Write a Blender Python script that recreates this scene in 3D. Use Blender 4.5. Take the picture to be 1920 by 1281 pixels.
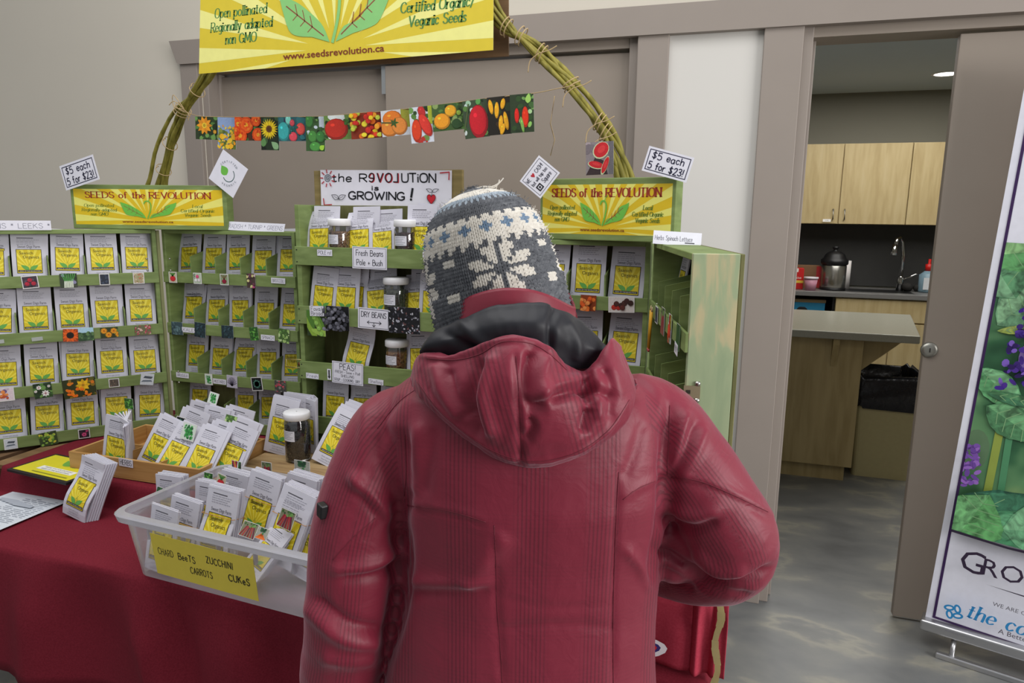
import bpy, bmesh, math, random
from mathutils import Vector, Matrix, noise
PI = math.pi
SC = bpy.context.scene
COL = SC.collection
for _o in list(bpy.data.objects):
    bpy.data.objects.remove(_o)
V = Vector

# ------------------------------------------------------------------ camera
FPX = 1320.0
YAW, PITCH, ROLL = math.radians(17.2), math.radians(10.3), math.radians(0.63)
CAM = V((0, 0, 1.6))
FWD = V((-math.sin(YAW) * math.cos(PITCH), math.cos(YAW) * math.cos(PITCH), -math.sin(PITCH)))
_r0 = V((math.cos(YAW), math.sin(YAW), 0))
_u0 = _r0.cross(FWD)
RGT = _r0 * math.cos(ROLL) + _u0 * math.sin(ROLL)
UPV = _u0 * math.cos(ROLL) - _r0 * math.sin(ROLL)
cd = bpy.data.cameras.new('camera')
cd.sensor_width = 36
cd.lens = FPX / 1920 * 36
cd.clip_start = 0.02
cam = bpy.data.objects.new('camera', cd)
COL.objects.link(cam)
cam.matrix_world = Matrix(((RGT.x, UPV.x, -FWD.x, CAM.x), (RGT.y, UPV.y, -FWD.y, CAM.y), (RGT.z, UPV.z, -FWD.z, CAM.z), (0, 0, 0, 1)))
SC.camera = cam

# ------------------------------------------------------------------ light and exposure
SC.view_settings.view_transform = 'Standard'
SC.view_settings.look = 'None'
SC.view_settings.gamma = 1
SC.view_settings.exposure = 0.42
SC.view_settings.use_curve_mapping = False
w = bpy.data.worlds.new('daylit_hall')
SC.world = w
w.use_nodes = True
_t = w.node_tree
_tc = _t.nodes.new('ShaderNodeTexCoord')
_sp = _t.nodes.new('ShaderNodeSeparateXYZ')
_cr = _t.nodes.new('ShaderNodeValToRGB')
_mr = _t.nodes.new('ShaderNodeMapRange')
_mr.inputs[1].default_value, _mr.inputs[2].default_value = -1, 1
_t.links.new(_tc.outputs['Generated'], _sp.inputs[0])
_t.links.new(_sp.outputs[2], _mr.inputs[0])
_t.links.new(_mr.outputs[0], _cr.inputs[0])
_e = _cr.color_ramp.elements
_e[0].position, _e[0].color = .30, (.16, .16, .155, 1)
_e[1].position, _e[1].color = 1.0, (.66, .68, .70, 1)
_x = _e.new(.52)
_x.color = (.36, .37, .38, 1)
_t.links.new(_cr.outputs[0], _t.nodes['Background'].inputs[0])
_t.nodes['Background'].inputs[1].default_value = 0.74

def area(name, loc, target, sx, sy, power, color=(1, 1, 1)):
    l = bpy.data.lights.new(name, 'AREA')
    l.shape = 'RECTANGLE'
    l.size, l.size_y, l.energy, l.color = sx, sy, power, color
    o = bpy.data.objects.new(name, l)
    COL.objects.link(o)
    o.location = loc
    o.rotation_euler = (V(target) - V(loc)).to_track_quat('-Z', 'Y').to_euler()
    return o
area('window_daylight', (4.2, 0.1, 2.0), (-0.8, 1.6, 1.0), 3.0, 2.0, 150, (1.0, 0.98, 0.96))
area('hall_ceiling_light', (-1.0, 0.9, 3.6), (-1.0, 1.3, 0.8), 3.2, 2.2, 46, (1.0, 0.99, 0.97))
area('kitchen_ceiling_light', (1.3, 5.7, 2.76), (1.3, 5.7, 0), 2.2, 2.4, 54, (1.0, 0.97, 0.92))

# ------------------------------------------------------------------ pixel rays onto real planes
def ray(px, py):
    return RGT * ((px - 960) / FPX) + UPV * ((640.5 - py) / FPX) + FWD
def atY(px, py, Y):
    d = ray(px, py)
    return CAM + d * (Y / d.y)
def atZ(px, py, Z):
    d = ray(px, py)
    return CAM + d * ((Z - CAM.z) / d.z)
HF = V((-math.sin(YAW), math.cos(YAW), 0))
HR = V((math.cos(YAW), math.sin(YAW), 0))
def atD(px, py, D):
    d = ray(px, py)
    return CAM + d * (D / d.dot(HF))

# ------------------------------------------------------------------ materials
def lin(c):
    c = c / 255.0
    return c / 12.92 if c <= 0.04045 else ((c + 0.055) / 1.055) ** 2.4
def rgb(c):
    if isinstance(c, str):
        c = (int(c[0:2], 16), int(c[2:4], 16), int(c[4:6], 16))
    return (lin(c[0]), lin(c[1]), lin(c[2]), 1)
_M = {}
def M(c, rough=0.6, metal=0.0, n=0.06, scale=40, bump=0.0, spec=0.4):
    """plain paint / paper / metal with a little procedural variation"""
    key = ('M', str(c), rough, metal, n, scale, bump)
    if key in _M:
        return _M[key]
    m = bpy.data.materials.new('mat_' + str(len(_M)))
    m.use_nodes = True
    t = m.node_tree
    b = t.nodes['Principled BSDF']
    b.inputs['Roughness'].default_value = rough
    b.inputs['Metallic'].default_value = metal
    b.inputs['Specular IOR Level'].default_value = spec
    tc = t.nodes.new('ShaderNodeTexCoord')
    nz = t.nodes.new('ShaderNodeTexNoise')
    nz.inputs['Scale'].default_value = scale
    nz.inputs['Detail'].default_value = 3
    t.links.new(tc.outputs['Object'], nz.inputs['Vector'])
    mx = t.nodes.new('ShaderNodeMix')
    mx.data_type = 'RGBA'
    col = rgb(c)
    mx.inputs[6].default_value = tuple(v * (1 - n) for v in col[:3]) + (1,)
    mx.inputs[7].default_value = tuple(min(1, v * (1 + n)) for v in col[:3]) + (1,)
    t.links.new(nz.outputs['Fac'], mx.inputs[0])
    t.links.new(mx.outputs[2], b.inputs['Base Color'])
    if bump:
        bp = t.nodes.new('ShaderNodeBump')
        bp.inputs['Strength'].default_value = bump
        bp.inputs['Distance'].default_value = 0.004
        t.links.new(nz.outputs['Fac'], bp.inputs['Height'])
        t.links.new(bp.outputs[0], b.inputs['Normal'])
    _M[key] = m
    return m
def ramp_mat(name, stops, mapscale=(1, 1, 1), scale=6, detail=5, rough=0.6, rough2=None, dist=0.6, bump=0.1, tex='NOISE', spec=0.4, coord='Object'):
    """noise through a colour ramp: wood, concrete, worn paint"""
    if name in _M:
        return _M[name]
    m = bpy.data.materials.new(name)
    m.use_nodes = True
    t = m.node_tree
    b = t.nodes['Principled BSDF']
    b.inputs['Roughness'].default_value = rough
    b.inputs['Specular IOR Level'].default_value = spec
    tc = t.nodes.new('ShaderNodeTexCoord')
    mp = t.nodes.new('ShaderNodeMapping')
    mp.inputs['Scale'].default_value = mapscale
    t.links.new(tc.outputs[coord], mp.inputs[0])
    nz = t.nodes.new('ShaderNodeTexNoise')
    nz.inputs['Scale'].default_value = scale
    nz.inputs['Detail'].default_value = detail
    nz.inputs['Distortion'].default_value = dist
    t.links.new(mp.outputs[0], nz.inputs['Vector'])
    cr = t.nodes.new('ShaderNodeValToRGB')
    els = cr.color_ramp.elements
    els[0].position, els[0].color = stops[0][0], rgb(stops[0][1])
    els[1].position, els[1].color = stops[-1][0], rgb(stops[-1][1])
    for p, c in stops[1:-1]:
        e = els.new(p)
        e.color = rgb(c)
    t.links.new(nz.outputs['Fac'], cr.inputs[0])
    t.links.new(cr.outputs[0], b.inputs['Base Color'])
    if rough2 is not None:
        mr = t.nodes.new('ShaderNodeMapRange')
        mr.inputs[3].default_value, mr.inputs[4].default_value = rough, rough2
        t.links.new(nz.outputs['Fac'], mr.inputs[0])
        t.links.new(mr.outputs[0], b.inputs['Roughness'])
    if bump:
        bp = t.nodes.new('ShaderNodeBump')
        bp.inputs['Strength'].default_value = bump
        bp.inputs['Distance'].default_value = 0.003
        t.links.new(nz.outputs['Fac'], bp.inputs['Height'])
        t.links.new(bp.outputs[0], b.inputs['Normal'])
    _M[name] = m
    return m
def clear_mat(name, tint, body, gloss=0.12, rough=0.15, milk=0.0):
    """thin clear or milky plastic and jar glass"""
    m = bpy.data.materials.new(name)
    m.use_nodes = True
    t = m.node_tree
    t.nodes.clear()
    out = t.nodes.new('ShaderNodeOutputMaterial')
    tr = t.nodes.new('ShaderNodeBsdfTransparent')
    tr.inputs[0].default_value = rgb(tint)
    gl = t.nodes.new('ShaderNodeBsdfGlossy')
    gl.inputs['Roughness'].default_value = rough
    gl.inputs[0].default_value = (1, 1, 1, 1)
    df = t.nodes.new('ShaderNodeBsdfDiffuse')
    df.inputs[0].default_value = rgb(body)
    tl = t.nodes.new('ShaderNodeBsdfTranslucent')
    tl.inputs[0].default_value = rgb(body)
    m0 = t.nodes.new('ShaderNodeMixShader')
    m0.inputs[0].default_value = 0.4
    t.links.new(df.outputs[0], m0.inputs[1])
    t.links.new(tl.outputs[0], m0.inputs[2])
    nz = t.nodes.new('ShaderNodeTexNoise')
    nz.inputs['Scale'].default_value = 9
    mr = t.nodes.new('ShaderNodeMapRange')
    mr.inputs[3].default_value, mr.inputs[4].default_value = milk * 0.85, min(1, milk * 1.15)
    t.links.new(nz.outputs['Fac'], mr.inputs[0])
    m1 = t.nodes.new('ShaderNodeMixShader')
    t.links.new(mr.outputs[0], m1.inputs[0])
    t.links.new(tr.outputs[0], m1.inputs[1])
    t.links.new(m0.outputs[0], m1.inputs[2])
    fr = t.nodes.new('ShaderNodeFresnel')
    fr.inputs[0].default_value = 1.45
    mm = t.nodes.new('ShaderNodeMath')
    mm.operation = 'MULTIPLY_ADD'
    mm.inputs[1].default_value = 0.8
    mm.inputs[2].default_value = gloss * 0.2
    t.links.new(fr.outputs[0], mm.inputs[0])
    m2 = t.nodes.new('ShaderNodeMixShader')
    t.links.new(mm.outputs[0], m2.inputs[0])
    t.links.new(m1.outputs[0], m2.inputs[1])
    t.links.new(gl.outputs[0], m2.inputs[2])
    t.links.new(m2.outputs[0], out.inputs[0])
    return m
def emit_mat(name, c, s):
    m = bpy.data.materials.new(name)
    m.use_nodes = True
    b = m.node_tree.nodes['Principled BSDF']
    b.inputs['Emission Color'].default_value = rgb(c)
    b.inputs['Emission Strength'].default_value = s
    return m

# ------------------------------------------------------------------ objects
def tag(o, label=None, cat=None, group=None, kind=None):
    if label: o['label'] = label
    if cat: o['category'] = cat
    if group: o['group'] = group
    if kind: o['kind'] = kind
    return o
def thing(name, label, cat, loc=(0, 0, 0), rz=0.0, group=None, mw=None):
    o = bpy.data.objects.new(name, None)
    o.empty_display_size = 0.05
    COL.objects.link(o)
    if mw is not None:
        o.matrix_world = mw
    else:
        o.location = loc
        o.rotation_euler = (0, 0, rz)
    return tag(o, label, cat, group)
class MB:
    """collects shapes into one mesh; self.m is the current material"""
    def __init__(s, m=None):
        s.v, s.f, s.k, s.mats, s.sm = [], [], [], [], []
        s.m = m
        s.smooth = False
        s.T = None
    def mi(s):
        if s.m not in s.mats:
            s.mats.append(s.m)
        return s.mats.index(s.m)
    def add(s, vs, fs):
        o = len(s.v)
        s.v += [(s.T @ V(p)) if s.T is not None else V(p) for p in vs]
        k = s.mi()
        for f in fs:
            s.f.append([i + o for i in f])
            s.k.append(k)
            s.sm.append(s.smooth)
    def box(s, a, b):
        x0, y0, z0 = a
        x1, y1, z1 = b
        s.add([(x0, y0, z0), (x1, y0, z0), (x1, y1, z0), (x0, y1, z0), (x0, y0, z1), (x1, y0, z1), (x1, y1, z1), (x0, y1, z1)],
              [(0, 3, 2, 1), (4, 5, 6, 7), (0, 1, 5, 4), (1, 2, 6, 5), (2, 3, 7, 6), (3, 0, 4, 7)])
    def prism(s, pts, d):
        """closed 2-D polygon (x, z) extruded from y = 0 to y = d"""
        n = len(pts)
        s.add([(x, 0, z) for x, z in pts] + [(x, d, z) for x, z in pts],
              [tuple(range(n)), tuple(range(2 * n - 1, n - 1, -1))] + [(i, i + n, (i + 1) % n + n, (i + 1) % n) for i in range(n)])
    def loft(s, rings, cap=True, closed=True):
        n = len(rings[0])
        vs = [p for r in rings for p in r]
        fs = []
        for j in range(len(rings) - 1):
            for i in range(n if closed else n - 1):
                a, b = j * n + i, j * n + (i + 1) % n
                fs.append((a, b, b + n, a + n))
        if cap and closed:
            fs.append(tuple(range(n - 1, -1, -1)))
            fs.append(tuple(range((len(rings) - 1) * n, len(rings) * n)))
        s.add(vs, fs)
    def lathe(s, prof, n=24, c=(0, 0, 0), cap=True):
        s.loft([[(c[0] + r * math.cos(2 * PI * i / n), c[1] + r * math.sin(2 * PI * i / n), c[2] + z) for i in range(n)] for r, z in prof], cap)
    def tube(s, pts, r, n=8, cap=True):
        pts = [V(p) for p in pts]
        rings = []
        ref = V((0, 0, 1))
        for i, p in enumerate(pts):
            d = (pts[min(i + 1, len(pts) - 1)] - pts[max(i - 1, 0)]).normalized()
            u = d.cross(ref)
            if u.length < 0.05:
                u = d.cross(V((1, 0, 0)))
            u.normalize()
            w_ = u.cross(d)
            rr = r[i] if isinstance(r, (list, tuple)) else r
            rings.append([p + (u * math.cos(2 * PI * k / n) + w_ * math.sin(2 * PI * k / n)) * rr for k in range(n)])
        s.loft(rings, cap)
    def ball(s, c, r, n=10, rot=None):
        rx, ry, rz = r if isinstance(r, (tuple, list)) else (r, r, r)
        c = V(c)
        h = n // 2
        rings = []
        for j in range(1, h):
            a = PI * j / h
            ring = [V((rx * math.sin(a) * math.cos(2 * PI * i / n), ry * math.sin(a) * math.sin(2 * PI * i / n), -rz * math.cos(a))) for i in range(n)]
            rings.append([c + ((rot @ p) if rot else p) for p in ring])
        s.loft(rings)
    def build(s, name, parent=None, bevel=0.0, seg=2, mw=None, loc=None, rz=0):
        me = bpy.data.meshes.new(name)
        me.from_pydata([tuple(p) for p in s.v], [], s.f)
        for m in s.mats:
            me.materials.append(m)
        me.polygons.foreach_set('material_index', s.k)
        me.polygons.foreach_set('use_smooth', s.sm)
        me.update()
        o = bpy.data.objects.new(name, me)
        COL.objects.link(o)
        if parent:
            o.parent = parent
        if mw is not None:
            o.matrix_world = mw
        if loc is not None:
            o.location = loc
            o.rotation_euler = (0, 0, rz)
        if bevel:
            b = o.modifiers.new('bevel', 'BEVEL')
            b.width, b.segments, b.limit_method = bevel, seg, 'ANGLE'
        return o
def boxpart(name, a, b, m, parent, bevel=0.0):
    mb = MB(m)
    mb.box(a, b)
    return mb.build(name, parent, bevel)

# ------------------------------------------------------------------ lettering
GL = {
'A': (.7, "0,0 .35,1 .7,0;.12,.36 .58,.36"), 'B': (.6, "0,0 0,1;~0,1 .3,1 .5,.9 .5,.62 .3,.53 0,.53;~0,.53 .35,.53 .6,.42 .6,.12 .35,0 0,0"),
'C': (.64, "~.63,.82 .45,1 .2,.95 .02,.7 .02,.3 .2,.05 .45,0 .64,.18"), 'D': (.65, "0,0 0,1;~0,1 .3,1 .58,.8 .65,.5 .58,.2 .3,0 0,0"),
'E': (.52, "0,0 0,1;0,1 .5,1;0,.53 .4,.53;0,0 .52,0"), 'F': (.5, "0,0 0,1;0,1 .5,1;0,.52 .4,.52"),
'G': (.7, "~.63,.82 .45,1 .2,.95 .02,.7 .02,.3 .2,.05 .45,0 .66,.15;.66,.12 .66,.42;.42,.42 .68,.42"), 'H': (.62, "0,0 0,1;.62,0 .62,1;0,.52 .62,.52"),
'I': (.1, ".05,0 .05,1"), 'J': (.4, "~.4,1 .4,.25 .3,.02 .1,.02 0,.2"), 'K': (.58, "0,0 0,1;.55,1 0,.45;.18,.6 .58,0"), 'L': (.48, "0,1 0,0;0,0 .48,0"),
'M': (.8, "0,0 .06,1;.06,1 .4,.2 .74,1;.74,1 .8,0"), 'N': (.65, "0,0 0,1;0,1 .65,0;.65,0 .65,1"),
'O': (.75, "~.37,1 .1,.88 0,.5 .1,.12 .37,0 .65,.12 .75,.5 .65,.88 .37,1"), 'P': (.55, "0,0 0,1;~0,1 .35,1 .55,.88 .55,.62 .35,.48 0,.48"),
'Q': (.75, "~.37,1 .1,.88 0,.5 .1,.12 .37,0 .65,.12 .75,.5 .65,.88 .37,1;.45,.25 .75,-.08"), 'R': (.58, "0,0 0,1;~0,1 .35,1 .55,.88 .55,.62 .35,.48 0,.48;.25,.48 .6,0"),
'S': (.55, "~.52,.85 .35,1 .12,.97 .03,.78 .15,.58 .4,.47 .55,.25 .42,.04 .18,0 0,.17"), 'T': (.64, "0,1 .64,1;.32,1 .32,0"),
'U': (.64, "~0,1 0,.3 .1,.05 .32,0 .54,.05 .64,.3 .64,1"), 'V': (.66, "0,1 .33,0 .66,1"), 'W': (.95, "0,1 .24,0 .47,.8 .7,0 .95,1"),
'X': (.6, "0,1 .6,0;.6,1 0,0"), 'Y': (.62, "0,1 .3,.5 .62,1;.3,.5 .3,0"), 'Z': (.56, "0,1 .56,1 0,0 .56,0"),
'a': (.43, "~.42,.5 .25,.62 .06,.5 0,.28 .1,.03 .28,.03 .42,.25;.43,.6 .43,0"), 'b': (.45, "0,1 0,0;~0,.35 .15,.6 .38,.55 .45,.3 .36,.04 .15,0 0,.2"),
'c': (.4, "~.4,.5 .22,.62 .04,.48 .02,.2 .18,0 .4,.12"), 'd': (.43, "~.42,.42 .25,.62 .05,.5 0,.28 .1,.02 .28,.02 .42,.22;.43,1 .43,0"),
'e': (.42, "~.02,.32 .42,.34 .36,.55 .2,.62 .04,.48 .02,.2 .18,0 .42,.1"), 'f': (.33, "~.35,.92 .22,1 .13,.88 .13,.6 .13,0;0,.6 .3,.6"),
'g': (.43, "~.42,.42 .25,.62 .05,.5 0,.28 .1,.05 .28,.05 .42,.25;~.43,.6 .43,-.1 .32,-.28 .08,-.24"), 'h': (.4, "0,1 0,0;~0,.38 .15,.6 .35,.58 .4,.4 .4,0"),
'i': (.08, ".04,.6 .04,0;.04,.82 .05,.86"), 'k': (.4, "0,1 0,0;.36,.6 0,.25;.12,.35 .4,0"), 'l': (.08, ".04,1 .04,0"),
'm': (.64, "0,.6 0,0;~0,.4 .12,.6 .28,.56 .32,.4 .32,0;~.32,.4 .45,.6 .6,.56 .64,.4 .64,0"), 'n': (.4, "0,.6 0,0;~0,.38 .15,.6 .35,.58 .4,.4 .4,0"),
'o': (.45, "~.22,.62 .05,.52 0,.3 .05,.1 .22,0 .4,.1 .45,.3 .4,.52 .22,.62"), 'p': (.45, "0,.6 0,-.3;~0,.35 .15,.6 .38,.55 .45,.3 .36,.04 .15,0 0,.2"),
'q': (.43, "~.42,.42 .25,.62 .05,.5 0,.28 .1,.02 .28,.02 .42,.22;.43,.6 .43,-.3"), 'r': (.28, "0,.6 0,0;~0,.35 .1,.55 .28,.6"),
's': (.34, "~.34,.52 .2,.62 .05,.5 .12,.36 .28,.28 .34,.12 .18,0 0,.08"), 't': (.34, ".15,.85 .15,.05;~.15,.1 .22,0 .34,.04;0,.6 .32,.6"),
'u': (.4, "~0,.6 0,.15 .1,0 .28,.03 .4,.2;.4,.6 .4,0"), 'v': (.4, "0,.6 .2,0 .4,.6"), 'w': (.6, "0,.6 .15,0 .3,.5 .45,0 .6,.6"),
'y': (.4, "0,.6 .2,.05;.4,.6 .1,-.3"), 'z': (.38, "0,.6 .38,.6 0,0 .38,0"), 'x': (.4, "0,.6 .4,0;.4,.6 0,0"),
'2': (.5, "~.02,.78 .15,.98 .38,.97 .46,.75 .3,.4 0,0;0,0 .5,0"), '3': (.5, "~.02,.88 .2,1 .43,.92 .42,.65 .2,.53 .46,.4 .48,.12 .22,0 0,.12"),
'5': (.5, ".47,1 .08,1 .05,.58;~.05,.58 .3,.64 .5,.45 .46,.12 .22,0 0,.1"), '$': (.5, "~.48,.8 .25,.9 .05,.75 .2,.52 .45,.35 .35,.1 .1,.12 0,.25;.25,1.08 .25,-.08"),
'!': (.1, ".07,1 .05,.3;.05,.04 .06,0"), '.': (.1, ".03,.05 .06,0"), '/': (.4, ".4,1.05 0,-.1"), '+': (.45, "0,.35 .45,.35;.22,.57 .22,.13"),
'*': (.3, "0,.6 .3,.9;.3,.6 0,.9;.15,.55 .15,.95"), "'": (.1, ".05,1 .03,.8"), '-': (.35, "0,.4 .35,.4"), ' ': (.3, ""), ',': (.1, ".06,.05 0,-.15"),
}
def catmull(p, k=5):
    if len(p) < 3:
        return p
    out = []
    q = [p[0]] + p + [p[-1]]
    if p[0] == p[-1]:
        q[0], q[-1] = p[-2], p[1]
    for i in range(1, len(q) - 2):
        a, b, c, d = q[i - 1], q[i], q[i + 1], q[i + 2]
        for j in range(k):
            t = j / k
            out.append(tuple(.5 * (2 * b[n] + (c[n] - a[n]) * t + (2 * a[n] - 5 * b[n] + 4 * c[n] - d[n]) * t * t + (3 * b[n] - a[n] - 3 * c[n] + d[n]) * t ** 3) for n in range(len(b))))
    out.append(p[-1])
    return out
_GC = {}
def glyph(ch, k=4):
    if (ch, k) not in _GC:
        wd, s = GL.get(ch, GL[' '])
        st = []
        for part in s.split(';'):
            if part:
                sm = part.startswith('~')
                p = [tuple(float(v) for v in q.split(',')) for q in part.lstrip('~').split()]
                st.append(catmull(p, k) if sm else p)
        _GC[(ch, k)] = (wd, st)
    return _GC[(ch, k)]
_TM = {}
def font_text(s, bold=0.0, res=2):
    """built-in font as a flat mesh, unit size, left aligned"""
    k = (s, bold)
    if k not in _TM:
        c = bpy.data.curves.new('t', 'FONT')
        c.body = s
        c.resolution_u = res
        c.offset = bold
        o = bpy.data.objects.new('t', c)
        COL.objects.link(o)
        bpy.context.view_layer.update()
        me = bpy.data.meshes.new_from_object(o)
        vs = [(v.co.x, v.co.y) for v in me.vertices]
        fs = [tuple(p.vertices) for p in me.polygons]
        bpy.data.objects.remove(o)
        bpy.data.curves.remove(c)
        bpy.data.meshes.remove(me)
        x0 = min([v[0] for v in vs] or [0])
        x1 = max([v[0] for v in vs] or [0])
        _TM[k] = ([(a - x0, b) for a, b in vs], fs, x1 - x0)
    return _TM[k]
def clip_poly(p, r):
    for ax, s, lim in ((0, 1, r[0]), (1, 1, r[1]), (0, -1, r[2]), (1, -1, r[3])):
        out = []
        for i in range(len(p)):
            a, b = p[i - 1], p[i]
            ia, ib = s * a[ax] >= s * lim, s * b[ax] >= s * lim
            if ia != ib:
                t = (lim - a[ax]) / (b[ax] - a[ax])
                out.append((a[0] + (b[0] - a[0]) * t, a[1] + (b[1] - a[1]) * t))
            if ib:
                out.append(b)
        p = out
        if len(p) < 3:
            return []
    return p
class Art(MB):
    """printed card: local x right, local z up, print on the -y side, layers a hair apart"""
    def __init__(s, w, h, t=0.0008, base='EDEBEE', rough=0.6, z0=0.0, step=0.00012):
        MB.__init__(s)
        s.w, s.h, s.lay, s.step, s.rough = w, h, t, step, rough
        s.clip = None
        s.n = None
        if base:
            s.m = M(base, rough)
            s.box((-w / 2, -t, z0), (w / 2, 0, z0 + h))
        s.z0 = z0
    def col(s, c):
        s.m = c if isinstance(c, bpy.types.Material) else M(c, s.rough) if s.n is None else M(c, s.rough, n=s.n, scale=320)
    def up(s):
        s.lay += s.step
    def raw(s, vs, fs):
        s.add([(x, -s.lay, y) for x, y in vs], fs)
    def poly(s, p, c, up=True):
        if up: s.up()
        s.col(c)
        if s.clip:
            p = clip_poly(list(p), s.clip)
            if not p: return
        a = sum(p[i - 1][0] * p[i][1] - p[i][0] * p[i - 1][1] for i in range(len(p)))
        if a < 0: p = list(p)[::-1]
        s.raw(p, [tuple(range(len(p)))])
    def rect(s, x0, y0, x1, y1, c, up=True):
        s.poly([(x0, y0), (x1, y0), (x1, y1), (x0, y1)], c, up)
    def frame(s, x0, y0, x1, y1, t, c):
        s.up()
        for r in ((x0, y0, x1, y0 + t), (x0, y1 - t, x1, y1), (x0, y0 + t, x0 + t, y1 - t), (x1 - t, y0 + t, x1, y1 - t)):
            s.rect(*r, c, up=False)
    def ell(s, cx, cy, rx, ry, c, rot=0.0, n=16, up=True):
        ca, sa = math.cos(rot), math.sin(rot)
        s.poly([(cx + rx * math.cos(2 * PI * i / n) * ca - ry * math.sin(2 * PI * i / n) * sa, cy + rx * math.cos(2 * PI * i / n) * sa + ry * math.sin(2 * PI * i / n) * ca) for i in range(n)], c, up)
    def stroke(s, p, wd, c, up=True, serif=0.0, thin=None):
        if up: s.up()
        s.col(c)
        pts = [V((q[0], q[1])) for q in p]
        pts = [q for i, q in enumerate(pts) if i == 0 or (q - pts[i - 1]).length > 1e-7]
        run = pts[:1]
        runs = []
        for i in range(1, len(pts)):
            run.append(pts[i])
            if i == len(pts) - 1 or (pts[i] - pts[i - 1]).normalized().dot((pts[i + 1] - pts[i]).normalized()) < .45:
                runs.append(run)
                run = [pts[i]]
        for k, run in enumerate(runs):
            if len(run) < 2: continue
            if k: s.lay += s.step * .02
            dirs = [(run[i + 1] - run[i]).normalized() for i in range(len(run) - 1)]
            vs = []
            for i, q in enumerate(run):
                d = dirs[0] if i == 0 else dirs[-1] if i == len(run) - 1 else (dirs[i - 1] + dirs[i]).normalized()
                hw = wd / 2 if thin is None else (thin + (wd - thin) * abs(d.y) ** 1.3) / 2
                e = -d * hw * .55 if i == 0 else d * hw * .55 if i == len(run) - 1 else V((0, 0))
                nn = V((-d.y, d.x)) * hw
                vs += [tuple(q + e - nn), tuple(q + e + nn)]
            s.raw(vs, [(2 * i, 2 * i + 2, 2 * i + 3, 2 * i + 1) for i in range(len(run) - 1)])
        if serif and abs(p[0][1] - p[1][1]) > abs(p[0][0] - p[1][0]) * .5:
            for q in (p[0], p[-1]):
                t = thin * .55
                s.raw([(q[0] - serif, q[1] - t), (q[0] + serif, q[1] - t), (q[0] + serif, q[1] + t), (q[0] - serif, q[1] + t)], [(0, 1, 2, 3)])
    def measure(s, txt, gap=.16):
        return sum(glyph(ch)[0] + gap for ch in txt) - gap
    def hand(s, txt, x, y, size, wd, c, width=None, align=0, shear=0.0, rot=0.0, serif=False, jit=0.0, gap=.16, rnd=None, arc=None):
        """stroke lettering; width fits the line to a given length"""
        s.up()
        tot = s.measure(txt, gap)
        sx = width / tot if width else size
        wd = min(wd, sx * (.24 if serif else .17))
        x0 = x - (tot * sx * (.5 if align == 0 else 1 if align > 0 else 0))
        ca, sa = math.cos(rot), math.sin(rot)
        cur = 0.0
        for ch in txt:
            gw, st = glyph(ch)
            dy = (rnd.uniform(-jit, jit) if rnd else 0) * size
            dr = (rnd.uniform(-jit, jit) if rnd else 0)
            for p in st:
                q = []
                for a, b in p:
                    px = x0 + (cur + a + b * (shear + dr)) * sx - x
                    py = b * size + dy
                    q.append((x + px * ca - py * sa, y + px * sa + py * ca))
                if serif:
                    s.stroke(q, wd, c, up=False, serif=wd * .75 if ch.isalpha() and len(p) == 2 else 0, thin=wd * .35)
                else:
                    s.stroke(q, wd, c, up=False)
            cur += gw + gap
    def text(s, txt, x, y, size, c, align=0, bold=0.0, width=None, shear=0.0, rot=0.0):
        s.up()
        s.col(c)
        vs, fs, wd = font_text(txt, bold)
        sx = width / wd if width else size
        off = -wd * sx * (.5 if align == 0 else 1 if align > 0 else 0)
        ca, sa = math.cos(rot), math.sin(rot)
        s.raw([(x + (off + a * sx + b * shear * size) * ca - b * size * sa, y + (off + a * sx + b * shear * size) * sa + b * size * ca) for a, b in vs], fs)
def place(o, p, rz=0.0, lean=0.0, roll=0.0):
    """upright card: heading rz about z, lean tips the top backwards (+y), roll turns it in its own plane"""
    o.matrix_world = Matrix.Translation(V(p)) @ Matrix.Rotation(rz, 4, 'Z') @ Matrix.Rotation(-lean, 4, 'X') @ Matrix.Rotation(roll, 4, 'Y')
    return o
R = math.radians
def seg_lerp(a, b, t):
    return V(a) + (V(b) - V(a)) * t
# ================================================================== the setting
WY = 2.92
TAUPE = M((144, 134, 126), .55, n=.04, scale=8)
TAUPE_D = M((142, 131, 120), .5, n=.05, scale=5)
WALLM = M((202, 195, 182), .85, n=.03, scale=3, bump=.03)
PALE = M((206, 203, 198), .8, n=.02, scale=3)
floor_m = ramp_mat('polished_concrete', [(.26, (88, 89, 90)), (.42, (108, 109, 109)), (.53, (120, 120, 117)), (.585, (142, 139, 128)), (.63, (118, 118, 116)), (.78, (98, 99, 100))], (.9, 1.5, 1), 2.8, 11, .3, .5, .25, .02)
mb = MB(floor_m)
mb.box((-5.5, -3.5, -.1), (5, 9, 0))
tag(mb.build('floor'), kind='structure')
xl_o, xl_i = atY(352, 330, 2.9).x, atY(386, 250, 2.93).x
xr_i, xr_o = atY(1195, 150, 2.93).x, atY(1249, 200, 2.9).x
xk_o, xk_i = atY(1427, 150, 2.9).x, atY(1500, 150, 2.93).x
hz0, hz1 = 2.285, 2.385
mb = MB(WALLM)
for a, b in (((-5.5, WY, 0), (xl_i, 3.08, 3.6)), ((xl_i, WY, 2.36), (2.2, 3.08, 3.6)), ((2.2, WY, 0), (5, 3.08, 3.6))):
    mb.box(a, b)
mb.m = PALE
mb.box((xr_i, WY, 0), (xk_i, 3.08, 2.36))
tag(mb.build('wall_back'), kind='structure')
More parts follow.
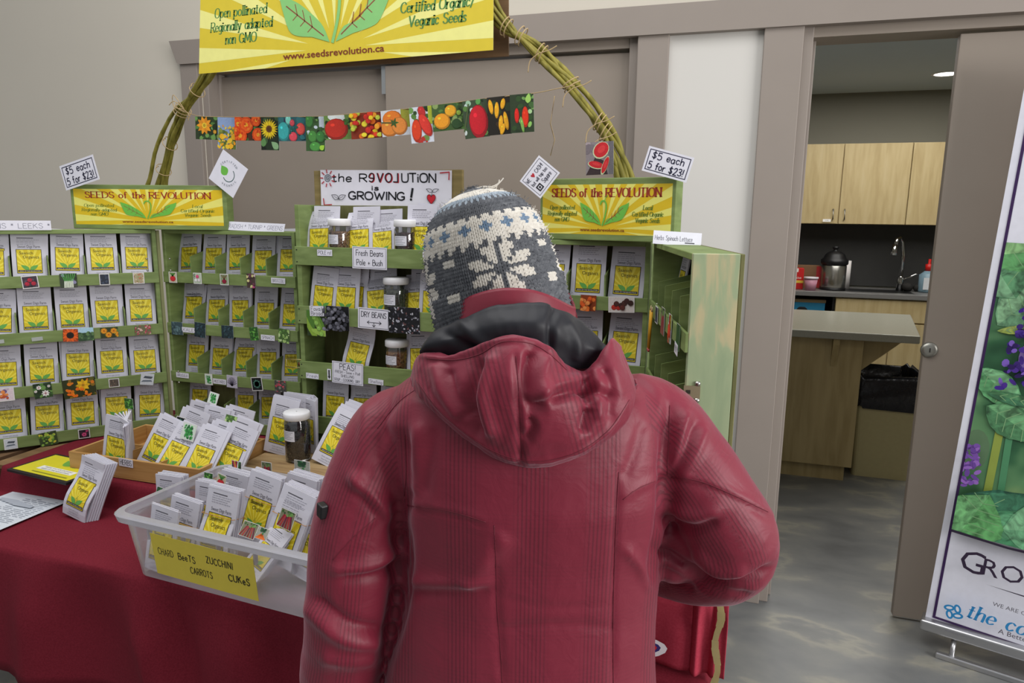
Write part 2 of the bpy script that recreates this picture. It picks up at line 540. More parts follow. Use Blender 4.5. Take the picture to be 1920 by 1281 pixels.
# casings of the wide sliding doors and of the kitchen opening
def casing(name, x0, x1, z0=0.0, z1=hz0 + .01, lip=0):
    mb = MB(TAUPE)
    mb.box((x0, 2.897, z0), (x1, WY + .001, z1))
    if lip:
        a = x1 if lip > 0 else x0
        mb.box((min(a, a + lip * .035), 2.925, z0), (max(a, a + lip * .035), 3.07, z1))
        mb.box((min(a, a + lip * .05), 2.99, z0), (max(a, a + lip * .05), 3.03, z1))
    return tag(mb.build(name, bevel=.003), kind='structure')
casing('trim_1', xl_o, xl_i, lip=1)
casing('trim_2', xr_i, xr_o, lip=-1)
casing('trim_3', xk_o, xk_i, lip=1)
mb = MB(TAUPE)
hx = atY(316, 90, 2.88).x
mb.prism([(hx, hz1), (hx + .035, hz0 + .002), (hx + .05, hz0 - .006), (5, hz0 - .006), (5, hz1)], .037)
mb.T = None
o = tag(mb.build('trim_4', loc=(0, 2.884, 0)), kind='structure')
mb = MB(TAUPE_D)
mb.box((xl_i, 2.93, 2.245), (2.2, 3.07, 2.36))
tag(mb.build('trim_5'), kind='structure')
# sliding leaves
xs = atY(726, 300, 2.96).x
def leaf(name, x0, x1, y0, hold=None):
    mb = MB(TAUPE_D)
    mb.box((x0, y0, .012), (x1, y0 + .035, 2.235))
    o = tag(mb.build(name, bevel=.003), kind='structure')
    return o
leaf('door_1', xl_i + .035, xs + .05, 3.005)
d2 = leaf('door_2', xs, xr_i - .03, 2.955)
mb = MB(M((170, 172, 172), .35, .9))
mb.box((xs - .028, 2.975, 2.12), (xs - .004, 2.99, 2.24))
mb.build('roller_bracket', d2)
px0 = .712
d3 = leaf('door_3', px0, 2.1, 2.955)
kl = atY(1742, 656, 2.955)
mb = MB(M((160, 158, 150), .35, .85))
mb.T = Matrix.Translation(kl) @ Matrix.Rotation(PI / 2, 4, 'X')
mb.smooth = True
mb.lathe([(.0, .012), (.017, .012), (.027, .009), (.03, .002), (.03, -.001)], 24, cap=False)
mb.smooth = False
mb.m = M((60, 58, 54), .5, .5)
mb.box((-.002, -.008, .012), (.002, .008, .0135))
mb.build('lock_cylinder', d3)
# ------------------------------------------------------------------ kitchen behind the wall
KW = M((126, 124, 113), .85, n=.03, scale=3)
KC = M((188, 200, 210), .85, n=.02, scale=3)
for nm, a, b, m in (('wall_kitchen_back', (-.8, 7.75, 0), (3.4, 7.85, 2.9), KW), ('wall_kitchen_left', (-.9, 3.08, 0), (-.8, 7.85, 2.9), KW),
                    ('wall_kitchen_right', (3.4, 3.08, 0), (3.5, 7.85, 2.9), KW), ('ceiling', (-.9, 3.08, 2.78), (3.5, 7.85, 2.88), KC)):
    mb = MB(m)
    mb.box(a, b)
    tag(mb.build(nm), kind='structure')
p = atZ(1770, 138, 2.78)
t = thing('ceiling_downlight', 'round glowing recessed downlight in the kitchen ceiling', 'light', (p.x + .02, p.y, 2.78))
mb = MB(M((230, 230, 228), .4)); mb.smooth = True
mb.lathe([(.115, 0), (.115, -.006), (.095, -.008), (.09, -.001)], 28, cap=False); mb.build('trim_ring', t)
mb = MB(emit_mat('lamp_glow', (255, 252, 244), 9)); mb.lathe([(.09, -.003), (.001, -.0031)], 28, cap=False); mb.build('diffuser', t)
MAPLE = ramp_mat('maple_laminate', [(.3, (172, 152, 108)), (.55, (184, 165, 122)), (.75, (190, 173, 132))], (6, 6, .7), 4, 4, .45, None, .4, .0)
DARK = M((58, 58, 57), .5, n=.12, scale=14)
STONE = M((150, 149, 136), .22, n=.12, scale=160)
GREYTOP = M((112, 111, 110), .35, n=.06, scale=60)
STEEL = M((180, 178, 172), .25, .95, n=.04)
BLK = M((20, 20, 22), .4)
def cab_doors(t, xs_, y, z0, z1, pull, name='door'):
    for i in range(len(xs_) - 1):
        d = boxpart(name, (xs_[i] + .004, y - .02, z0 + .004), (xs_[i + 1] - .004, y, z1 - .004), MAPLE, t, .002)
        s = 1 if i % 2 == 0 else -1
        hx_ = xs_[i + 1] - .05 if s > 0 else xs_[i] + .05
        hz = z0 + .09 if pull == 'low' else z1 - .1
        mb = MB(STEEL); mb.smooth = True
        mb.tube([(hx_, y - .02, hz - .05), (hx_, y - .045, hz - .045), (hx_, y - .045, hz + .045), (hx_, y - .02, hz + .05)], .006, 6)
        mb.build('handle', d)
xa, xb = atY(1578, 340, 7.38).x, atY(1706, 340, 7.38).x
dw = xb - xa
def upper(x0, x1, lab):
    t = thing('wall_cabinet', lab, 'cabinet', ((x0 + x1) / 2, 7.56, 1.535))
    c = (x0 + x1) / 2
    mb = MB(MAPLE); mb.box((x0 - c + .001, -.16, 0), (x1 - c - .001, .185, .74)); mb.build('carcass', t, .002)
    cab_doors(t, [x0 - c, 0, x1 - c], -.16, 0, .74, 'low')
    return t
upper(xa - dw, xb, 'pale maple wall cabinet above the coffee urn, doors meeting at two pulls')
upper(xb, xb + 2 * dw, 'pale maple wall cabinet above the kitchen tap')
upper(xa - 3 * dw, xa - dw, 'pale maple wall cabinet mostly behind the door casing')
t = Art(.07, .025, .0006, 'F0EEEA'); t.text('CUPS', 0, .008, .012, '555555')
tag(t.build('paper_label', mw=Matrix.Translation(atY(1550, 416, 7.355))), 'small white paper label stuck low on a kitchen wall cabinet door', 'label')
mb = MB(DARK); mb.box((-.7, 7.735, .93), (3.3, 7.748, 1.535)); tag(mb.build('trim_6'), kind='structure')
cx = atY(1567, 565, 7.12).x
t = thing('worktop', 'grey kitchen worktop running under the dark splashback', 'worktop', (1.2, 7.42, .87))
mb = MB(GREYTOP); mb.box((-1.9, -.32, 0), (2.1, .31, .045)); mb.build('slab', t, .004)
sx = atY(1640, 547, 7.3).x
mb = MB(M((90, 92, 92), .3, .8)); mb.box((sx - 1.2 - .35, -.19, .0452), (sx - 1.2 + .32, .12, .0465)); mb.build('sink_rim', t)
mb = MB(M((40, 40, 42), .3, .6)); mb.box((sx - 1.2 - .33, -.17, .0466), (sx - 1.2 + .3, .1, .047)); mb.build('sink_bowl', t)
def base(x0, x1, lab, n=2):
    t = thing('base_cabinet', lab, 'cabinet', (x0, 7.44, 0))
    boxpart('carcass', (.001, -.3, .1), (x1 - x0 - .001, .29, .868), MAPLE, t, .002)
    boxpart('toe_kick', (.001, -.24, 0), (x1 - x0 - .001, .28, .1), BLK, t)
    boxpart('drawer_front', (.003, -.32, .66), (x1 - x0 - .003, -.301, .86), MAPLE, t, .002)
    cab_doors(t, [(x1 - x0) * i / n for i in range(n + 1)], -.301, .11, .65, 'high')
base(cx, cx + .95, 'pale maple sink cabinet below the tap, right of the blue tray')
t = thing('undercounter_shelf', 'open dark recess under the kitchen worktop holding a blue tray', 'shelf', (cx - 1.0, 7.44, 0))
boxpart('back_panel', (0, .2, 0), (.995, .28, .868), BLK, t)
boxpart('side_panel', (0, -.3, 0), (.02, .2, .868), BLK, t)
boxpart('side_panel', (.975, -.3, 0), (.995, .2, .868), BLK, t)
boxpart('shelf_board', (.02, -.3, .58), (.975, .2, .6), M((150, 130, 95), .5), t)
t = thing('tray', 'blue storage tray with black openings under the worktop', 'tray', (cx - .5, 7.4, .601))
BLUE = M((40, 128, 170), .45)
boxpart('body', (-.46, -.22, 0), (.42, .15, .2), BLUE, t, .006)
boxpart('rim', (-.465, -.225, .2), (.425, .155, .23), M((150, 132, 100), .5), t, .004)
for x in (-.3, -.02, .22):
    mb = MB(BLK); mb.ball((x, -.221, .12), (.05, .006, .04), 14); mb.build('opening', t)
# island
t = thing('kitchen_island', 'maple kitchen island with thick speckled stone top and overhang', 'island', (.4, 4.5, 0))
mb = MB(STONE)
mb.prism([(-1.0, 0), (.645, 0), (.645, .045), (-1.0, .045)], 1.0)
mb.v = [V((p.x + (.16 * p.y if p.x > 0 else 0), p.y - .07, p.z + .897)) for p in mb.v]
mb.build('stone_top', t, .006, 3)
IS = ramp_mat('island_laminate', [(.3, (150, 132, 88)), (.55, (166, 148, 104)), (.75, (172, 154, 110))], (6, 6, .7), 4, 4, .45, None, .4, .0)
boxpart('body', (-.9, .005, .1), (.372, .75, .895), IS, t, .003)
boxpart('plinth', (-.9, .05, 0), (.34, .72, .1), IS, t)
mb = MB(IS); mb.prism([(0, .895), (.26, .895), (.22, .86), (0, .66)], .03)
mb.v = [p + V((.373, .15, 0)) for p in mb.v]; mb.build('bracket', t)
mb = MB(IS); mb.T = Matrix.Translation((.2, .004, 0)) @ Matrix.Rotation(-PI / 2, 4, 'Z')
mb.prism([(0, .895), (.055, .895), (.05, .86), (0, .72)], .035); mb.T = None; mb.build('bracket', t)
# bin
t = thing('waste_bin', 'tall beige kitchen waste bin lined with a black bag', 'bin', (.97, 4.86, 0))
mb = MB(M((170, 160, 118), .5)); mb.smooth = False
def rr(w_, d_, z, r=.03, n=4):
    out = []
    for cx_, cy_, a0 in ((w_ - r, d_ - r, 0), (-w_ + r, d_ - r, 90), (-w_ + r, -d_ + r, 180), (w_ - r, -d_ + r, 270)):
        for i in range(n + 1):
            a = R(a0 + 90 * i / n)
            out.append((cx_ + r * math.cos(a), cy_ + r * math.sin(a), z))
    return out
mb.loft([rr(.165, .19, .0), rr(.185, .21, .62), rr(.178, .203, .62), rr(.17, .2, .3)], True); mb.build('body', t)
mb = MB(M((26, 26, 30), .22, n=.2, scale=30, bump=.9)); mb.smooth = True
rings = []
for i, (s_, z) in enumerate(((1.05, .45), (1.08, .5), (1.07, .56), (1.06, .63), (1.02, .655), (.96, .65), (.93, .55))):
    r_ = rr(.187 * s_, .212 * s_, z, .05, 8)
    rings.append([(x * (1 + .02 * math.sin(k * 1.7 + i)), y * (1 + .02 * math.sin(k * 2.3 + i * 2)), zz + .012 * math.sin(k * 1.1 + i * .5)) for k, (x, y, zz) in enumerate(r_)])
mb.loft(rings, False); mb.build('bag_liner', t)
# worktop clutter
def counter_at(px, py=545, Y=7.3):
    q = atY(px, py, Y); return V((q.x, Y, .9155))
t = thing('coffee_urn', 'steel pump coffee urn with a black domed lid on the worktop', 'urn', counter_at(1560, 545, 7.34))
k = 1.25
mb = MB(STEEL); mb.smooth = True; mb.lathe([(.085 * k, .02), (.088 * k, .03), (.088 * k, .23), (.082 * k, .24)], 28); mb.build('body', t)
mb = MB(BLK); mb.smooth = True; mb.lathe([(.092 * k, 0), (.092 * k, .022)], 28); mb.build('base', t)
mb = MB(BLK); mb.smooth = True; mb.lathe([(.09 * k, .238), (.097 * k, .25), (.097 * k, .285), (.08 * k, .3), (.07 * k, .335), (.045 * k, .36), (.022, .37), (.018, .385), (.028, .395), (.028, .41), (.001, .413)], 28, cap=False); mb.build('lid', t)
t = thing('carton', 'red printed carton at the left end of the worktop', 'box', counter_at(1483, 545, 7.3))
boxpart('body', (-.1, -.05, 0), (.1, .06, .2), M((190, 30, 30), .5), t, .003)
boxpart('label_band', (-.101, -.0512, .06), (.101, -.0502, .085), M((225, 190, 70), .5), t)
boxpart('flap', (-.03, -.0512, .165), (.05, -.0502, .2), M((230, 226, 220), .5), t)
mb = Art(.1, .03, 0, None); mb.text('cookies', .03, .10, .032, 'F0E8E0'); o = mb.build('lettering', t); o.location = (0, -.0505, 0)
t = thing('cardboard_box', 'small brown cardboard box with a red edge behind a pink tub', 'box', counter_at(1514, 545, 7.45))
boxpart('body', (-.13, -.06, 0), (.1, .06, .22), M((120, 88, 60), .7), t, .003)
boxpart('edge_panel', (.06, -.0615, .01), (.1, -.0602, .215), M((170, 40, 44), .6), t)
t = thing('tub', 'small clear lidded tub of something pink on the worktop', 'tub', counter_at(1519, 545, 7.2))
mb = MB(M((196, 140, 160), .4)); mb.smooth = True; mb.lathe([(.045, 0), (.06, .11)], 20); mb.build('body', t)
mb = MB(M((214, 206, 212), .35)); mb.smooth = True; mb.lathe([(.066, .11), (.066, .125), (.02, .128)], 20); mb.build('lid', t)
t = thing('paper_towel_roll', 'white upright paper roll right behind the coffee urn', 'paper roll', counter_at(1580, 545, 7.52))
mb = MB(M((226, 222, 220), .8)); mb.smooth = True; mb.lathe([(.055, 0), (.055, .27)], 20); mb.build('paper', t)
mb = MB(M((150, 120, 90), .8)); mb.lathe([(.02, .2702), (.001, .2703)], 12, cap=False); mb.build('core', t)
q = counter_at(1686, 545, 7.5)
t = thing('kitchen_tap', 'chrome swan neck kitchen tap with pull-out spray', 'tap', q)
CH = M((196, 196, 194), .12, 1.0, n=.02)
mb = MB(CH); mb.smooth = True; mb.lathe([(.032, 0), (.03, .1), (.02, .13), (.018, .14)], 16); mb.build('base', t)
mb = MB(CH); mb.smooth = True; mb.tube([(0, 0, .13), (0, -.005, .34), (-.02, -.02, .46), (-.05, -.05, .5), (-.08, -.08, .485), (-.095, -.1, .44)], [.018, .016, .015, .015, .017, .02], 12); mb.build('spout', t)
mb = MB(CH); mb.smooth = True; mb.tube([(-.095, -.1, .44), (-.105, -.11, .34)], [.02, .03], 12); mb.build('spray_head', t)
mb = MB(CH); mb.smooth = True; mb.tube([(.02, 0, .1), (.12, -.01, .16), (.15, -.01, .165)], [.014, .009, .006], 10); mb.build('lever', t)
t = thing('soap_bottle', 'clear soap bottle with a red pump beside the tap', 'bottle', counter_at(1737, 545, 7.45))
mb = MB(M((120, 146, 160), .3)); mb.smooth = True; mb.lathe([(.07, 0), (.075, .02), (.075, .16), (.03, .2)], 18); mb.build('body', t)
mb = MB(M((190, 30, 24), .4)); mb.smooth = True; mb.lathe([(.032, .2), (.032, .26), (.012, .265), (.012, .31)], 14); mb.build('pump', t)
boxpart('paper_label', (-.05, -.0775, .03), (.05, -.0765, .14), M((208, 212, 216), .5), t)
mb = MB(M((34, 32, 30), .8, bump=.5)); mb.smooth = True
for dx, r_ in ((-.05, .05), (.04, .045)): mb.ball((dx, 0, r_ * .8), (r_, r_, r_ * .9), 12)
tag(mb.build('dish_cloth', loc=counter_at(1712, 545, 7.48)), 'dark crumpled dish cloth between the tap and soap bottle', 'cloth')

# ================================================================== roll-up banner at the right
B0 = V((.785, 2.80, .095)); bang = math.atan2(-.33, .943)
t = thing('rollup_banner', 'tall white roll-up banner with purple flower photo by the kitchen door', 'banner', (B0.x, B0.y, 0), bang)
lean = R(2.6)
BL = Matrix.Translation((0, 0, .1)) @ Matrix.Rotation(lean, 4, 'Y')
binv = (Matrix.Translation((B0.x, B0.y, 0)) @ Matrix.Rotation(bang, 4, 'Z') @ BL).inverted()
def bp(px, py):
    n = V((math.sin(bang), -math.cos(bang), 0))
    d = ray(px, py)
    q = binv @ (CAM + d * ((B0 - CAM).dot(n) / d.dot(n)))
    return (q.x, q.z)
a = Art(.86, 2.02, .0015, None, .35)
a.m = M('DFDFEA', .35); a.box((0, 0, 0), (.86, .0015, 2.02))
WHITE = 'E2E2EC'
u0, v0 = bp(1750, 1150); pt = bp(1895, 455)[1]; pb = bp(1790, 988)[1]
a.frame(.022, .02, .838, 2.0, .009, '3A2350')
GREENB = ramp_mat('leafy_bokeh', [(.3, (24, 60, 44)), (.45, (52, 98, 66)), (.58, (96, 140, 96)), (.72, (150, 176, 118))], (1, 1, 1), 5, 2, .4, None, .5, 0)
a.clip = (.031, pb, .829, pt)
a.rect(.031, pb, .829, pt, GREENB)
rn = random.Random(5)
def leafm(c):
    v = [int(c[i:i + 2], 16) for i in (0, 2, 4)]
    return ramp_mat('leaf_' + c, [(.3, tuple(int(x * .62) for x in v)), (.5, tuple(v)), (.7, tuple(min(255, int(x * 1.22)) for x in v))], (1, 1, 1), 24, 4, .4, None, 1.2, 0)
def bleaf(cx, cy, L, w_, ang, c1, c2):
    pts = []
    for i in range(13):
        s_ = i / 12
        pts.append((L * s_, w_ * math.sin(PI * s_ ** .8) * (1 + .06 * (i % 2))))
    pts += [(x, -y) for x, y in pts[::-1][1:-1]]
    ca, sa = math.cos(ang), math.sin(ang)
    tr = lambda q: (cx + q[0] * ca - q[1] * sa, cy + q[0] * sa + q[1] * ca)
    a.poly([tr(q) for q in pts], leafm(c1))
    a.poly([tr((L * s_, 0 if k == 0 else w_ * math.sin(PI * s_ ** .8) * .96)) for k, s_ in [(0, 0), (1, .15), (1, .35), (1, .6), (1, .85), (0, 1)]], leafm(c2))
    for s_ in (.2, .35, .5, .65, .8):
        for sg in (1, -1):
            q0, q1 = tr((L * s_, 0)), tr((L * (s_ + .1), sg * w_ * .8 * math.sin(PI * s_ ** .8)))
            if all(.04 < q[0] < .82 and pb + .01 < q[1] < pt - .01 for q in (q0, q1)): a.stroke([q0, q1], .0025, '7FA878')
def spike(cx, y0, y1, w_, cols, n):
    for i in range(n):
        yy = rn.uniform(y0, y1)
        s_ = (yy - y0) / (y1 - y0)
        ww = w_ * (1 - .55 * s_)
        a.ell(cx + rn.uniform(-ww, ww), yy, rn.uniform(.007, .016), rn.uniform(.005, .011), rn.choice(cols), rn.uniform(0, 3), 8)
for i in range(9): a.ell(rn.uniform(.05, .4), rn.uniform(pb + .1, pt), rn.uniform(.03, .07), rn.uniform(.03, .08), rn.choice(('8A6AB0', '6E8F5E', 'A8B878', '5D7A5A')))
for i in range(3): a.ell(.16 + i * .11, bp(1850, 660)[1] + .05 * i, .035, .06, '9A80C4')
PUR = ['3A2470', '4B2E8C', '5A3FA0', '2C1A58', '7A5CB8', '42288A']
a.rect(bp(1860, 880)[0] - .012, pb, bp(1860, 880)[0] + .012, bp(1870, 740)[1], '8E9E48')
a.stroke([(bp(1885, 900)[0], pb), (bp(1905, 740)[0], bp(1905, 740)[1])], .02, '4E8A62')
for (x, y, L, w_, ang, c1, c2) in ((1870, 610, .28, .075, .9, '6E9E78', '87B48A'), (1905, 560, .26, .08, 2.2, '5C9068', '79A880'), (1850, 480, .22, .06, .2, '5E9A60', '86B47A'),
                                   (1835, 690, .20, .05, -.7, '5F9E6A', '7CB684'), (1850, 760, .2, .055, -.5, '4E8058', '69A070'), (1870, 620, .13, .014, .2, 'A5B85A', 'B4C66A'), (1850, 735, .2, .02, -.1, '3F6E50', '4E8058')):
    q = bp(x, y); bleaf(q[0], q[1], L, w_, ang, c1, c2)
q0, q1 = bp(1925, 735), bp(1935, 470)
spike(q0[0], q0[1], q1[1], .085, PUR, 190)
q0, q1 = bp(1812, 905), bp(1818, 825)
spike(q0[0], q0[1], q1[1], .035, ['7A52A8', '9468BC', '6A4698'], 50)
for (x, y, L, w_, ang, c1, c2) in ((1785, 930, .5, .09, -.05, '2E5E4A', '3E7458'), (1790, 985, .55, .11, .1, '4A8A62', '5E9C72'), (1880, 985, .4, .12, .25, '6AA47A', '7CB488'), (1795, 1000, .2, .1, 1.2, '5C9A5E', '6EAA70')):
    q = bp(x, y); bleaf(q[0], q[1], L, w_, ang, c1, c2)
a.clip = None
q0, q1 = bp(1787, 990), bp(1920, 1008)
a.poly([(.031, pb - .004), (.2, pb - .012), (.5, pb - .003), (.5, pb + .012), (.2, pb - .004), (.031, pb + .006)], '2E2438')
q = bp(1800, 1058); a.text('G', q[0], q[1], .118, '33263C', align=-1)
q = bp(1842, 1067); a.text('ROW', q[0], q[1], .09, '33263C', align=-1)
q = bp(1850, 1086); a.poly([(q[0], q[1]), (q[0] + .3, q[1] - .012), (q[0] + .3, q[1] + .0)], '33263C')
q = bp(1862, 1125); a.text('WE ARE GRATEFUL TO', q[0], q[1], .021, '5A5560', align=-1)
q = bp(1813, 1146); a.hand('the co-op', q[0], q[1], .052, .0085, '2E86C0', align=-1, shear=.2, serif=True, gap=.2)
q = bp(1872, 1176); a.text('A Better Choice', q[0], q[1], .026, '4A4450', align=-1)
q = bp(1790, 1137)
for i in range(4):
    an = R(45 + 90 * i + 10)
    a.ell(q[0] + .018 * math.cos(an), q[1] + .018 * math.sin(an), .0175, .0115, '2E86C0', an + .9)
    a.ell(q[0] + .018 * math.cos(an), q[1] + .018 * math.sin(an), .010, .005, WHITE, an + .9)
a.T = None
o = a.build('printed_panel', t); o.matrix_local = BL
ALU = M((186, 186, 188), .3, .85, n=.04)
mb = MB(ALU); mb.box((-.012, -.035, .072), (.872, .04, .115)); mb.build('base_housing', t, .008, 3)
mb = MB(M((120, 120, 124), .4)); mb.box((.07, -.0356, .1), (.16, -.0352, .104)); mb.build('maker_strip', t)
mb = MB(ALU); mb.box((.02, -.012, .0), (.84, .012, .022)); mb.v = [p + V((.03, -.06, 0)) for p in mb.v]; mb.build('floor_foot', t, .004)
mb = MB(ALU); mb.smooth = True
for x in (.1, .76):
    mb = MB(ALU); mb.smooth = True; mb.tube([(x, .0, .074), (x, -.055, .012)], .009, 8); mb.build('leg_strut', t)
mb = MB(ALU); mb.smooth = True; mb.tube([(.43, .03, .1), (.47, .03, 2.12)], .011, 10); mb.build('support_pole', t)
mb = MB(ALU); mb.box((-.01, -.01, 2.012), (.87, .014, 2.04)); o = mb.build('top_clamp', t, .004); o.matrix_local = BL
# ================================================================== table under red cloth
TX0, TX1, TY0, TY1, TZ, RZ0 = -3.0, .0, 1.215, 2.16, .75, .83
WOODT = ramp_mat('table_wood', [(.3, (110, 84, 56)), (.7, (140, 110, 76))], (1, 8, 8), 3)
t = thing('folding_table', 'long folding table hidden beneath the red cloth', 'table', (-1.5, 1.68, 0))
boxpart('tabletop', (-1.48, -.44, .715), (1.47, .46, .742), WOODT, t, .004)
for x in (-1.35, 1.3):
    for y in (-.36, .38):
        mb = MB(M((70, 70, 72), .4, .7)); mb.smooth = True
        mb.tube([(x, y, 0), (x, y, .715)], .014, 10); mb.build('leg', t)
t = thing('display_riser', 'low wooden riser under the cloth carrying the green seed cases', 'riser', (-1.06, 1.83, .754))
boxpart('board', (-1.08, -.33, .058), (1.04, .3, .07), WOODT, t)
for x in (-1.05, -.03, 1.0): boxpart('foot', (x, -.3, 0), (x + .03, .28, .058), WOODT, t)
CLOTH = ramp_mat('red_cotton', [(.3, (104, 25, 38)), (.7, (118, 32, 46))], (1, 1, 1), 260, 3, .85, None, .2, .05, spec=.15)
def sm(a, b, x):
    x = max(0, min(1, (x - a) / (b - a)))
    return x * x * (3 - 2 * x)
RL = atZ(26, 862, .83).x
def cloth_h(x, y):
    f = sm(1.47, 1.492, y) * sm(RL - .012, RL + .012, x)
    g = sm(1.278, 1.302, y) * sm(-.62, -.58, x)
    h = TZ + (RZ0 - TZ) * max(f, g)
    h += .0012 * math.sin(9 * x + 3 * y) + .0025 * math.exp(-((x + 1.28) / .012) ** 2) * (y < 1.45)
    return h
A_ = [TX0 + .035 * i for i in range(int(-TX0 / .035) + 1)]
A_ = sorted(set(A_ + [RL - .02, RL - .01, RL, RL + .01, RL + .02] + [.0, .01, .02] + [-.64 + .01 * i for i in range(8)] + [.02 + .03 * i for i in range(1, 12)]))
B_ = [TY0 - .02 - .03 * i for i in range(11, 0, -1)] + [TY0 - .02, TY0 - .008, TY0] + [TY0 + .03 * i for i in range(1, 32)] + [1.47 + .004 * i for i in range(7)] + [1.27 + .005 * i for i in range(8)]
B_ = sorted(set(round(b, 4) for b in B_ if b <= TY1 + .001))
vs, fs = [], []
for a in A_:
    for b in B_:
        ox, oy = max(0, a - TX1), max(0, TY0 - b)
        x, y = min(a, TX1), max(b, TY0)
        z = cloth_h(x, y)
        d = max(ox, oy)
        if d > 0:
            bulge = .010 * (1 - math.exp(-d / .01))
            wav = 1.5 * min(1, d / .16) * (.010 * math.sin(x * 11 + 1.3) + .006 * math.sin(x * 23 + .4) + .030 * math.exp(-((x + 1.30 - .25 * d) / .05) ** 2) - .022 * math.exp(-((x + 1.19 - .1 * d) / .045) ** 2) + .02 * math.exp(-((x + 1.02 - .2 * d) / .04) ** 2) - .014 * math.exp(-((x + .95 - .15 * d) / .05) ** 2) + .016 * math.exp(-((x + 1.62 + .1 * d) / .05) ** 2))
            if oy > 0: y -= bulge + wav + .012 * d
            if ox > 0: x += bulge + min(1, d / .25) * .012 * math.sin(y * 17)
            z -= max(0, d - .004)
        vs.append((x, y, z))
nb = len(B_)
for i in range(len(A_) - 1):
    for j in range(nb - 1):
        fs.append((i * nb + j, (i + 1) * nb + j, (i + 1) * nb + j + 1, i * nb + j + 1))
mb = MB(CLOTH); mb.smooth = True; mb.add(vs, fs)
o = tag(mb.build('tablecloth'), 'deep red tablecloth draped over the stepped table', 'tablecloth')
s_ = o.modifiers.new('thick', 'SOLIDIFY'); s_.thickness = .0015; s_.offset = -1
# right-end red cloth with oval logo; pinker because window light is painted in
RED_LIT = ramp_mat('window_lit_red_cotton', [(.3, (166, 52, 70)), (.7, (178, 62, 80))], (1, 1, 1), 260, 3, .8, None, .2, .05, spec=.15)
def drape(name, x0, x1, yf, ztop, zbot, fold, m, back=.12, n=30, k=26):
    vs, fs = [], []
    for j in range(k + 1):
        s_ = j / k * (back + ztop - zbot)
        for i in range(n + 1):
            u = i / n
            x = x0 + (x1 - x0) * u
            if s_ < back: y, z = yf + back - s_, ztop
            else:
                d = s_ - back
                y, z = yf - .006 * (1 - math.exp(-d / .01)), ztop - d
                y -= fold(u, d); 
            vs.append((x, y, z))
    w_ = n + 1
    for j in range(k):
        for i in range(n):
            fs.append((j * w_ + i, j * w_ + i + 1, (j + 1) * w_ + i + 1, (j + 1) * w_ + i))
    mb = MB(m); mb.smooth = True; mb.add(vs, fs)
    o = mb.build(name)
    s_ = o.modifiers.new('thick', 'SOLIDIFY'); s_.thickness = .0016; s_.offset = 1
    return o
lg = atY(1232, 1217, 1.245)
o = drape('logo_cloth', -.45, atY(1306, 1200, 1.25).x, 1.256, .892, .757, lambda u, d: .014 * math.exp(-((u - .93) / .08) ** 2) * min(1, d / .06) + .006 * math.exp(-(d / .012) ** 2), RED_LIT, .11)
tag(o, 'window-lit red cloth with a white oval logo hanging at the right table corner', 'cloth')
a = Art(.12, .06, 0, None, .5)
a.ell(-.03, 0, .062, .023, 'ECECF0', R(8)); a.ell(-.032, -.001, .052, .016, '3A3478', R(10)); a.ell(-.033, -.001, .046, .0125, 'D42A34', R(10))
o2 = a.build('oval_logo', o); place(o2, (lg.x - .012, 1.2385, lg.z))
o = drape('folded_cloth', atY(1296, 1200, 1.25).x, atY(1362, 1200, 1.25).x, 1.262, .918, .757, lambda u, d: .010 + .016 * abs(math.sin(u * 5.2 + d * 3)) * min(1, .3 + d / .05) + .006 * math.sin(u * 13) * min(1, d / .05), RED_LIT, .045, 44)
tag(o, 'window-lit red cloth bunched in loose vertical folds at the right table end', 'cloth')
mb = MB(M((214, 210, 150), .6)); 
q0, q1 = atY(1350, 1132, 1.228), atY(1346, 1300, 1.228)
pts = [(q0.x + .004 * math.sin(i * .9) , 1.226 - .002 * math.sin(i), q0.z - (q0.z - q1.z) * i / 12) for i in range(13)]
for i in range(12):
    w_ = .006 + .001 * math.sin(i * 1.3)
    mb.add([(pts[i][0] - w_, pts[i][1], pts[i][2]), (pts[i][0] + w_, pts[i][1], pts[i][2]), (pts[i + 1][0] + w_, pts[i + 1][1], pts[i + 1][2]), (pts[i + 1][0] - w_, pts[i + 1][1], pts[i + 1][2])], [(0, 1, 2, 3), (3, 2, 1, 0)])
tag(mb.build('ribbon'), 'pale yellow ribbon hanging down the right table end', 'ribbon')

# ================================================================== green seed cases
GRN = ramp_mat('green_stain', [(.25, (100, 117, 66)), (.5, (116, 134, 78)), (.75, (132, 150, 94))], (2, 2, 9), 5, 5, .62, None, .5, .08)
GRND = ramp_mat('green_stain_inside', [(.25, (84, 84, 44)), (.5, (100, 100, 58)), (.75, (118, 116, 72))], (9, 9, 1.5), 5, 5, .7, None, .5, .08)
PLY = ramp_mat('green_washed_plywood', [(.3, (138, 156, 122)), (.5, (152, 166, 130)), (.58, (178, 172, 134)), (.66, (184, 174, 134)), (.74, (148, 164, 130))], (9, 9, 2.2), 3, 5, .6, None, .5, .05)
BRASS = M((170, 160, 130), .35, .8)
WOODC = ramp_mat('bare_pine', [(.3, (120, 104, 62)), (.7, (150, 132, 84))], (1, 6, 9), 4)
W_, H_, D_ = .535, .70, .092
ROWS = [.555, .375, .20, .036]
RH = .037
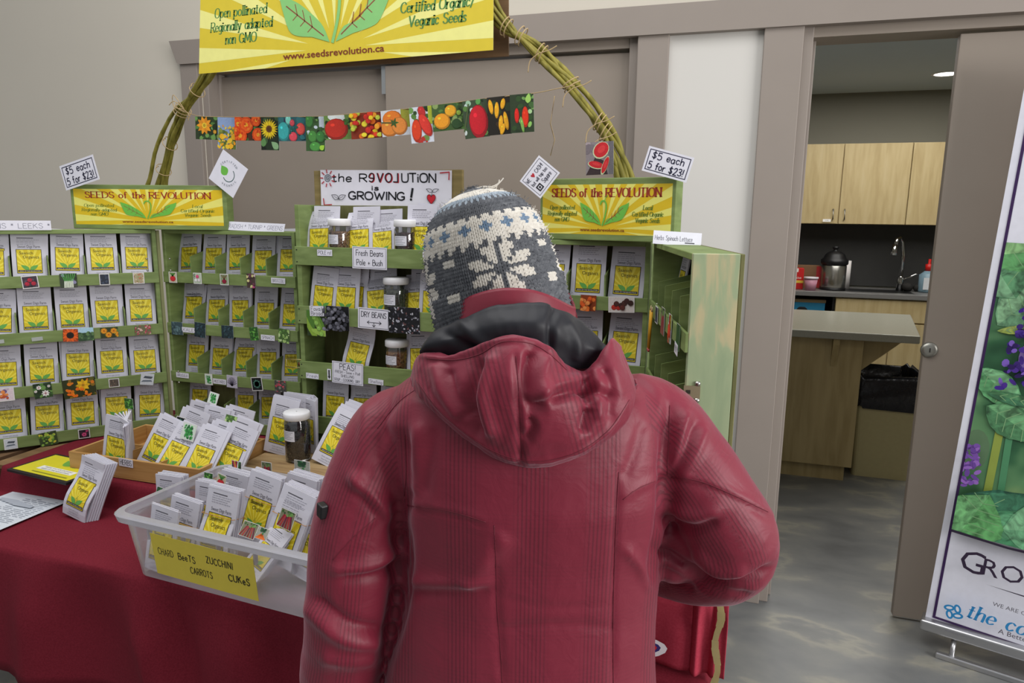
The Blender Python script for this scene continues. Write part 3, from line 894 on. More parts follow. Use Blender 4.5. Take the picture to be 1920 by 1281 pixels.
def wing(parent, x, y, ang, name, end_mat=None):
    wm = Matrix.Translation((x, y, 0)) @ Matrix.Rotation(ang, 4, 'Z')
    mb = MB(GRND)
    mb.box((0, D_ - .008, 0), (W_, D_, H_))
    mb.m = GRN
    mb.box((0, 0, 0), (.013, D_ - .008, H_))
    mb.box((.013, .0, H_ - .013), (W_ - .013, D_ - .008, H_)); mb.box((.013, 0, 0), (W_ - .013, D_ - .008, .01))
    mb.m = end_mat or GRN
    mb.box((W_ - .013, 0, 0), (W_, D_ - .008, H_))
    c = mb.build(name, parent, .0012, 1)
    c.matrix_local = wm
    pitch = (W_ - .026) / 5
    for z in ROWS:
        r = boxpart('rail', (.0005, -.006, z - RH), (W_ - .0005, 0, z), GRN, c, .001)
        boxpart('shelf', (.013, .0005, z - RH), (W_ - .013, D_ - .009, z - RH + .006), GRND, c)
        for k in range(1, 5):
            xx = .013 + pitch * k
            mb = MB(GRN)
            z0 = z - RH + .0065
            mb.add([(xx - .002, .001, z0), (xx + .002, .001, z0), (xx + .002, D_ - .01, z0), (xx - .002, D_ - .01, z0), (xx - .002, .001, z0 + .085), (xx + .002, .001, z0 + .085), (xx + .002, D_ - .01, z0 + .105), (xx - .002, D_ - .01, z0 + .105)],
                   [(0, 3, 2, 1), (4, 5, 6, 7), (0, 1, 5, 4), (1, 2, 6, 5), (2, 3, 7, 6), (3, 0, 4, 7)])
            mb.build('divider', c)
    return wm
def frameW(ang): return ang
# left case: B faces us, A is swung towards us on the left
lc = thing('seed_case', 'left green hinged seed case standing open in a V, full of packets', 'display case', (-1.9, 2.0, RZ0 + .003))
LC = Matrix.Translation((-1.9, 2.0, RZ0 + .003))
angA = math.atan2(.415, .335)
A0 = V((-1.897 - W_ * math.cos(angA), 1.972 - W_ * math.sin(angA)))
MA = LC @ wing(lc, A0.x + 1.9, A0.y - 2.0, angA, 'left_wing')
MBm = LC @ wing(lc, 0.004, -.004, 0, 'right_wing')
mb = MB(M((150, 152, 110), .6)); mb.box((-.004, -.024, .01), (.003, -.012, H_ - .003)); mb.build('hinge_strip', lc)
for z in (.56, .6, .16, .2):
    for dx, dy in ((-.03, -.03), (.04, .0)):
        mb = MB(STEEL); mb.smooth = True; mb.ball((dx, dy - .012, z), .004, 8); mb.build('hinge_screw', lc)
mb = MB(M((196, 180, 120), .35, .7)); mb.smooth = True
lx, ly, lz = W_ - .01, -.016, .265
mb.tube([(lx - .03, ly, lz + .014), (lx - .032, ly, lz - .012), (lx + .03, ly - .004, lz - .012), (lx + .03, ly - .004, lz + .016), (lx - .03, ly, lz + .014)], .0018, 6); mb.build('latch_loop', lc)
mb = MB(M((120, 84, 60), .4, .7)); mb.smooth = True; mb.ball((lx + .02, ly + .002, lz), (.009, .006, .009), 8); mb.build('latch_knob', lc)
# right case: D faces us, E is swung straight towards us
rc = thing('seed_case', 'right green hinged seed case, its right wing end-on with a metal hasp', 'display case', (-.2, 1.835, RZ0 + .003))
RC = Matrix.Translation((-.2, 1.835, RZ0 + .003))
MD = RC @ wing(rc, -W_, 0, 0, 'left_wing')
angE = math.atan2(-.52, .125)
ME = RC @ wing(rc, .008, -.004, angE, 'right_wing', PLY)
hs = atY(1306, 735, 1.315)
eo = RC.inverted() @ (ME @ V((W_, .0, 0)))
hz = hs.z - RZ0 - .003
mb = MB(BRASS)
mb.T = Matrix.Translation(eo) @ Matrix.Rotation(angE + PI / 2, 4, 'Z')
mb.box((-.004, -.004, hz - .012), (.026, -.0005, hz + .012)); mb.m = M((60, 58, 50), .5, .6); mb.box((.0, -.005, hz - .003), (.008, -.004, hz + .004))
mb.m = STEEL; mb.smooth = True
for dz in (-.016, .016): mb.ball((.021, -.002, hz + dz), (.006, .004, .006), 8)
mb.build('hasp', rc)
for z in (.535, .50):
    mb = MB(STEEL); mb.smooth = True; mb.ball((.026, -.03, z + .01), .004, 8); mb.build('hinge_screw', rc)
# centre crate
CX0, CW, CH_, CD = -1.306, .54, .787, .13
ct = thing('seed_crate', 'middle green crate of bean packets and jars under the hand-lettered sign', 'display case', (CX0, 1.92, RZ0 + .003))
MC = Matrix.Translation((CX0, 1.92, RZ0 + .003))
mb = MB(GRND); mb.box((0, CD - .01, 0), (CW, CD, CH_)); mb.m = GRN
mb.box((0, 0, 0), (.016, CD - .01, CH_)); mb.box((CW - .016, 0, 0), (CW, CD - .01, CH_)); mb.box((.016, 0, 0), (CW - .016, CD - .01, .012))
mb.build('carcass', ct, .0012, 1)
CROWS = [.659, .473, .294, .115]
for z in CROWS:
    boxpart('rail', (.001, -.009, z - .057), (CW - .001, 0, z), GRN, ct, .001)
    boxpart('shelf', (.016, .0005, z - .057), (CW - .016, CD - .011, z - .05), GRND, ct)
    for k in (0, 1):
        for dz in (-.01, -.047):
            mb = MB(M((46, 48, 40), .5, .5)); mb.ball((.008 + k * (CW - .016), -.0092, z + dz), (.0025, .001, .0025), 8); mb.build('nail_head', ct)

# ================================================================== seed packets
YEL, LEAF, INK = 'D6BF1C', '5FA046', '3A3A40'
PW, PH, PT = .092, .168, .0035
def leafshape(x, y, L, w_, ang, n=9):
    ca, sa = math.cos(ang), math.sin(ang)
    up = [(L * i / n, w_ * math.sin(PI * (i / n) ** .75)) for i in range(n + 1)]
    pts = up + [(a, -b) for a, b in up[::-1][1:-1]]
    return [(x + a * ca - b * sa, y + a * sa + b * ca) for a, b in pts]
def packet_mesh(seed, bend=0.0, curl=0.0, hi=.64, extra=None):
    rn = random.Random(seed)
    a = Art(PW, PH, PT, 'C9C7D2', .55)
    y = PH - .014 - rn.uniform(0, .012)
    a.rect(-.030, y, -.030 + rn.uniform(.03, .045), y + .0026, '55535C')
    for i in range(rn.randint(4, 6)):
        y -= .0052
        a.up()
        x = -.031
        e = .031 - rn.uniform(0, .016)
        while x < e:
            l = rn.uniform(.004, .011)
            a.rect(x, y, min(e, x + l), y + .0016, '9C9AA6', up=False); x += l + .0016
    top = PH * hi
    a.text('Sweet Digz Farm', .001, top + .0045, .0125, '5A5862', width=.06)
    lx0, lx1, ly0, ly1 = -.034, .034, .030, top
    a.rect(lx0, ly0, lx1, ly1, '35322A'); a.rect(lx0 + .0016, ly0 + .0016, lx1 - .0016, ly1 - .0016, YEL)
    a.clip = (lx0 + .0016, ly0 + .0016, lx1 - .0016, ly1 - .0016)
    for i in range(9):
        an = R(22 + 17 * i)
        a.poly([(0, ly0 + .014), (.1 * math.cos(an - .06), ly0 + .014 + .1 * math.sin(an - .06)), (.1 * math.cos(an + .06), ly0 + .014 + .1 * math.sin(an + .06))], 'E6D648', up=(i == 0))
    a.clip = None
    a.rect(lx0 + .003, ly0 + .004, lx1 - .003, ly0 + .0105, '2C2A28')
    a.text('SEEDS OF THE REVOLUTION', 0, ly0 + .0055, .0042, 'D8D4C0', width=.056)
    a.poly(leafshape(-.001, ly0 + .0115, .027, .0062, R(146)), LEAF); a.poly(leafshape(.001, ly0 + .0115, .027, .0062, R(34)), LEAF, up=False)
    a.stroke(catmull([(0, ly0 + .011), (.003, ly0 + .022), (0, ly0 + .028), (-.003, ly0 + .025), (.001, ly0 + .034)], 4), .0008, '8A9A30')
    a.text('Saanich', -.007, ly1 - .0165, .0135, '54501E', width=.036)
    a.text('Organics', .005, ly1 - .0295, .0135, '54501E', width=.043)
    a.text('Grown with love by', 0, .020, .0052, '6A6872', width=.04); a.text('Sweet Digz Farm', 0, .0125, .0052, '6A6872', width=.036)
    a.rect(-.025, .007, .025, .0084, '9C9AA6')
    if extra:
        a.rect(-.016, .042, .018, .078, 'E8E4E4'); extra(a)
    me_o = a.build('seed_packet')
    bm = bmesh.new(); bm.from_mesh(me_o.data)
    if bend or curl:
        for k in range(1, 9):
            g = bm.verts[:] + bm.edges[:] + bm.faces[:]
            bmesh.ops.bisect_plane(bm, geom=g, dist=1e-6, plane_co=(0, 0, PH * k / 9), plane_no=(0, 0, 1))
        for v in bm.verts:
            s_ = v.co.z / PH
            v.co.y += bend * s_ * s_ + curl * math.sin(2 * PI * s_)
            v.co.z -= abs(bend) * s_ * .25
    bm.to_mesh(me_o.data); bm.free()
    me = me_o.data
    bpy.data.objects.remove(me_o)
    return me
PK = [packet_mesh(1), packet_mesh(2, .006), packet_mesh(3, .03, .004), packet_mesh(4, .004, -.008), packet_mesh(5, .014, .0, .66)]
pk0 = []
def packet(p, rz=0, lean=.12, roll=0.0, var=0, label='', group=None, mw=None, sc=1.0):
    o = bpy.data.objects.new('seed_packet', PK[var % len(PK)])
    COL.objects.link(o)
    m = Matrix.Translation(V(p)) @ Matrix.Rotation(rz, 4, 'Z') @ Matrix.Rotation(-lean, 4, 'X') @ Matrix.Rotation(roll, 4, 'Y') @ Matrix.Scale(sc, 4)
    o.matrix_world = mw @ m if mw is not None else m
    return tag(o, label, 'seed packet', group)
rn = random.Random(11)
ORD = ['first', 'second', 'third', 'fourth', 'fifth']
RN = ['top', 'second', 'third', 'bottom']
def fill(MW, who, inner, depth=.018, skip=(), tilt=0.0, from_right=True, back=True):
    pitch = (W_ - .026) / 5
    for r_, z in enumerate(ROWS):
        for k in range(5):
            if (r_, k) in skip: continue
            n = ORD[4 - k] if from_right else ORD[k]
            cx = .013 + pitch * (k + .5)
            zz = z - RH + .007
            dz = rn.uniform(-.004, .008)
            ro = tilt + rn.uniform(-.035, .035)
            g = 'packets in the ' + who
            packet((cx, depth + .004, zz + .004 + max(0, dz)), 0, .16 + rn.uniform(-.03, .05), ro, rn.choice((0, 1, 1, 4)),
                   'seed packet in %s row of the %s, %s from %s' % (RN[r_], who, n, inner), g, MW)
            if back and rn.random() < .55:
                packet((cx + rn.uniform(-.004, .004), depth + .012, zz + .008 + rn.uniform(.002, .012)), 0, .17 + rn.uniform(-.01, .05), ro + rn.uniform(-.05, .05), 0,
                       'packet behind another, %s row of the %s, %s from %s' % (RN[r_], who, n, inner), g, MW)
fill(MA, 'far left case', 'the hinge', .012, tilt=.05)
fill(MBm, 'second case from left', 'the hinge', .045, skip=((3, 1), (3, 4)), tilt=-.05, from_right=False)
fill(MD, 'right case', 'the hinge', .016, back=False)
for r_, k in ((0, 0), (0, 2), (1, 2), (0, 4), (2, 1), (2, 3)):
    packet((.013 + .1018 * (k + .5), .055, ROWS[r_] - RH + .01), 0, .12, rn.uniform(-.05, .05), 1, 'seed packet in %s row of the end-on right case, %s from the hinge' % (RN[r_], ORD[k]), 'packets in the end-on right case', ME)
for (x, row, lean, roll, var, sc, w_) in ((.062, 0, .14, -.06, 2, 1, 'left of the brown bean jar'), (.205, 0, .16, -.09, 2, 1, 'between the two bean jars'), (.285, 0, .2, -.12, 2, .96, 'just left of the dark bean jar'), (.415, 0, .1, .0, 0, 1.05, 'right of the dark bean jar'),
                           (.066, 1, .08, .08, 1, 1, 'at the left end'), (.150, 1, .1, .02, 1, 1, 'above the black bean photo'), (.265, 1, .18, -.14, 2, 1, 'left of the green bean jar'), (.40, 1, .2, -.1, 2, 1, 'right of the green bean jar'), (.45, 1, .1, 0, 1, 1, 'beside the knitted hat'),
                           (.18, 2, .06, .14, 3, 1.02, 'alone in the middle'), (.41, 2, .14, -.08, 1, 1, 'right of the tan pea jar'),
                           (.10, 3, .08, .02, 0, 1, 'at the left end'), (.20, 3, .12, -.03, 3, 1, 'below the peas card'), (.31, 3, .1, 0, 0, 1, 'below the shelling label')):
    packet((x, .028, CROWS[row] - .045), 0, lean, roll, var, 'seed packet, %s shelf of the middle crate, %s' % (RN[row], w_), 'packets in the middle crate', MC, sc)
    if row < 2: packet((x + .012, .05, CROWS[row] - .042), 0, lean * .9, roll + .06, 0, 'packet tucked behind, %s shelf of crate, %s' % (RN[row], w_), 'packets in the middle crate', MC, sc)

# ------------------------------------------------------------------ jars of beans
GLASS = clear_mat('jar_glass', (250, 250, 250), (240, 240, 240), .3, .05, .02)
def jar(p, beans, label, h=.118, r=.034, seed=0, face=-.25, cols=None):
    t = thing('bean_jar', label, 'jar', p)
    rn = random.Random(seed)
    mb = MB(GLASS); mb.smooth = True; mb.lathe([(r * .9, 0), (r, .004), (r, h - .012), (r * .88, h - .004), (r * .88, h)], 28); mb.build('glass', t)
    mb = MB(M(beans[0], .45)); mb.smooth = True
    mb.lathe([(r * .78, .004), (r * .82, .008), (r * .82, h - .022), (.002, h - .02)], 20)
    ks = [M(b, .35) for b in beans]
    for i in range(330):
        mb.m = ks[i % len(ks)]
        a_ = rn.uniform(0, 2 * PI); z = rn.uniform(.008, h - .022)
        mb.ball((r * .86 * math.cos(a_), r * .86 * math.sin(a_), z), (.0062, .0042, .0042), 6, Matrix.Rotation(a_, 3, 'Z') @ Matrix.Rotation(rn.uniform(-1.4, 1.4), 3, 'X') @ Matrix.Rotation(PI / 2, 3, 'Z'))
    o = mb.build('beans', t); o['kind'] = 'stuff'
    mb = MB(M((226, 225, 228), .45)); mb.smooth = True
    mb.lathe([(r * .98, h - .004), (r * 1.04, h - .002), (r * 1.04, h + .014), (r * .97, h + .0175), (.002, h + .018)], 32, cap=False); mb.build('lid', t)
    mb = MB(M((214, 213, 222), .6))
    n = 10
    rr_ = r + .0006
    z0, z1 = h * .50, h * .74
    mb.add([(rr_ * math.cos(R(-90) + face + 1.25 * (i / n - .5)), rr_ * math.sin(R(-90) + face + 1.25 * (i / n - .5)), z) for z in (z0, z1) for i in range(n + 1)], [(i, i + 1, i + n + 2, i + n + 1) for i in range(n)])
    mb.m = M('7C7A86', .6)
    rr_ += .0002
    for k in range(5):
        z = z1 - .005 - k * .005
        for i in range(1, n - 1 - (k % 3)):
            p4 = [(rr_ * math.cos(R(-90) + face + 1.25 * (j / n - .5)), rr_ * math.sin(R(-90) + face + 1.25 * (j / n - .5)), zz) for zz in (z, z + .0014) for j in (i, i + .86)]
            mb.add(p4, [(0, 1, 3, 2)])
    mb.build('paper_label', t)
    return t
cz = lambda r_: RZ0 + .003 + CROWS[r_] - .049
jar((CX0 + .135, 1.957, cz(0)), [(140, 104, 74), (120, 84, 58), (158, 122, 88)], 'white-lidded jar of brown beans on the top shelf of the middle crate', seed=1)
jar((CX0 + .36, 1.957, cz(0)), [(70, 34, 32), (56, 24, 26), (84, 46, 40)], 'white-lidded jar of dark red beans on the top crate shelf near the hat', seed=2, face=-.1)
jar((CX0 + .325, 1.957, cz(1)), [(74, 80, 66), (58, 64, 54), (92, 98, 80)], 'white-lidded jar of grey-green beans above the dry beans card', h=.13, r=.038, seed=3)
jar((CX0 + .325, 1.957, cz(2)), [(164, 112, 62), (146, 94, 50), (184, 134, 80)], 'white-lidded jar of golden tan peas on the third crate shelf', h=.115, r=.036, seed=4)
jp = atZ(560, 862, .856)
jar((jp.x, jp.y, .8585), [(26, 24, 28), (18, 17, 21), (36, 34, 38)], 'large white-lidded jar of black beans on the wooden board', h=.132, r=.038, seed=5)
# wooden board under it
t = thing('wooden_board', 'weathered wooden board on the riser carrying the black bean jar', 'board', (-1.08, 1.7, RZ0 + .003))
BOARD = ramp_mat('weathered_board', [(.25, (120, 92, 60)), (.5, (158, 130, 90)), (.75, (176, 150, 108))], (1.2, 9, 9), 4, 6, .7, None, .8, .15)
boxpart('plank', (-.28, -.15, 0), (.3, .13, .022), BOARD, t, .002)
# big crate sign
def signcard(px0, py0, px1, py1, Y):
    return atY(px0, py0, Y), atY(px1, py1, Y)
p, q = signcard(586, 320, 866, 470, 2.047)
t = thing('wooden_backboard', 'bare pine board behind the hand-lettered revolution sign', 'board', ((p.x + q.x) / 2, 2.053, RZ0 + .003 + CH_ - .06))
hw = (q.x - p.x) / 2
bz = p.z - (RZ0 + .003 + CH_ - .06)
boxpart('plank', (-hw, 0, 0), (hw, .014, bz), WOODC, t, .002)
p, q = signcard(599, 320, 846, 391, 2.045)
wd, hh = (q.x - p.x), (p.z - q.z)
a = Art(wd, hh, .001, 'E4E2EC', .4)
K = '16161C'
a.hand('the R', -.27 * wd, hh * .69, .205 * hh, .0042, K, width=.27 * wd, jit=.03, rnd=rn, gap=.2)
# the reversed e, v, o and l in red over black
x = -.115 * wd
for st in ([[(.42, .42), (0, .5), (.05, .85), (.25, 1), (.42, .8), (.4, .2), (.2, 0), (0, .1)]], [[(0, 1), (.25, 0), (.55, 1)]], [[(.3, 1), (.05, .8), (0, .4), (.2, 0), (.5, .1), (.6, .5), (.5, .9), (.3, 1)]], [[(.4, 1), (.4, 0), (0, .02)]]):
    for s_ in st:
        if len(s_) > 3: s_ = catmull(s_)
        pts = [(x + c_ * .075 * wd * 1.05, hh * .69 + d_ * .225 * hh) for c_, d_ in s_]
        a.stroke([(u + .0025, v - .001) for u, v in pts], .0045, 'B52230'); a.stroke(pts, .0036, K)
    x += .062 * wd
a.hand('UTiON', .26 * wd, hh * .69, .225 * hh, .0042, K, width=.25 * wd, jit=.03, rnd=rn)
a.hand('is', -.07 * wd, hh * .47, .12 * hh, .0034, K, width=.05 * wd)
a.hand('GROWING', -.06 * wd, hh * .22, .2 * hh, .0044, K, width=.43 * wd, jit=.03, rnd=rn)
a.stroke([(.215 * wd, hh * .52), (.205 * wd, hh * .3)], .007, K); a.ell(.203 * wd, hh * .235, .004, .004, K)
sp = [(-.44 * wd + .0135 * (1 - i / 30) * math.cos(i * .55), hh * .77 + .0135 * (1 - i / 30) * math.sin(i * .55)) for i in range(30)]
a.stroke(sp, .0022, '44505C')
for i in range(9):
    an = 2 * PI * i / 9 + .3
    a.stroke([(-.44 * wd + .017 * math.cos(an), hh * .77 + .017 * math.sin(an)), (-.44 * wd + .027 * math.cos(an), hh * .77 + .027 * math.sin(an))], .0032, 'B02230')
for ang in (25, 155):
    pts = leafshape(-.355 * wd, hh * .22, .028, .0075, R(ang)); a.stroke(pts + [pts[0]], .0016, K); a.stroke([pts[0], (pts[0][0] + .018 * math.cos(R(ang)), pts[0][1] + .018 * math.sin(R(ang)))], .001, K)
hc = (.355 * wd, hh * .26)
heart = [(hc[0] + .0125 * math.sin(i * .21) ** 3 * 1.15, hc[1] + .0011 * (13 * math.cos(i * .21) - 5 * math.cos(2 * i * .21) - 2 * math.cos(3 * i * .21) - math.cos(4 * i * .21))) for i in range(30)]
a.poly(heart, 'C42230'); a.stroke(heart + [heart[0]], .0014, K)
a.stroke([(hc[0], hc[1] + .01), (hc[0] + .004, hc[1] + .022)], .0014, K)
for ang in (20, 160):
    pts = leafshape(hc[0] + .004, hc[1] + .022, .022, .005, R(ang)); a.stroke(pts + [pts[0]], .0015, K)
a.stroke([(.42 * wd, hh * .93), (.485 * wd, hh * .955), (.483 * wd, hh * .76)], .0035, 'B02230')
a.stroke([(-.475 * wd, hh * .22), (-.47 * wd, hh * .04), (-.41 * wd, hh * .06)], .0035, 'B02230')
o = a.build('lettered_sign'); place(o, ((p.x + q.x) / 2, 2.049, q.z), roll=R(.6))
tag(o, 'large white hand-lettered sign reading the revolution is growing', 'sign')

# ------------------------------------------------------------------ printed yellow signs
def sunprint(a, w_, h_, x0, y0, title=True, g='5F7A2C', leafc='6CB848', scale=1.0):
    a.clip = (x0, y0, x0 + w_, y0 + h_)
    a.rect(x0, y0, x0 + w_, y0 + h_, 'DABA24' if title else 'D6C034')
    cx, cy = x0 + w_ * .5, y0 + h_ * .12
    L = w_
    for i, an in enumerate((3, 22, 40, 56, 68, 79, 90, 101, 112, 124, 140, 158, 177, -12, 192, -35, 215)):
        d_ = R(2.6 + 2.2 * abs(math.cos(R(an))))
        r0 = .10 * w_ if 0 < an < 180 else .16 * w_
        an = R(an)
        a.poly([(cx + r0 * math.cos(an), cy + r0 * math.sin(an) * .6), (cx + L * math.cos(an - d_), cy + L * .62 * math.sin(an - d_)), (cx + L * math.cos(an + d_), cy + L * .62 * math.sin(an + d_))], 'E6E074' if title else 'EAE68C', up=(i == 0))
    a.clip = None
    u = h_
    T = lambda s_, fx, fy, sz, wf, c: a.hand(s_, x0 + w_ * fx, y0 + h_ * fy, sz * u, sz * u * (.25 if sz > .1 else .17), c, width=wf * w_, serif=True, shear=0 if sz > .1 else .14)
    if title: T('SEEDS of the REVOLUTION', .5, .755, .165, .84, '9A3A24')
    for s_, fy, wf in (('Open pollinated', .50, .2), ('Regionally adapted', .375, .235), ('non GMO', .255, .115)): T(s_, .165, fy, .085, wf, g)
    for s_, fy, wf in (('Local', .50, .066), ('Certified Organic' + ('/' if not title else ''), .375, .225), ('Veganic Seeds', .255, .175)): T(s_, .83, fy, .085, wf, g)
    a.text('www.seedsrevolution.ca', x0 + w_ * .49, y0 + h_ * .065, .085 * u, '7A3420', width=.345 * w_, bold=.016)
    bx, by = x0 + w_ * .492, y0 + h_ * .185
    for sg in (1, -1):
        tip = (bx + sg * .19 * w_, by + .44 * h_)
        up = [(0, 0), (.03, .13), (.085, .18), (.12, .36), (.165, .42), (.19, .46)] if sg > 0 else [(0, 0), (.02, .14), (.05, .24), (.10, .36), (.14, .42), (.17, .46)]
        lo = [(.185, .36), (.15, .16), (.12, .1), (.06, .06)] if sg > 0 else [(.16, .33), (.14, .14), (.11, .08), (.06, .06)]
        a.poly([(bx + sg * .01 * w_ + sg * q_[0] * w_, by + q_[1] * h_) for q_ in catmull(up, 3) + catmull(lo, 3)], leafc)
        tr = lambda s_, o_: (bx + sg * (.03 + .125 * s_) * w_ , by + (.06 + .29 * s_ + o_) * h_)
        a.stroke([tr(s_ / 6, 0) for s_ in range(7)], .011 * u, '8A4A34')
        for s_ in (.3, .5, .7):
            for od in (.08, -.08):
                q0, q1 = tr(s_, 0), tr(s_ + (.13 if od < 0 else .05), od)
                a.stroke([q0, q1], .008 * u, '8A4A34', up=False)
    st = catmull([(bx, by), (bx + .02 * w_, by + .2 * h_), (bx + .028 * w_, by + .38 * h_), (bx + .015 * w_, by + .48 * h_), (bx - .008 * w_, by + .48 * h_), (bx - .018 * w_, by + .42 * h_)], 5)
    a.stroke(st, .03 * u, leafc)
    a.stroke(catmull([(bx + .012 * w_, by + .48 * h_), (bx + .022 * w_, by + .56 * h_), (bx + .035 * w_, by + .6 * h_)], 4), .012 * u, leafc)
def toplabel(name, label, P0, P1, hgt, extra=()):
    """green wooden sign block with the yellow print, between two floor-plan points"""
    P0, P1 = V(P0), V(P1)
    ang = math.atan2(P1.y - P0.y, P1.x - P0.x)
    L = (P1 - P0).length
    t = thing(name, label, 'sign', (P0.x, P0.y, P0.z), ang)
    boxpart('block', (0, 0, 0), (L, .05, hgt), GRN, t, .002)
    a = Art(L, hgt, 0, None, .35)
    sunprint(a, L * .955, hgt * .80, L * .02, hgt * .10)
    a.build('printed_panel', t)
    return t
p0, p1 = atY(138, 425, 1.87), atY(428, 435, 2.0)
topz = RZ0 + .003 + H_ + .001
toplabel('case_sign', 'green block with yellow printed seed sign on the left case', (p0.x, 1.87, topz), (p1.x, 2.0, topz), .147)
p0, p1 = atY(1012, 440, 1.85), atY(1264, 440, 1.76)
toplabel('case_sign', 'green block with yellow printed seed sign on the right case', (p0.x, 1.85, topz), (p1.x, 1.76, topz), .157)

# ------------------------------------------------------------------ hand-lettered price and category cards
def card(name, label, c, w_, h_, rz=0.0, lean=0.0, roll=0.0, cat='card', base='DEDDE8', mw=None):
    a = Art(w_, h_, .0008, base, .5, z0=-h_ / 2)
    def fin(group=None):
        o = a.build(name)
        place(o, c, rz, lean, roll)
        if mw is not None: o.matrix_world = mw @ o.matrix_world
        return tag(o, label, cat, group)
    return a, fin
def price(px, py, Y, roll, label, size=1.0, gap=(1, 1)):
    c = atY(px, py, Y)
    w_, h_ = .152 * size, .082 * size
    a, fin = card('price_card', label, c, w_, h_, roll=roll, cat='price card')
    I = '2A2A44'
    a.frame(-w_ / 2 + .007 * size, -h_ / 2 + .007 * size, w_ / 2 - .007 * size, h_ / 2 - .007 * size, .0028 * size, I)
    a.hand('$5 each', -.002, .006 * size, .022 * size, .0034 * size, I, width=.105 * size, jit=.04, rnd=rn, gap=.22)
    a.hand('5 for $23!', -.001, -.027 * size, .022 * size, .0034 * size, I, width=.118 * size, jit=.04, rnd=rn, gap=.2)
    return fin()
price(149, 324, 1.862, R(-14), 'small white price card taped to the left end of the left case sign')
price(1252, 308, 1.745, R(15.5), 'larger white price card taped to the right end of the right case sign', .72)
# certified diamond
c = atY(428, 326, 1.985)
a, fin = card('certified_card', 'white diamond card with green leaf logo on the left case sign', c, .112, .112, roll=R(35), base='E2E1EC')
a.poly([(x * math.cos(R(35)) - y * math.sin(R(35)), x * math.sin(R(35)) + y * math.cos(R(35))) for x, y in leafshape(-.006, -.004, .036, .015, R(120))], '6DB84A')
rt = lambda x, y: (x * math.cos(R(35)) - y * math.sin(R(35)), x * math.sin(R(35)) + y * math.cos(R(35)))
a.stroke([rt(-.012 + .022 * math.cos(R(k)) + .014, -.004 + .022 * math.sin(R(k))) for k in range(200, 395, 12)], .0026, '3A5A58')
for s_, r0, a0, da in (('CERTIFIED', .036, 128, -12.5), ('VEGANIC', .041, 232, 14)):
    for i, ch in enumerate(s_):
        an = a0 + da * i
        q = rt(r0 * math.cos(R(an)), r0 * math.sin(R(an)))
        a.text(ch, q[0], q[1], .0095, '55606A', rot=R(35) + R(an - 90 if da < 0 else an + 90))
fin()
# we love cash card (no payment square code beyond its simple logo)
c = atY(1012, 332, 1.80)
a, fin = card('cash_card', 'white diamond card with red heart at the left end of the right case sign', c, .082, .072, roll=R(-52), base='E2E1EA')
I = '3A3A4A'
a.frame(-.036, -.031, .036, .031, .0012, I)
a.hand('WE', -.027, .012, .010, .0012, I, width=.012); a.hand('CASH!', .016, .012, .010, .0012, I, width=.026)
a.poly([(-.008 + .0052 * math.sin(i * .21) ** 3, .0165 + .00042 * (13 * math.cos(i * .21) - 5 * math.cos(.42 * i) - 2 * math.cos(.63 * i))) for i in range(30)], 'B8303C')
a.hand('but will tap too', 0, -.003, .009, .0011, I, width=.058)
a.frame(-.027, -.025, -.011, -.009, .003, '1E1E22'); a.rect(-.0215, -.0195, -.0165, -.0145, '1E1E22')
a.hand('Square', .012, -.02, .012, .0012, I, width=.03)
fin()
# header strips on top of the wings
def strip(name, label, txt, px0, py, px1, Y, h_, rz=0, roll=0, lean=0, txtw=.9, x_off=0):
    p, q = atY(px0, py, Y), atY(px1, py, Y)
    w_ = abs((q - p).length)
    a, fin = card(name, label, ((p.x + q.x) / 2, Y, p.z), w_, h_, rz, lean, roll, cat='label strip')
    a.hand(txt, x_off, -h_ * .3, h_ * .55, h_ * .055, '8C8C9A', width=w_ * txtw, gap=.2)
    return fin()
q = MA @ V((.2, .0, H_ + .0135)); 
a, fin = card('category_strip', 'white strip lettered onions and leeks on the far left case wing', MA @ V((.118, -.003, H_ + .014)), .235, .03, angA, cat='label strip')
a.hand('* ONIONS * LEEKS *', .006, -.009, .015, .0016, '8C8C9A', width=.215, gap=.2); fin()
a, fin = card('category_strip', 'white strip lettered radish, turnip and greens on the left case', MBm @ V((.38, .01, H_ + .014)), .225, .03, 0, .35, R(1.5), cat='label strip')
a.hand('RADISH * TURNIP * GREENS', 0, -.008, .014, .0014, '8C8C9A', width=.21, gap=.2); fin()
a, fin = card('category_strip', 'white slip lettered lettuce lying on the end-on right case', RC @ V((.075, -.14, H_ + .014)), .11, .032, R(8), .3, R(3), cat='label strip')
a.hand('Herbs Spinach Lettuce', -.008, -.006, .011, .0012, '7C7C88', width=.085, gap=.2); a.rect(.018, -.011, .04, -.0085, '44444C'); fin()
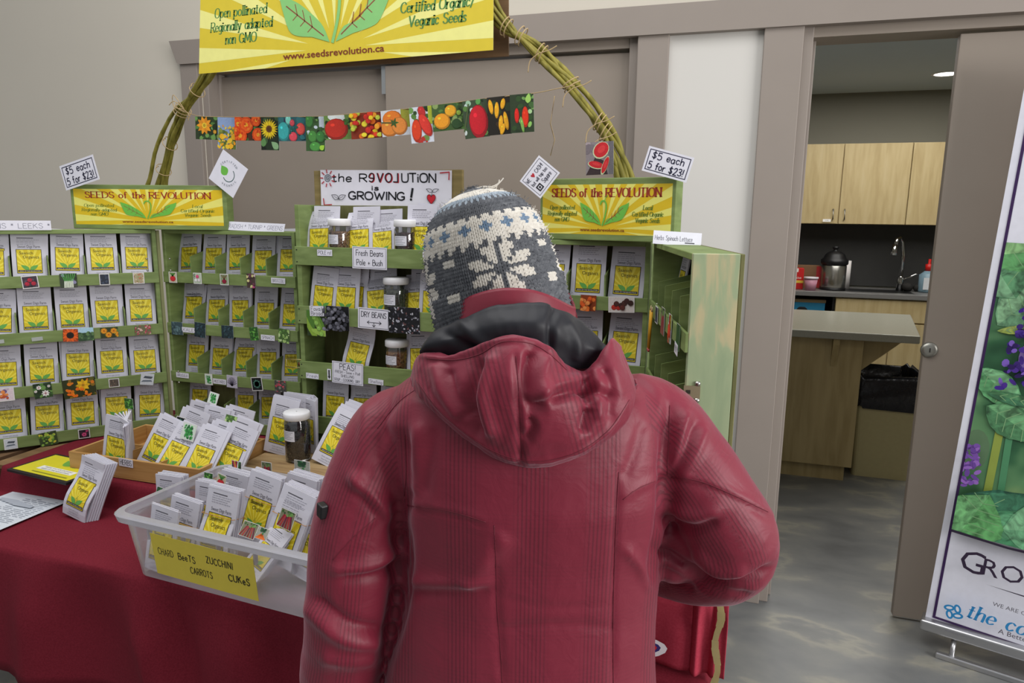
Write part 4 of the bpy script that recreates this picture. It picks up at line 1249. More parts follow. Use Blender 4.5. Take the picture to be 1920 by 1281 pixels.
# ================================================================== little picture cards
def picture(a, kind, x0, y0, x1, y1, seed=0):
    """prints one garden photo into the rectangle"""
    rn = random.Random(seed * 7 + hash_(kind))
    w_, h_ = x1 - x0, y1 - y0
    a.clip = (x0, y0, x1, y1)
    X = lambda f: x0 + f * w_
    Y = lambda f: y0 + f * h_
    S = min(w_, h_)
    def bg(c): a.rect(x0, y0, x1, y1, c)
    def blobs(n, cols, r0, r1, box=(0, 0, 1, 1), asp=(.6, 1.0)):
        for i in range(n):
            r_ = rn.uniform(r0, r1) * S
            if i % 6 == 0: a.up()
            a.lay += a.step * .05
            a.ell(X(rn.uniform(box[0], box[2])), Y(rn.uniform(box[1], box[3])), r_, r_ * rn.uniform(*asp), rn.choice(cols), rn.uniform(0, 3), 8, up=False)
    def daisy(cx, cy, r, pc, cc, n=14, cr=.35):
        a.up()
        for i in range(n):
            an = 2 * PI * i / n
            a.lay += a.step * .03
            a.poly(leafshape(X(cx) + r * S * cr * .5 * math.cos(an), Y(cy) + r * S * cr * .5 * math.sin(an), r * S * .85, r * S * 2.2 / n, an, 4), pc if i % 2 else shade(pc, .88), up=False)
        a.ell(X(cx), Y(cy), r * S * cr, r * S * cr, cc, n=12)
        a.ell(X(cx), Y(cy), r * S * cr * .6, r * S * cr * .6, shade(cc, .75), n=10)
    def fruit(cx, cy, rx, ry, c, rot=0, hl=True):
        a.ell(X(cx), Y(cy), rx * S, ry * S, shade(c, .78), rot)
        a.ell(X(cx) - .06 * rx * S, Y(cy) + .08 * ry * S, rx * S * .88, ry * S * .86, c, rot)
        if hl: a.ell(X(cx) - .3 * rx * S, Y(cy) + .4 * ry * S, rx * S * .2, ry * S * .14, shade(c, 1.4), rot, 8)
    GRS = ['2E4A22', '3E6230', '56803C', '1E3018', '6E9A50']
    if kind == 'orange_flower':
        bg('2A3A1E'); blobs(34, GRS, .06, .16); daisy(.40, .62, .42, 'F09A20', 'F0C838', 10, .3); daisy(.85, .35, .1, 'F0A830', 'E8C040', 8)
    elif kind == 'yellow_meadow':
        bg('8FA6D0'); blobs(40, ['6E7C34', '8A9440', '586A2C'], .06, .16, (0, 0, 1, .6)); blobs(30, ['F0B422', 'E89A1A', 'F4CC40'], .04, .09, (0, 0, 1, .75)); blobs(7, ['F4B020', 'F0C030'], .1, .17, (.1, .02, .95, .4))
    elif kind == 'marigold':
        bg('4A2A14'); blobs(16, GRS, .06, .12)
        for cx, cy, r in ((.12, .7, .34), (.42, .66, .36), (.2, .2, .34), (.86, .25, .3), (.8, .85, .25), (.05, .4, .2)):
            for k in range(4): a.ell(X(cx), Y(cy), r * S * (1 - .24 * k), r * S * (1 - .24 * k), ['D8480E', 'F0641A', 'E85410', 'F4A82C'][k], n=14)
            blobs(9, ['C83C0C', 'F47A24', 'E8500E'], .04, .08, (cx - r * .6, cy - r * .5, cx + r * .6, cy + r * .6))
    elif kind == 'sunflower':
        bg('1E2C1A'); blobs(18, ['10180E', '2A3A22', '3E5A34'], .08, .2); a.poly(leafshape(X(.95), Y(.05), .5 * S, .16 * S, R(140)), '86AC7E'); a.poly(leafshape(X(.1), Y(.1), .45 * S, .15 * S, R(80)), '5E8A50')
        daisy(.46, .64, .48, 'F2CE1C', '6A4018', 22, .36)
    elif kind == 'teal_red':
        bg('2A5A62'); blobs(10, ['1E3A44', '3A2A4A', '2E6E74'], .12, .24)
        for f_ in ((.18, .4, .3, .4, '3AA8A8'), (.36, .88, .14, .2, '7AD0C0'), (.78, .5, .22, .25, 'DC5048'), (.52, .18, .2, .2, 'DC4A58'), (.5, .75, .12, .14, 'C84A54')): fruit(*f_)
        blobs(6, ['1F5A50', '2C7A6C'], .05, .1, (.35, .3, .7, .6)); a.poly(leafshape(X(.75), Y(.2), .3 * S, .1 * S, R(-20)), '2C6E74')
    elif kind == 'tomatillo':
        bg('3A5A30'); blobs(22, GRS + ['C8D4E0'], .06, .15, (0, .4, 1, 1)); a.rect(X(.7), Y(.7), X(1), Y(1), 'C2CCD8')
        for f_ in ((.18, .86, .22, .3, '3E7A3A'), (.36, .42, .24, .28, '4A8A40'), (.78, .42, .24, .26, '3E7E3C'), (.5, .13, .3, .22, '4E9444')): fruit(*f_)
        a.poly(leafshape(X(.75), Y(.05), .3 * S, .12 * S, R(40)), 'A0D040')
    elif kind == 'red_tomato':
        bg('6A8A44'); blobs(26, GRS + ['C8D0C0', 'E8ECE8'], .06, .14); a.ell(X(.45), Y(.95), .4 * S, .18 * S, 'DDE4E2'); fruit(.44, .43, .56, .44, 'BE2E20'); blobs(5, ['3E6A2A'], .05, .09, (.7, .6, .95, .8))
    elif kind == 'mixed_tomatoes':
        bg('8A3018')
        for i in range(34):
            fruit(rn.random(), rn.random(), rn.uniform(.09, .15), rn.uniform(.08, .13), rn.choice(['E8C428', 'F0D838', 'D83A1A', 'E8701E', 'C42A1E', 'B8C440', 'E89A28']))
    elif kind == 'orange_tomato':
        bg('D0D4DC'); a.rect(X(.68), Y(.3), X(1), Y(1), '9A9A34'); fruit(.38, .66, .42, .32, 'E07A28'); fruit(.28, .32, .4, .34, 'DC8434'); fruit(.62, .36, .34, .34, 'E08A3C')
        for k in range(5): a.poly(leafshape(X(.45), Y(.5), .2 * S, .04 * S, R(72 * k)), '3A5A24')
        a.stroke([(X(0), Y(.55)), (X(.45), Y(.5))], .04 * S, '4A5A30')
    elif kind == 'long_red':
        bg('D4D8E4'); blobs(14, GRS, .08, .16, (0, .5, 1, 1)); a.rect(X(.82), Y(.5), X(1), Y(1), 'BCC83C'); fruit(.55, .85, .16, .26, 'C23030', R(15)); fruit(.28, .34, .22, .46, 'D8401E'); fruit(.68, .48, .22, .5, 'DC3A2E', R(25)); blobs(6, ['B43028', '6E8A44'], .06, .12, (.4, 0, .8, .15))
    elif kind == 'yellow_tomatoes':
        bg('3E5A2C'); blobs(30, GRS + ['8AA060'], .06, .14); fruit(.58, .72, .24, .22, 'E8A828'); fruit(.3, .36, .34, .3, 'E89A24'); fruit(.83, .62, .1, .1, '8AA840'); a.poly(leafshape(X(.6), Y(.3), .5 * S, .18 * S, R(-20)), '2C4A26')
    elif kind == 'red_pepper':
        bg('3A4A34'); blobs(22, GRS + ['9AC0A0', 'C8D4D0'], .06, .15); fruit(.6, .42, .38, .62, 'C41A28'); a.poly(leafshape(X(.6), Y(.86), .3 * S, .1 * S, R(70)), '5A9A50'); a.stroke([(X(0), Y(.2)), (X(.25), Y(.9))], .06 * S, '4A5A34')
    elif kind == 'yellow_chillies':
        bg('1E1A12'); blobs(8, ['3A2A1A', '2A3A1E'], .1, .2)
        for cx, cy, L, rot in ((.15, .75, .3, 8), (.4, .65, .33, -4), (.55, .3, .32, -6), (.78, .35, .38, 8), (.68, .8, .22, -14), (.62, .14, .24, -20)): fruit(cx, cy, .10, L, 'EAA81E', R(rot))
    elif kind == 'red_chillies':
        bg('2A3A22'); blobs(20, GRS + ['8AC060', 'A4C890'], .06, .15); fruit(.28, .45, .1, .3, 'D42218'); fruit(.64, .4, .14, .42, 'DA3010'); a.poly(leafshape(X(.75), Y(.75), .4 * S, .12 * S, R(80)), '9AC860'); fruit(.5, .2, .07, .34, '7AA850', R(10))
    elif kind == 'red_onions':
        bg('3E3440'); blobs(12, ['584858', '2E2830'], .1, .2); [fruit(x, y, .2, .19, 'A8243A') for x, y in ((.28, .35), (.72, .35), (.5, .68))]
    elif kind == 'leeks':
        bg('35402E'); blobs(16, ['4A4A40', '24301E', '8A86A8'], .08, .16); a.up(); [a.stroke([(X(.25 + .08 * i), Y(.02)), (X(.28 + .075 * i), Y(.5))], .06 * S, 'DCE4D0', up=False) for i in range(7)]; a.up(); [a.stroke([(X(.28 + .075 * i), Y(.48)), (X(.12 + .13 * i), Y(.98))], .05 * S, '4EA044', up=False) for i in range(7)]
    elif kind == 'dark':
        bg('242A38'); blobs(20, ['1A2030', '2E3648', '3A4458'], .08, .18)
    elif kind == 'mixed_leaf':
        bg('A89A7A'); blobs(26, ['B07A5A', 'C8B89A', '8AA060', 'D0C4A8', '9A5A48'], .06, .14)
    elif kind == 'eye_flower':
        bg('9A3A14'); daisy(.48, .5, .62, 'E8621A', '1E140E', 16, .42)
    elif kind == 'field':
        bg('A8CCE0'); a.rect(X(0), Y(0), X(1), Y(.62), '3E5A3C'); blobs(26, ['2E4A2E', '4E6E44', '5E8050'], .06, .14, (0, 0, 1, .65))
    elif kind == 'calendula':
        bg('2E3A1E'); blobs(10, GRS, .08, .15); [daisy(x, y, .3, 'F2A01C', 'D87A14', 13) for x, y in ((.2, .68), (.75, .65), (.45, .3), (1.0, .3))]
    elif kind == 'pink_field':
        bg('6A6A4A'); blobs(44, ['B8485A', 'D07884', '8A9A60', 'A83A48', 'D8B0A8'], .05, .11)
    elif kind == 'pansy':
        bg('D8C8D0'); blobs(10, ['E8D8D8', 'C0B0C0'], .1, .2); blobs(14, ['D86A30', 'E08A48', 'B85030', '6A5A8A'], .1, .2, (.15, .1, .65, .9))
    elif kind == 'white_flowers':
        bg('243A22'); blobs(24, GRS, .08, .16); [daisy(x, y, r, 'ECE8E4', 'C8909A', 8, .3) for x, y, r in ((.3, .72, .16), (.62, .3, .24), (.1, .5, .1), (.85, .75, .1))]
    elif kind == 'yellow_poppy':
        bg('2E3414'); blobs(36, ['3E4A1C', '5A5A20', 'D8781A', '8A6A1E'], .05, .12); daisy(.62, .62, .34, 'F2BC1C', 'E0A01A', 8, .3); blobs(12, ['F08A14', 'E86E10'], .06, .12, (.05, .1, .8, .5))
    elif kind == 'brown_seed':
        bg('5A5048'); blobs(30, ['6E6458', '4A423A', '84705E'], .05, .11)
    elif kind == 'grey_pack':
        bg('C8CDD4'); a.poly([(X(.2), Y(.6)), (X(.8), Y(.55)), (X(.9), Y(.75)), (X(.3), Y(.8))], '4A525C'); a.poly([(X(.05), Y(.25)), (X(.9), Y(.3)), (X(.8), Y(.45)), (X(.2), Y(.42))], '6A7480')
    elif kind == 'yellow_greens':
        bg('3A4A2C'); blobs(30, ['5E8A34', '8AB04A', 'D0C43C', '2A3020', 'B8C848'], .06, .13)
    elif kind == 'pink_flower':
        bg('221E24'); blobs(10, ['3A2A34', '2A3424'], .1, .2); daisy(.5, .4, .3, 'D8548A', 'A83A5A', 10); blobs(5, ['C04A78'], .06, .1, (.5, .6, .9, .9))
    elif kind == 'radish':
        bg('C8BCA0'); fruit(.5, .36, .4, .34, 'D22A34'); a.up(); [a.stroke([(X(.5), Y(.6)), (X(.15 + .18 * i), Y(.96))], .1 * S, '4E8A3C', up=False) for i in range(5)]
    elif kind == 'pink_radish':
        bg('B8C8B0'); fruit(.5, .68, .24, .22, 'D8547E'); fruit(.28, .3, .2, .2, 'ECE6E8'); fruit(.74, .32, .2, .2, 'E4DCE0'); blobs(8, GRS, .05, .1, (0, .5, .3, 1))
    elif kind == 'beet':
        bg('8A9A78'); fruit(.5, .3, .32, .26, '8A1A34'); a.up(); [a.stroke([(X(.5), Y(.5)), (X(.15 + .18 * i), Y(.95))], .07 * S, '5A8A40' if i % 2 else '8A2A3A', up=False) for i in range(5)]
    elif kind == 'turnips':
        bg('4A3A34'); [fruit(rn.random(), rn.random(), .16, .15, rn.choice(['D8B8C0', 'B04A7A', 'E4D8C8', '6A3A4A', 'D0C888'])) for i in range(12)]
    elif kind == 'kale':
        bg('3E5258'); blobs(40, ['4E666E', '5E7A80', '34464C', '6E8C90'], .05, .12)
    elif kind == 'dark_kale':
        bg('22323A'); blobs(40, ['2A3E48', '1A262C', '3A5460', '2E4A4A'], .05, .12)
    elif kind == 'greens':
        bg('2E5A24'); blobs(36, ['3E7A30', '54983E', '24481C', '6EB04C'], .05, .13)
    elif kind == 'lettuce':
        bg('4A6A34'); blobs(28, ['8AB060', 'A8C878', '5E8A44', 'C0D49A'], .07, .14)
    elif kind == 'herb':
        bg('D0DCD0'); blobs(36, ['2E7A3A', '3E9A4A', '226030', '58B060'], .06, .13, (.12, .12, .88, .88))
    elif kind == 'purple_frond':
        bg('B8B4C4'); a.up(); [a.stroke([(X(.5), Y(.15)), (X(.5 + .45 * math.cos(R(20 + 14 * i))), Y(.2 + .65 * math.sin(R(20 + 14 * i))))], .05 * S, rn.choice(['4A4458', '3A3448', '5E566A']), up=False) for i in range(11)]
    elif kind == 'dark_rosette':
        bg('10141A'); [a.poly(leafshape(X(.5), Y(.5), .42 * S, .11 * S, R(30 * k + 10)), ['3E6E5E', '54887A'][k % 2], up=(k == 0)) for k in range(12)]
    elif kind == 'red_green':
        bg('4A4A48'); blobs(26, ['B84A58', '6A6A64', '8A8A84', 'C85A64', '4A5A48'], .06, .14)
    elif kind == 'pods':
        bg('2A3A1C'); [a.ell(X(x), Y(y), .16 * S, .7 * S, c, R(rt)) for x, y, c, rt in ((.2, .3, '86A83C', 30), (.75, .45, '5E8A30', 25), (.5, .6, '7AA040', 28), (.9, .1, '9ABC50', 75), (.15, .8, '4E7A2C', 20))]; [fruit(.4 + .13 * k, .72 - .21 * k, .12, .12, '8CBC54') for k in range(4)]
    elif kind == 'black_beans':
        bg('16161A'); [fruit(rn.random(), rn.random(), .085, .075, rn.choice(['54545E', '6A6A76', '3A3A44', '7C7C88'])) for i in range(70)]
    elif kind == 'speckled_beans':
        bg('14141A')
        for i in range(95): a.lay += a.step * .1; a.ell(X(rn.random()), Y(rn.random()), .05 * S, .028 * S, rn.choice(['C8C8D0', '44444E', '2A2A34', '9A9AA6', '6A4A4A', 'B4B4C0']), rn.uniform(0, 3), 8, up=False)
    elif kind == 'cherry_orange':
        bg('8A3A14'); [fruit(rn.random(), rn.random(), .14, .14, rn.choice(['E8742A', 'F0904A', 'DC5A1E'])) for i in range(22)]
    elif kind == 'dark_tomatoes':
        bg('CFC8C4'); [fruit(x, y, .19, .19, c) for x, y, c in ((.2, .3, 'B02A1E'), (.38, .3, 'A82A20'), (.3, .55, '4A2420'), (.5, .45, '3A201E'), (.62, .6, '4A2A26'), (.72, .75, '3E2220'), (.88, .62, '36201C'), (.55, .3, '5A2A24'))]
    elif kind == 'carrots':
        bg('9A9A8E'); a.up(); [a.stroke([(X(.5), Y(.5)), (X(.08 + .105 * i), Y(.02))], .1 * S, ['E86A1E', 'F07E2C'][i % 2], up=False) for i in range(9)]; blobs(20, ['2E5A34', '3E7A44', '1E4228'], .08, .16, (.3, .5, .7, .95))
    elif kind == 'red_roots':
        bg('7A7A60'); a.up(); [a.stroke([(X(.3 + .1 * i), Y(.7)), (X(.05 + .18 * i), Y(.04))], .11 * S, ['8A1E2A', 'A83038', '6A1A3A'][i % 3], up=False) for i in range(6)]; blobs(12, GRS, .06, .12, (.1, .7, .9, 1))
    elif kind == 'chard':
        bg('24301E'); [a.stroke([(X(.5), Y(0)), (X(.1 + .2 * i), Y(1))], .1 * S, ['D83A5A', 'E8A83A', 'B8243A', 'E0E4DC', '3E7A3A'][i]) for i in range(5)]
    elif kind == 'dark_leaf':
        bg('1E3A22'); [a.stroke([(X(-.1 + .16 * i), Y(0)), (X(.2 + .16 * i), Y(1))], .07 * S, ['2E6A34', '3E8444', '16301C'][i % 3], up=(i == 0)) for i in range(8)]
    elif kind == 'watermelon':
        bg('8A8084'); a.rect(X(.82), Y(0), X(1), Y(1), '6A666C'); a.poly([(X(0), Y(0)), (X(.35), Y(.55)), (X(.7), Y(.4)), (X(.8), Y(0))], '3A2A2E'); blobs(6, ['A89AA0', '786E74'], .1, .2, (0, .6, .3, 1))
        for cx, cy, rx, ry, rot in ((.55, .74, .32, .27, 40), (.36, .30, .30, .13, -15), (.70, .27, .10, .34, -22)):
            a.ell(X(cx), Y(cy), rx * S, ry * S, 'C8D0A8', R(rot)); a.ell(X(cx) + .01 * S, Y(cy) + .015 * S, rx * S * .9, ry * S * .87, 'C8242C', R(rot)); a.ell(X(cx) + .02 * S, Y(cy) + .03 * S, rx * S * .5, ry * S * .4, 'D83A3C', R(rot))
    a.clip = None
def hash_(s): return sum(ord(c) * (i + 3) for i, c in enumerate(s))
def shade(c, k):
    v = [min(255, int(int(c[i:i + 2], 16) * k)) for i in (0, 2, 4)]
    return '%02X%02X%02X' % tuple(v)
def photo(kind, label, c, w_, h_, rz=0, lean=0, roll=0, border=0.0, mw=None, name='photo_card', cat='photo', group=None):
    a, fin = card(name, label, c, w_, h_, rz, lean, roll, cat, 'D8D6D4', mw)
    a.n = .24
    picture(a, kind, -w_ / 2 + border, -h_ / 2 + border, w_ / 2 - border, h_ / 2 - border)
    return fin(group)
def slip(txt, label, c, w_, h_, roll=0, mw=None, col='4A4A56', cat='label', fr=False, sz=.55, lines=None):
    a, fin = card('name_label', label, c, w_, h_, roll=roll, mw=mw, cat=cat)
    if fr: a.frame(-w_ / 2 + .003, -h_ / 2 + .003, w_ / 2 - .003, h_ / 2 - .003, .0011, '3A3A4A')
    for s_, y, hh_, wf in (lines or [(txt, -h_ * sz / 2, h_ * sz, .82)]):
        a.hand(s_, 0, y, hh_, max(.0007, hh_ * .1), col, width=w_ * wf, gap=.2, jit=.03, rnd=rn)
    return fin()
yf = -.0075
pit = (W_ - .026) / 5
def onrail(row, k, dz=0.0): return (.013 + pit * (k + .5), yf, ROWS[row] - RH / 2 + dz)
def rtag(MW, row, k, kind, what, w_=.034, h_=.038, dz=0, roll=0, border=.0025, who='', dx=0):
    p = onrail(row, k, dz)
    return photo(kind, 'photo of %s on the %s rail of the %s' % (what, RN[row], who), (p[0] + dx, p[1] - .0004 * (1 + abs(dx) * 40), p[2]), w_, h_, 0, 0, roll, border, MW)
FL = 'far left case'
for row, k, kind, what, kw in ((0, 0, 'grey_pack', 'a blue and white packet', {}), (0, 1, 'red_onions', 'red onions', dict(dx=-.002, w_=.044, h_=.04, roll=R(-4))), (0, 2, 'leeks', 'white stemmed leeks', dict(w_=.048, h_=.046, border=0)), (0, 3, 'dark', 'something very dark', dict(w_=.03)), (0, 4, 'mixed_leaf', 'pale mixed leaves', dict(w_=.034)),
                             (1, 2, 'eye_flower', 'an orange dark-eyed flower', dict(w_=.042, h_=.042, border=0, roll=R(4), dx=-.01)), (1, 2, 'field', 'green field under blue sky', dict(w_=.044, h_=.044, border=0, dx=.034)), (1, 3, 'calendula', 'golden orange blooms', dict(w_=.052, h_=.036, border=0)), (1, 4, 'pink_field', 'pink flowers', dict(w_=.05, h_=.034, border=0)),
                             (2, 0, 'pansy', 'an orange pansy', dict(w_=.05, h_=.044)), (2, 1, 'white_flowers', 'white flowers on dark leaves', dict(w_=.05, h_=.05, border=0, roll=R(-3))), (2, 2, 'yellow_poppy', 'a large yellow poppy', dict(w_=.094, h_=.064, border=0, roll=R(-3), dz=-.004)), (2, 3, 'brown_seed', 'brown seed heads', dict(w_=.032, h_=.03)), (2, 4, 'grey_pack', 'a shiny white packet', dict(w_=.042, h_=.04, border=0, roll=R(10))),
                             (3, 0, 'grey_pack', 'a snowy grey scene', dict(w_=.036, h_=.036)), (3, 1, 'yellow_greens', 'yellow-green leaves', dict(w_=.05, h_=.046, border=0, roll=R(-5))), (3, 2, 'pink_flower', 'a pink flower', dict(w_=.034, h_=.032))):
    rtag(MA, row, k, kind, what, who=FL, **kw)
for k in (0, 1):
    a, fin = card('tape_strip', 'grey tape bit on far left case second rail, %s from left end' % ORD[k], onrail(1, k, -.004), .03, .012, roll=R(-3), cat='tape', base='A8ACA8', mw=MA); fin()
LB = 'second case from left'
for row, k, kind, what, kw in ((0, 0, 'radish', 'a red radish', dict(dx=-.02)), (0, 1, 'pink_radish', 'pink and white radishes', dict(dx=-.018)), (0, 2, 'beet', 'a dark red root', dict(dx=-.01)), (0, 3, 'turnips', 'mixed turnips', dict(dx=-.004, h_=.048, border=0)),
                             (1, 0, 'kale', 'blue-green kale', dict(w_=.048, h_=.046, border=0, dx=-.018)), (1, 1, 'dark_kale', 'curly dark kale', dict(w_=.046, h_=.052, border=0, roll=R(5), dx=-.022)), (1, 2, 'dark_kale', 'flat grey-green leaves', dict(w_=.048, h_=.044, border=0, dx=-.01)), (1, 3, 'greens', 'salad greens', dict(w_=.034, h_=.046, border=0, roll=R(-6), dx=-.004)), (1, 4, 'lettuce', 'pale green heads', dict(w_=.042, h_=.048, border=0, roll=R(5), dx=.012)),
                             (2, 1, 'herb', 'white-framed green leaves', dict(w_=.032, h_=.04)), (2, 2, 'purple_frond', 'purple-grey fronds', dict(w_=.044, h_=.044, border=0, roll=R(3), dx=-.004)), (2, 3, 'dark_rosette', 'a white-framed dark rosette', dict(w_=.044, h_=.048, roll=R(-6), dx=-.004)), (2, 4, 'red_green', 'red and grey leaves', dict(w_=.044, h_=.04, border=0, dx=-.012))):
    rtag(MBm, row, k, kind, what, who=LB, **kw)
for row, k, txt, dx, dz in ((0, 4, 'BROCCOLI', 0, .004), (1, 0, 'KALE', .03, -.003), (1, 3, 'SPINACH', .05, -.01), (2, 0, 'ARUGULA', -.01, .006), (2, 1, 'MUSTARDS', .046, -.004)):
    p = onrail(row, k, dz)
    slip(txt, 'small hand-lettered %s slip on the second case from left' % txt.lower(), (p[0] + dx, p[1] - .001, p[2]), .054, .018, R(1), MBm)
DD = 'right case'
rtag(MD, 0, 3, 'cherry_orange', 'orange cherry tomatoes', .042, .042, 0, R(2), 0, DD, .01)
rtag(MD, 0, 4, 'dark_tomatoes', 'dark red tomatoes on white', .068, .042, 0, R(-2), .002, DD, -.004)
p = onrail(0, 2, 0); slip('CHERRY', 'small hand-lettered cherry slip on the right case beside the knitted hat', (p[0] + .045, p[1] - .001, p[2]), .05, .02, 0, MD)
EE = 'end-on right case'
for row, k, kind, what, kw in ((0, 1, 'dark', 'dark seedlings', dict(w_=.04, h_=.04)), (0, 2, 'red_roots', 'red beet stems', dict(w_=.05, h_=.06, border=0)), (0, 3, 'long_red', 'red chillies with leaves', dict(w_=.04, h_=.06, border=0)), (0, 4, 'dark_leaf', 'dark green leaves', dict(w_=.036, h_=.05, border=0)),
                             (2, 1, 'dark_kale', 'dark curly leaves', dict(w_=.04, h_=.04, border=0)), (2, 2, 'greens', 'green sprigs', dict(w_=.04, h_=.036, border=0)), (2, 3, 'red_green', 'reddish leaves', dict(w_=.036, h_=.036, border=0)), (2, 4, 'mixed_leaf', 'pale leaves', dict(w_=.036, h_=.04, border=0))):
    rtag(ME, row, k, kind, what, who=EE, **kw)
for k, row in ((4, 0), (1, 2)):
    p = onrail(row, k, -.025); slip('*HOT*', 'small white slip hanging low on the %s rail of the end-on right case' % RN[row], (p[0] - .01, p[1] - .001, p[2]), .036, .022, R(4), ME)
# pencils of the crate's neighbour: two yellow pencils in the end-on wing
for i, dx in enumerate((0, .008)):
    mb = MB(M((214, 160, 40), .5)); mb.smooth = True; mb.lathe([(.003, 0), (.003, .1)], 6); mb.m = M((230, 200, 160), .6); mb.lathe([(.003, .1), (.0006, .112)], 6); mb.m = M((200, 90, 90), .6); mb.lathe([(.003, -.008), (.003, 0)], 6)
    o = mb.build('pencil'); o.matrix_world = ME @ Matrix.Translation((.07 + dx * 2, -.012, .44)) @ Matrix.Rotation(R(12 + 3 * i), 4, 'Y')
    tag(o, 'yellow pencil hung in the end-on right case wing, %s the hinge' % ('nearer' if i == 0 else 'farther from'), 'pencil', 'yellow pencils in the right case')
# crate rail cards
def con(px, py): 
    q = atY(px, py, 1.91); return (q.x, 1.9095, q.z)
slip('POLE', 'small hand-lettered pole slip on the top rail of the middle crate', con(609, 474), .052, .019, 0, col='2A2A32', lines=[('POLE rs!', -.005, .011, .85)])
slip('', 'white framed card lettered fresh beans pole and bush on the top crate rail', con(693, 484), .116, .066, R(1), col='2A2A34', cat='card', fr=True, lines=[('Fresh Beans', .006, .017, .78), ('Pole + Bush', -.022, .017, .74)])
slip('B', 'small slip starting with a letter B by the knitted hat', con(806, 478), .045, .016, 0, col='2A2A32', lines=[('BUSH', -.004, .009, .8)])
slip('', 'white slip lettered fava and broad above the green pods photo', (con(595.5, 583)[0], 1.9055, con(595.5, 583)[2]), .05, .032, R(-2), col='2A2A34', lines=[('Fava/', .001, .012, .8), ('Broad', -.013, .012, .8)])
q = con(593, 606); photo('pods', 'photo of green bean pods stuck under the fava slip', (q[0], q[1] + .0004, q[2]), .066, .082, border=0)
photo('black_beans', 'square photo of round black beans on the second crate rail', con(633.5, 597), .080, .076, border=0)
q = con(701, 598)
a, fin = card('category_card', 'white framed card lettered dry beans with a double arrow', q, .108, .064, roll=R(2), cat='card')
a.frame(-.050, -.029, .050, .029, .0014, '2E2E3C'); a.hand('DRY BEANS', 0, .004, .016, .0018, '2A2A34', width=.084, jit=.03, rnd=rn)
a.stroke([(-.022, -.012), (.026, -.012)], .0018, '2A2A34')
for s_ in (-1, 1): a.stroke([(s_ * .024 - s_ * .007 + .002, -.007), (s_ * .024 + .002, -.012), (s_ * .024 - s_ * .007 + .002, -.017)], .0016, '2A2A34')
a.stroke([(.001, -.012), (.001, -.024)], .0016, '2A2A34'); a.stroke([(-.004, -.019), (.001, -.025), (.006, -.019)], .0016, '2A2A34'); fin()
photo('speckled_beans', 'square photo of speckled black and white beans on the second crate rail', con(758, 601), .104, .080, border=0)
q = con(652, 700)
slip('', 'white framed card lettered peas on the third crate rail', q, .110, .070, R(2), col='2A2A34', cat='card', fr=True, lines=[('PEAS!', .010, .018, .5), ('FRESH - Snow + Pod!', -.002, .008, .8), ('SHELLING', -.014, .008, .42), ('SOUP - COOKING (DRY)', -.027, .008, .86)])
slip('Fresh', 'small hand-lettered fresh slip at the left of the third crate rail', con(586, 705), .046, .017, R(2))
q = con(617.5, 702); a, fin = card('arrow_slip', 'narrow white slip with a thick black down arrow', q, .013, .035, cat='label'); a.stroke([(0, .013), (0, -.008)], .005, '1A1A20'); a.poly([(-.005, -.006), (.005, -.006), (0, -.015)], '1A1A20'); fin()
slip('Shelling', 'small hand-lettered shelling slip by the red jacket shoulder', con(705, 716), .052, .017, R(3))

# ================================================================== willow arch, banner and garland
BARK = ramp_mat('willow_bark', [(.3, (104, 98, 34)), (.55, (134, 126, 50)), (.75, (152, 138, 66))], (20, 20, 3), 3, 4, .6, None, .4, .15)
TWINE = M((176, 152, 112), .85, n=.15, scale=200)
arch = thing('willow_arch', 'arch of bundled green willow rods tied with twine over the stall', 'arch', (-1.2, 2.05, 1.55))
AO = V((-1.2, 2.05, 1.55))
L0, L1 = atY(303, 336, 2.12), atY(392, 135, 2.0)
R0_, R1_ = atY(1166, 318, 1.955), atY(938, 38, 1.935)
L0b = V((L0.x - .05, 2.12, 1.56)); R0b = V((R0_.x + .03, 1.955, 1.56))
top = V((-1.16, 1.96, 2.56))
rn2 = random.Random(4)
PATHS = []
for side, P in ((0, [L0b, L0, atY(335, 222, 2.07), L1, V((-1.46, 1.97, 2.32)), top]), (1, [R0b, R0_, atY(1105, 200, 1.945), atY(1000, 85, 1.94), R1_, V((-.8, 1.945, 2.33)), top])):
    PATHS.append([V(q) for q in catmull([tuple(p) for p in P], 12)])
    for i in range(6):
        off = [V((rn2.uniform(-.022, .022), rn2.uniform(-.012, .012), 0)) for _ in P]
        if side == 0 and i == 0: off[0] += V((-.045, 0, 0)); off[1] += V((-.045, 0, 0)); off[2] += V((-.02, 0, 0))
        pts = catmull([tuple(p + o_) for p, o_ in zip(P, off)], 7)
        n_ = len(pts)
        mb = MB(BARK); mb.smooth = True
        mb.tube([V(p) - AO + V((.002 * math.sin(k * 1.1 + i), .002 * math.cos(k * .9 + i), 0)) for k, p in enumerate(pts)], [.0078 - .0035 * k / n_ + (.0012 if k % 6 == 0 else 0) for k in range(n_)], 7)
        mb.build('willow_rod', arch)
def wrap(c, axis, r, turns, name='twine_tie', tails=()):
    c = V(c); axis = V(axis).normalized(); u = axis.cross(V((0, 1, 0))).normalized(); v = axis.cross(u)
    mb = MB(TWINE); mb.smooth = True
    pts = [c + (u * math.cos(k * .5) + v * math.sin(k * .5)) * r + axis * (k * .5 / (2 * PI) * .012 - turns * .006) for k in range(int(turns * 12.6) + 1)]
    mb.tube([p - AO for p in pts], .0016, 5)
    for tl in tails: mb.tube([V(q) - AO for q in catmull([tuple(p) for p in tl], 5)], .0014, 5)
    mb.build(name, arch)
lt = atY(336, 206, 2.05)
dirL = (L1 - L0).normalized(); dirR = (R1_ - R0_).normalized()
fy = 2.022
def T_(px, py, Y): return atY(px, py, Y)
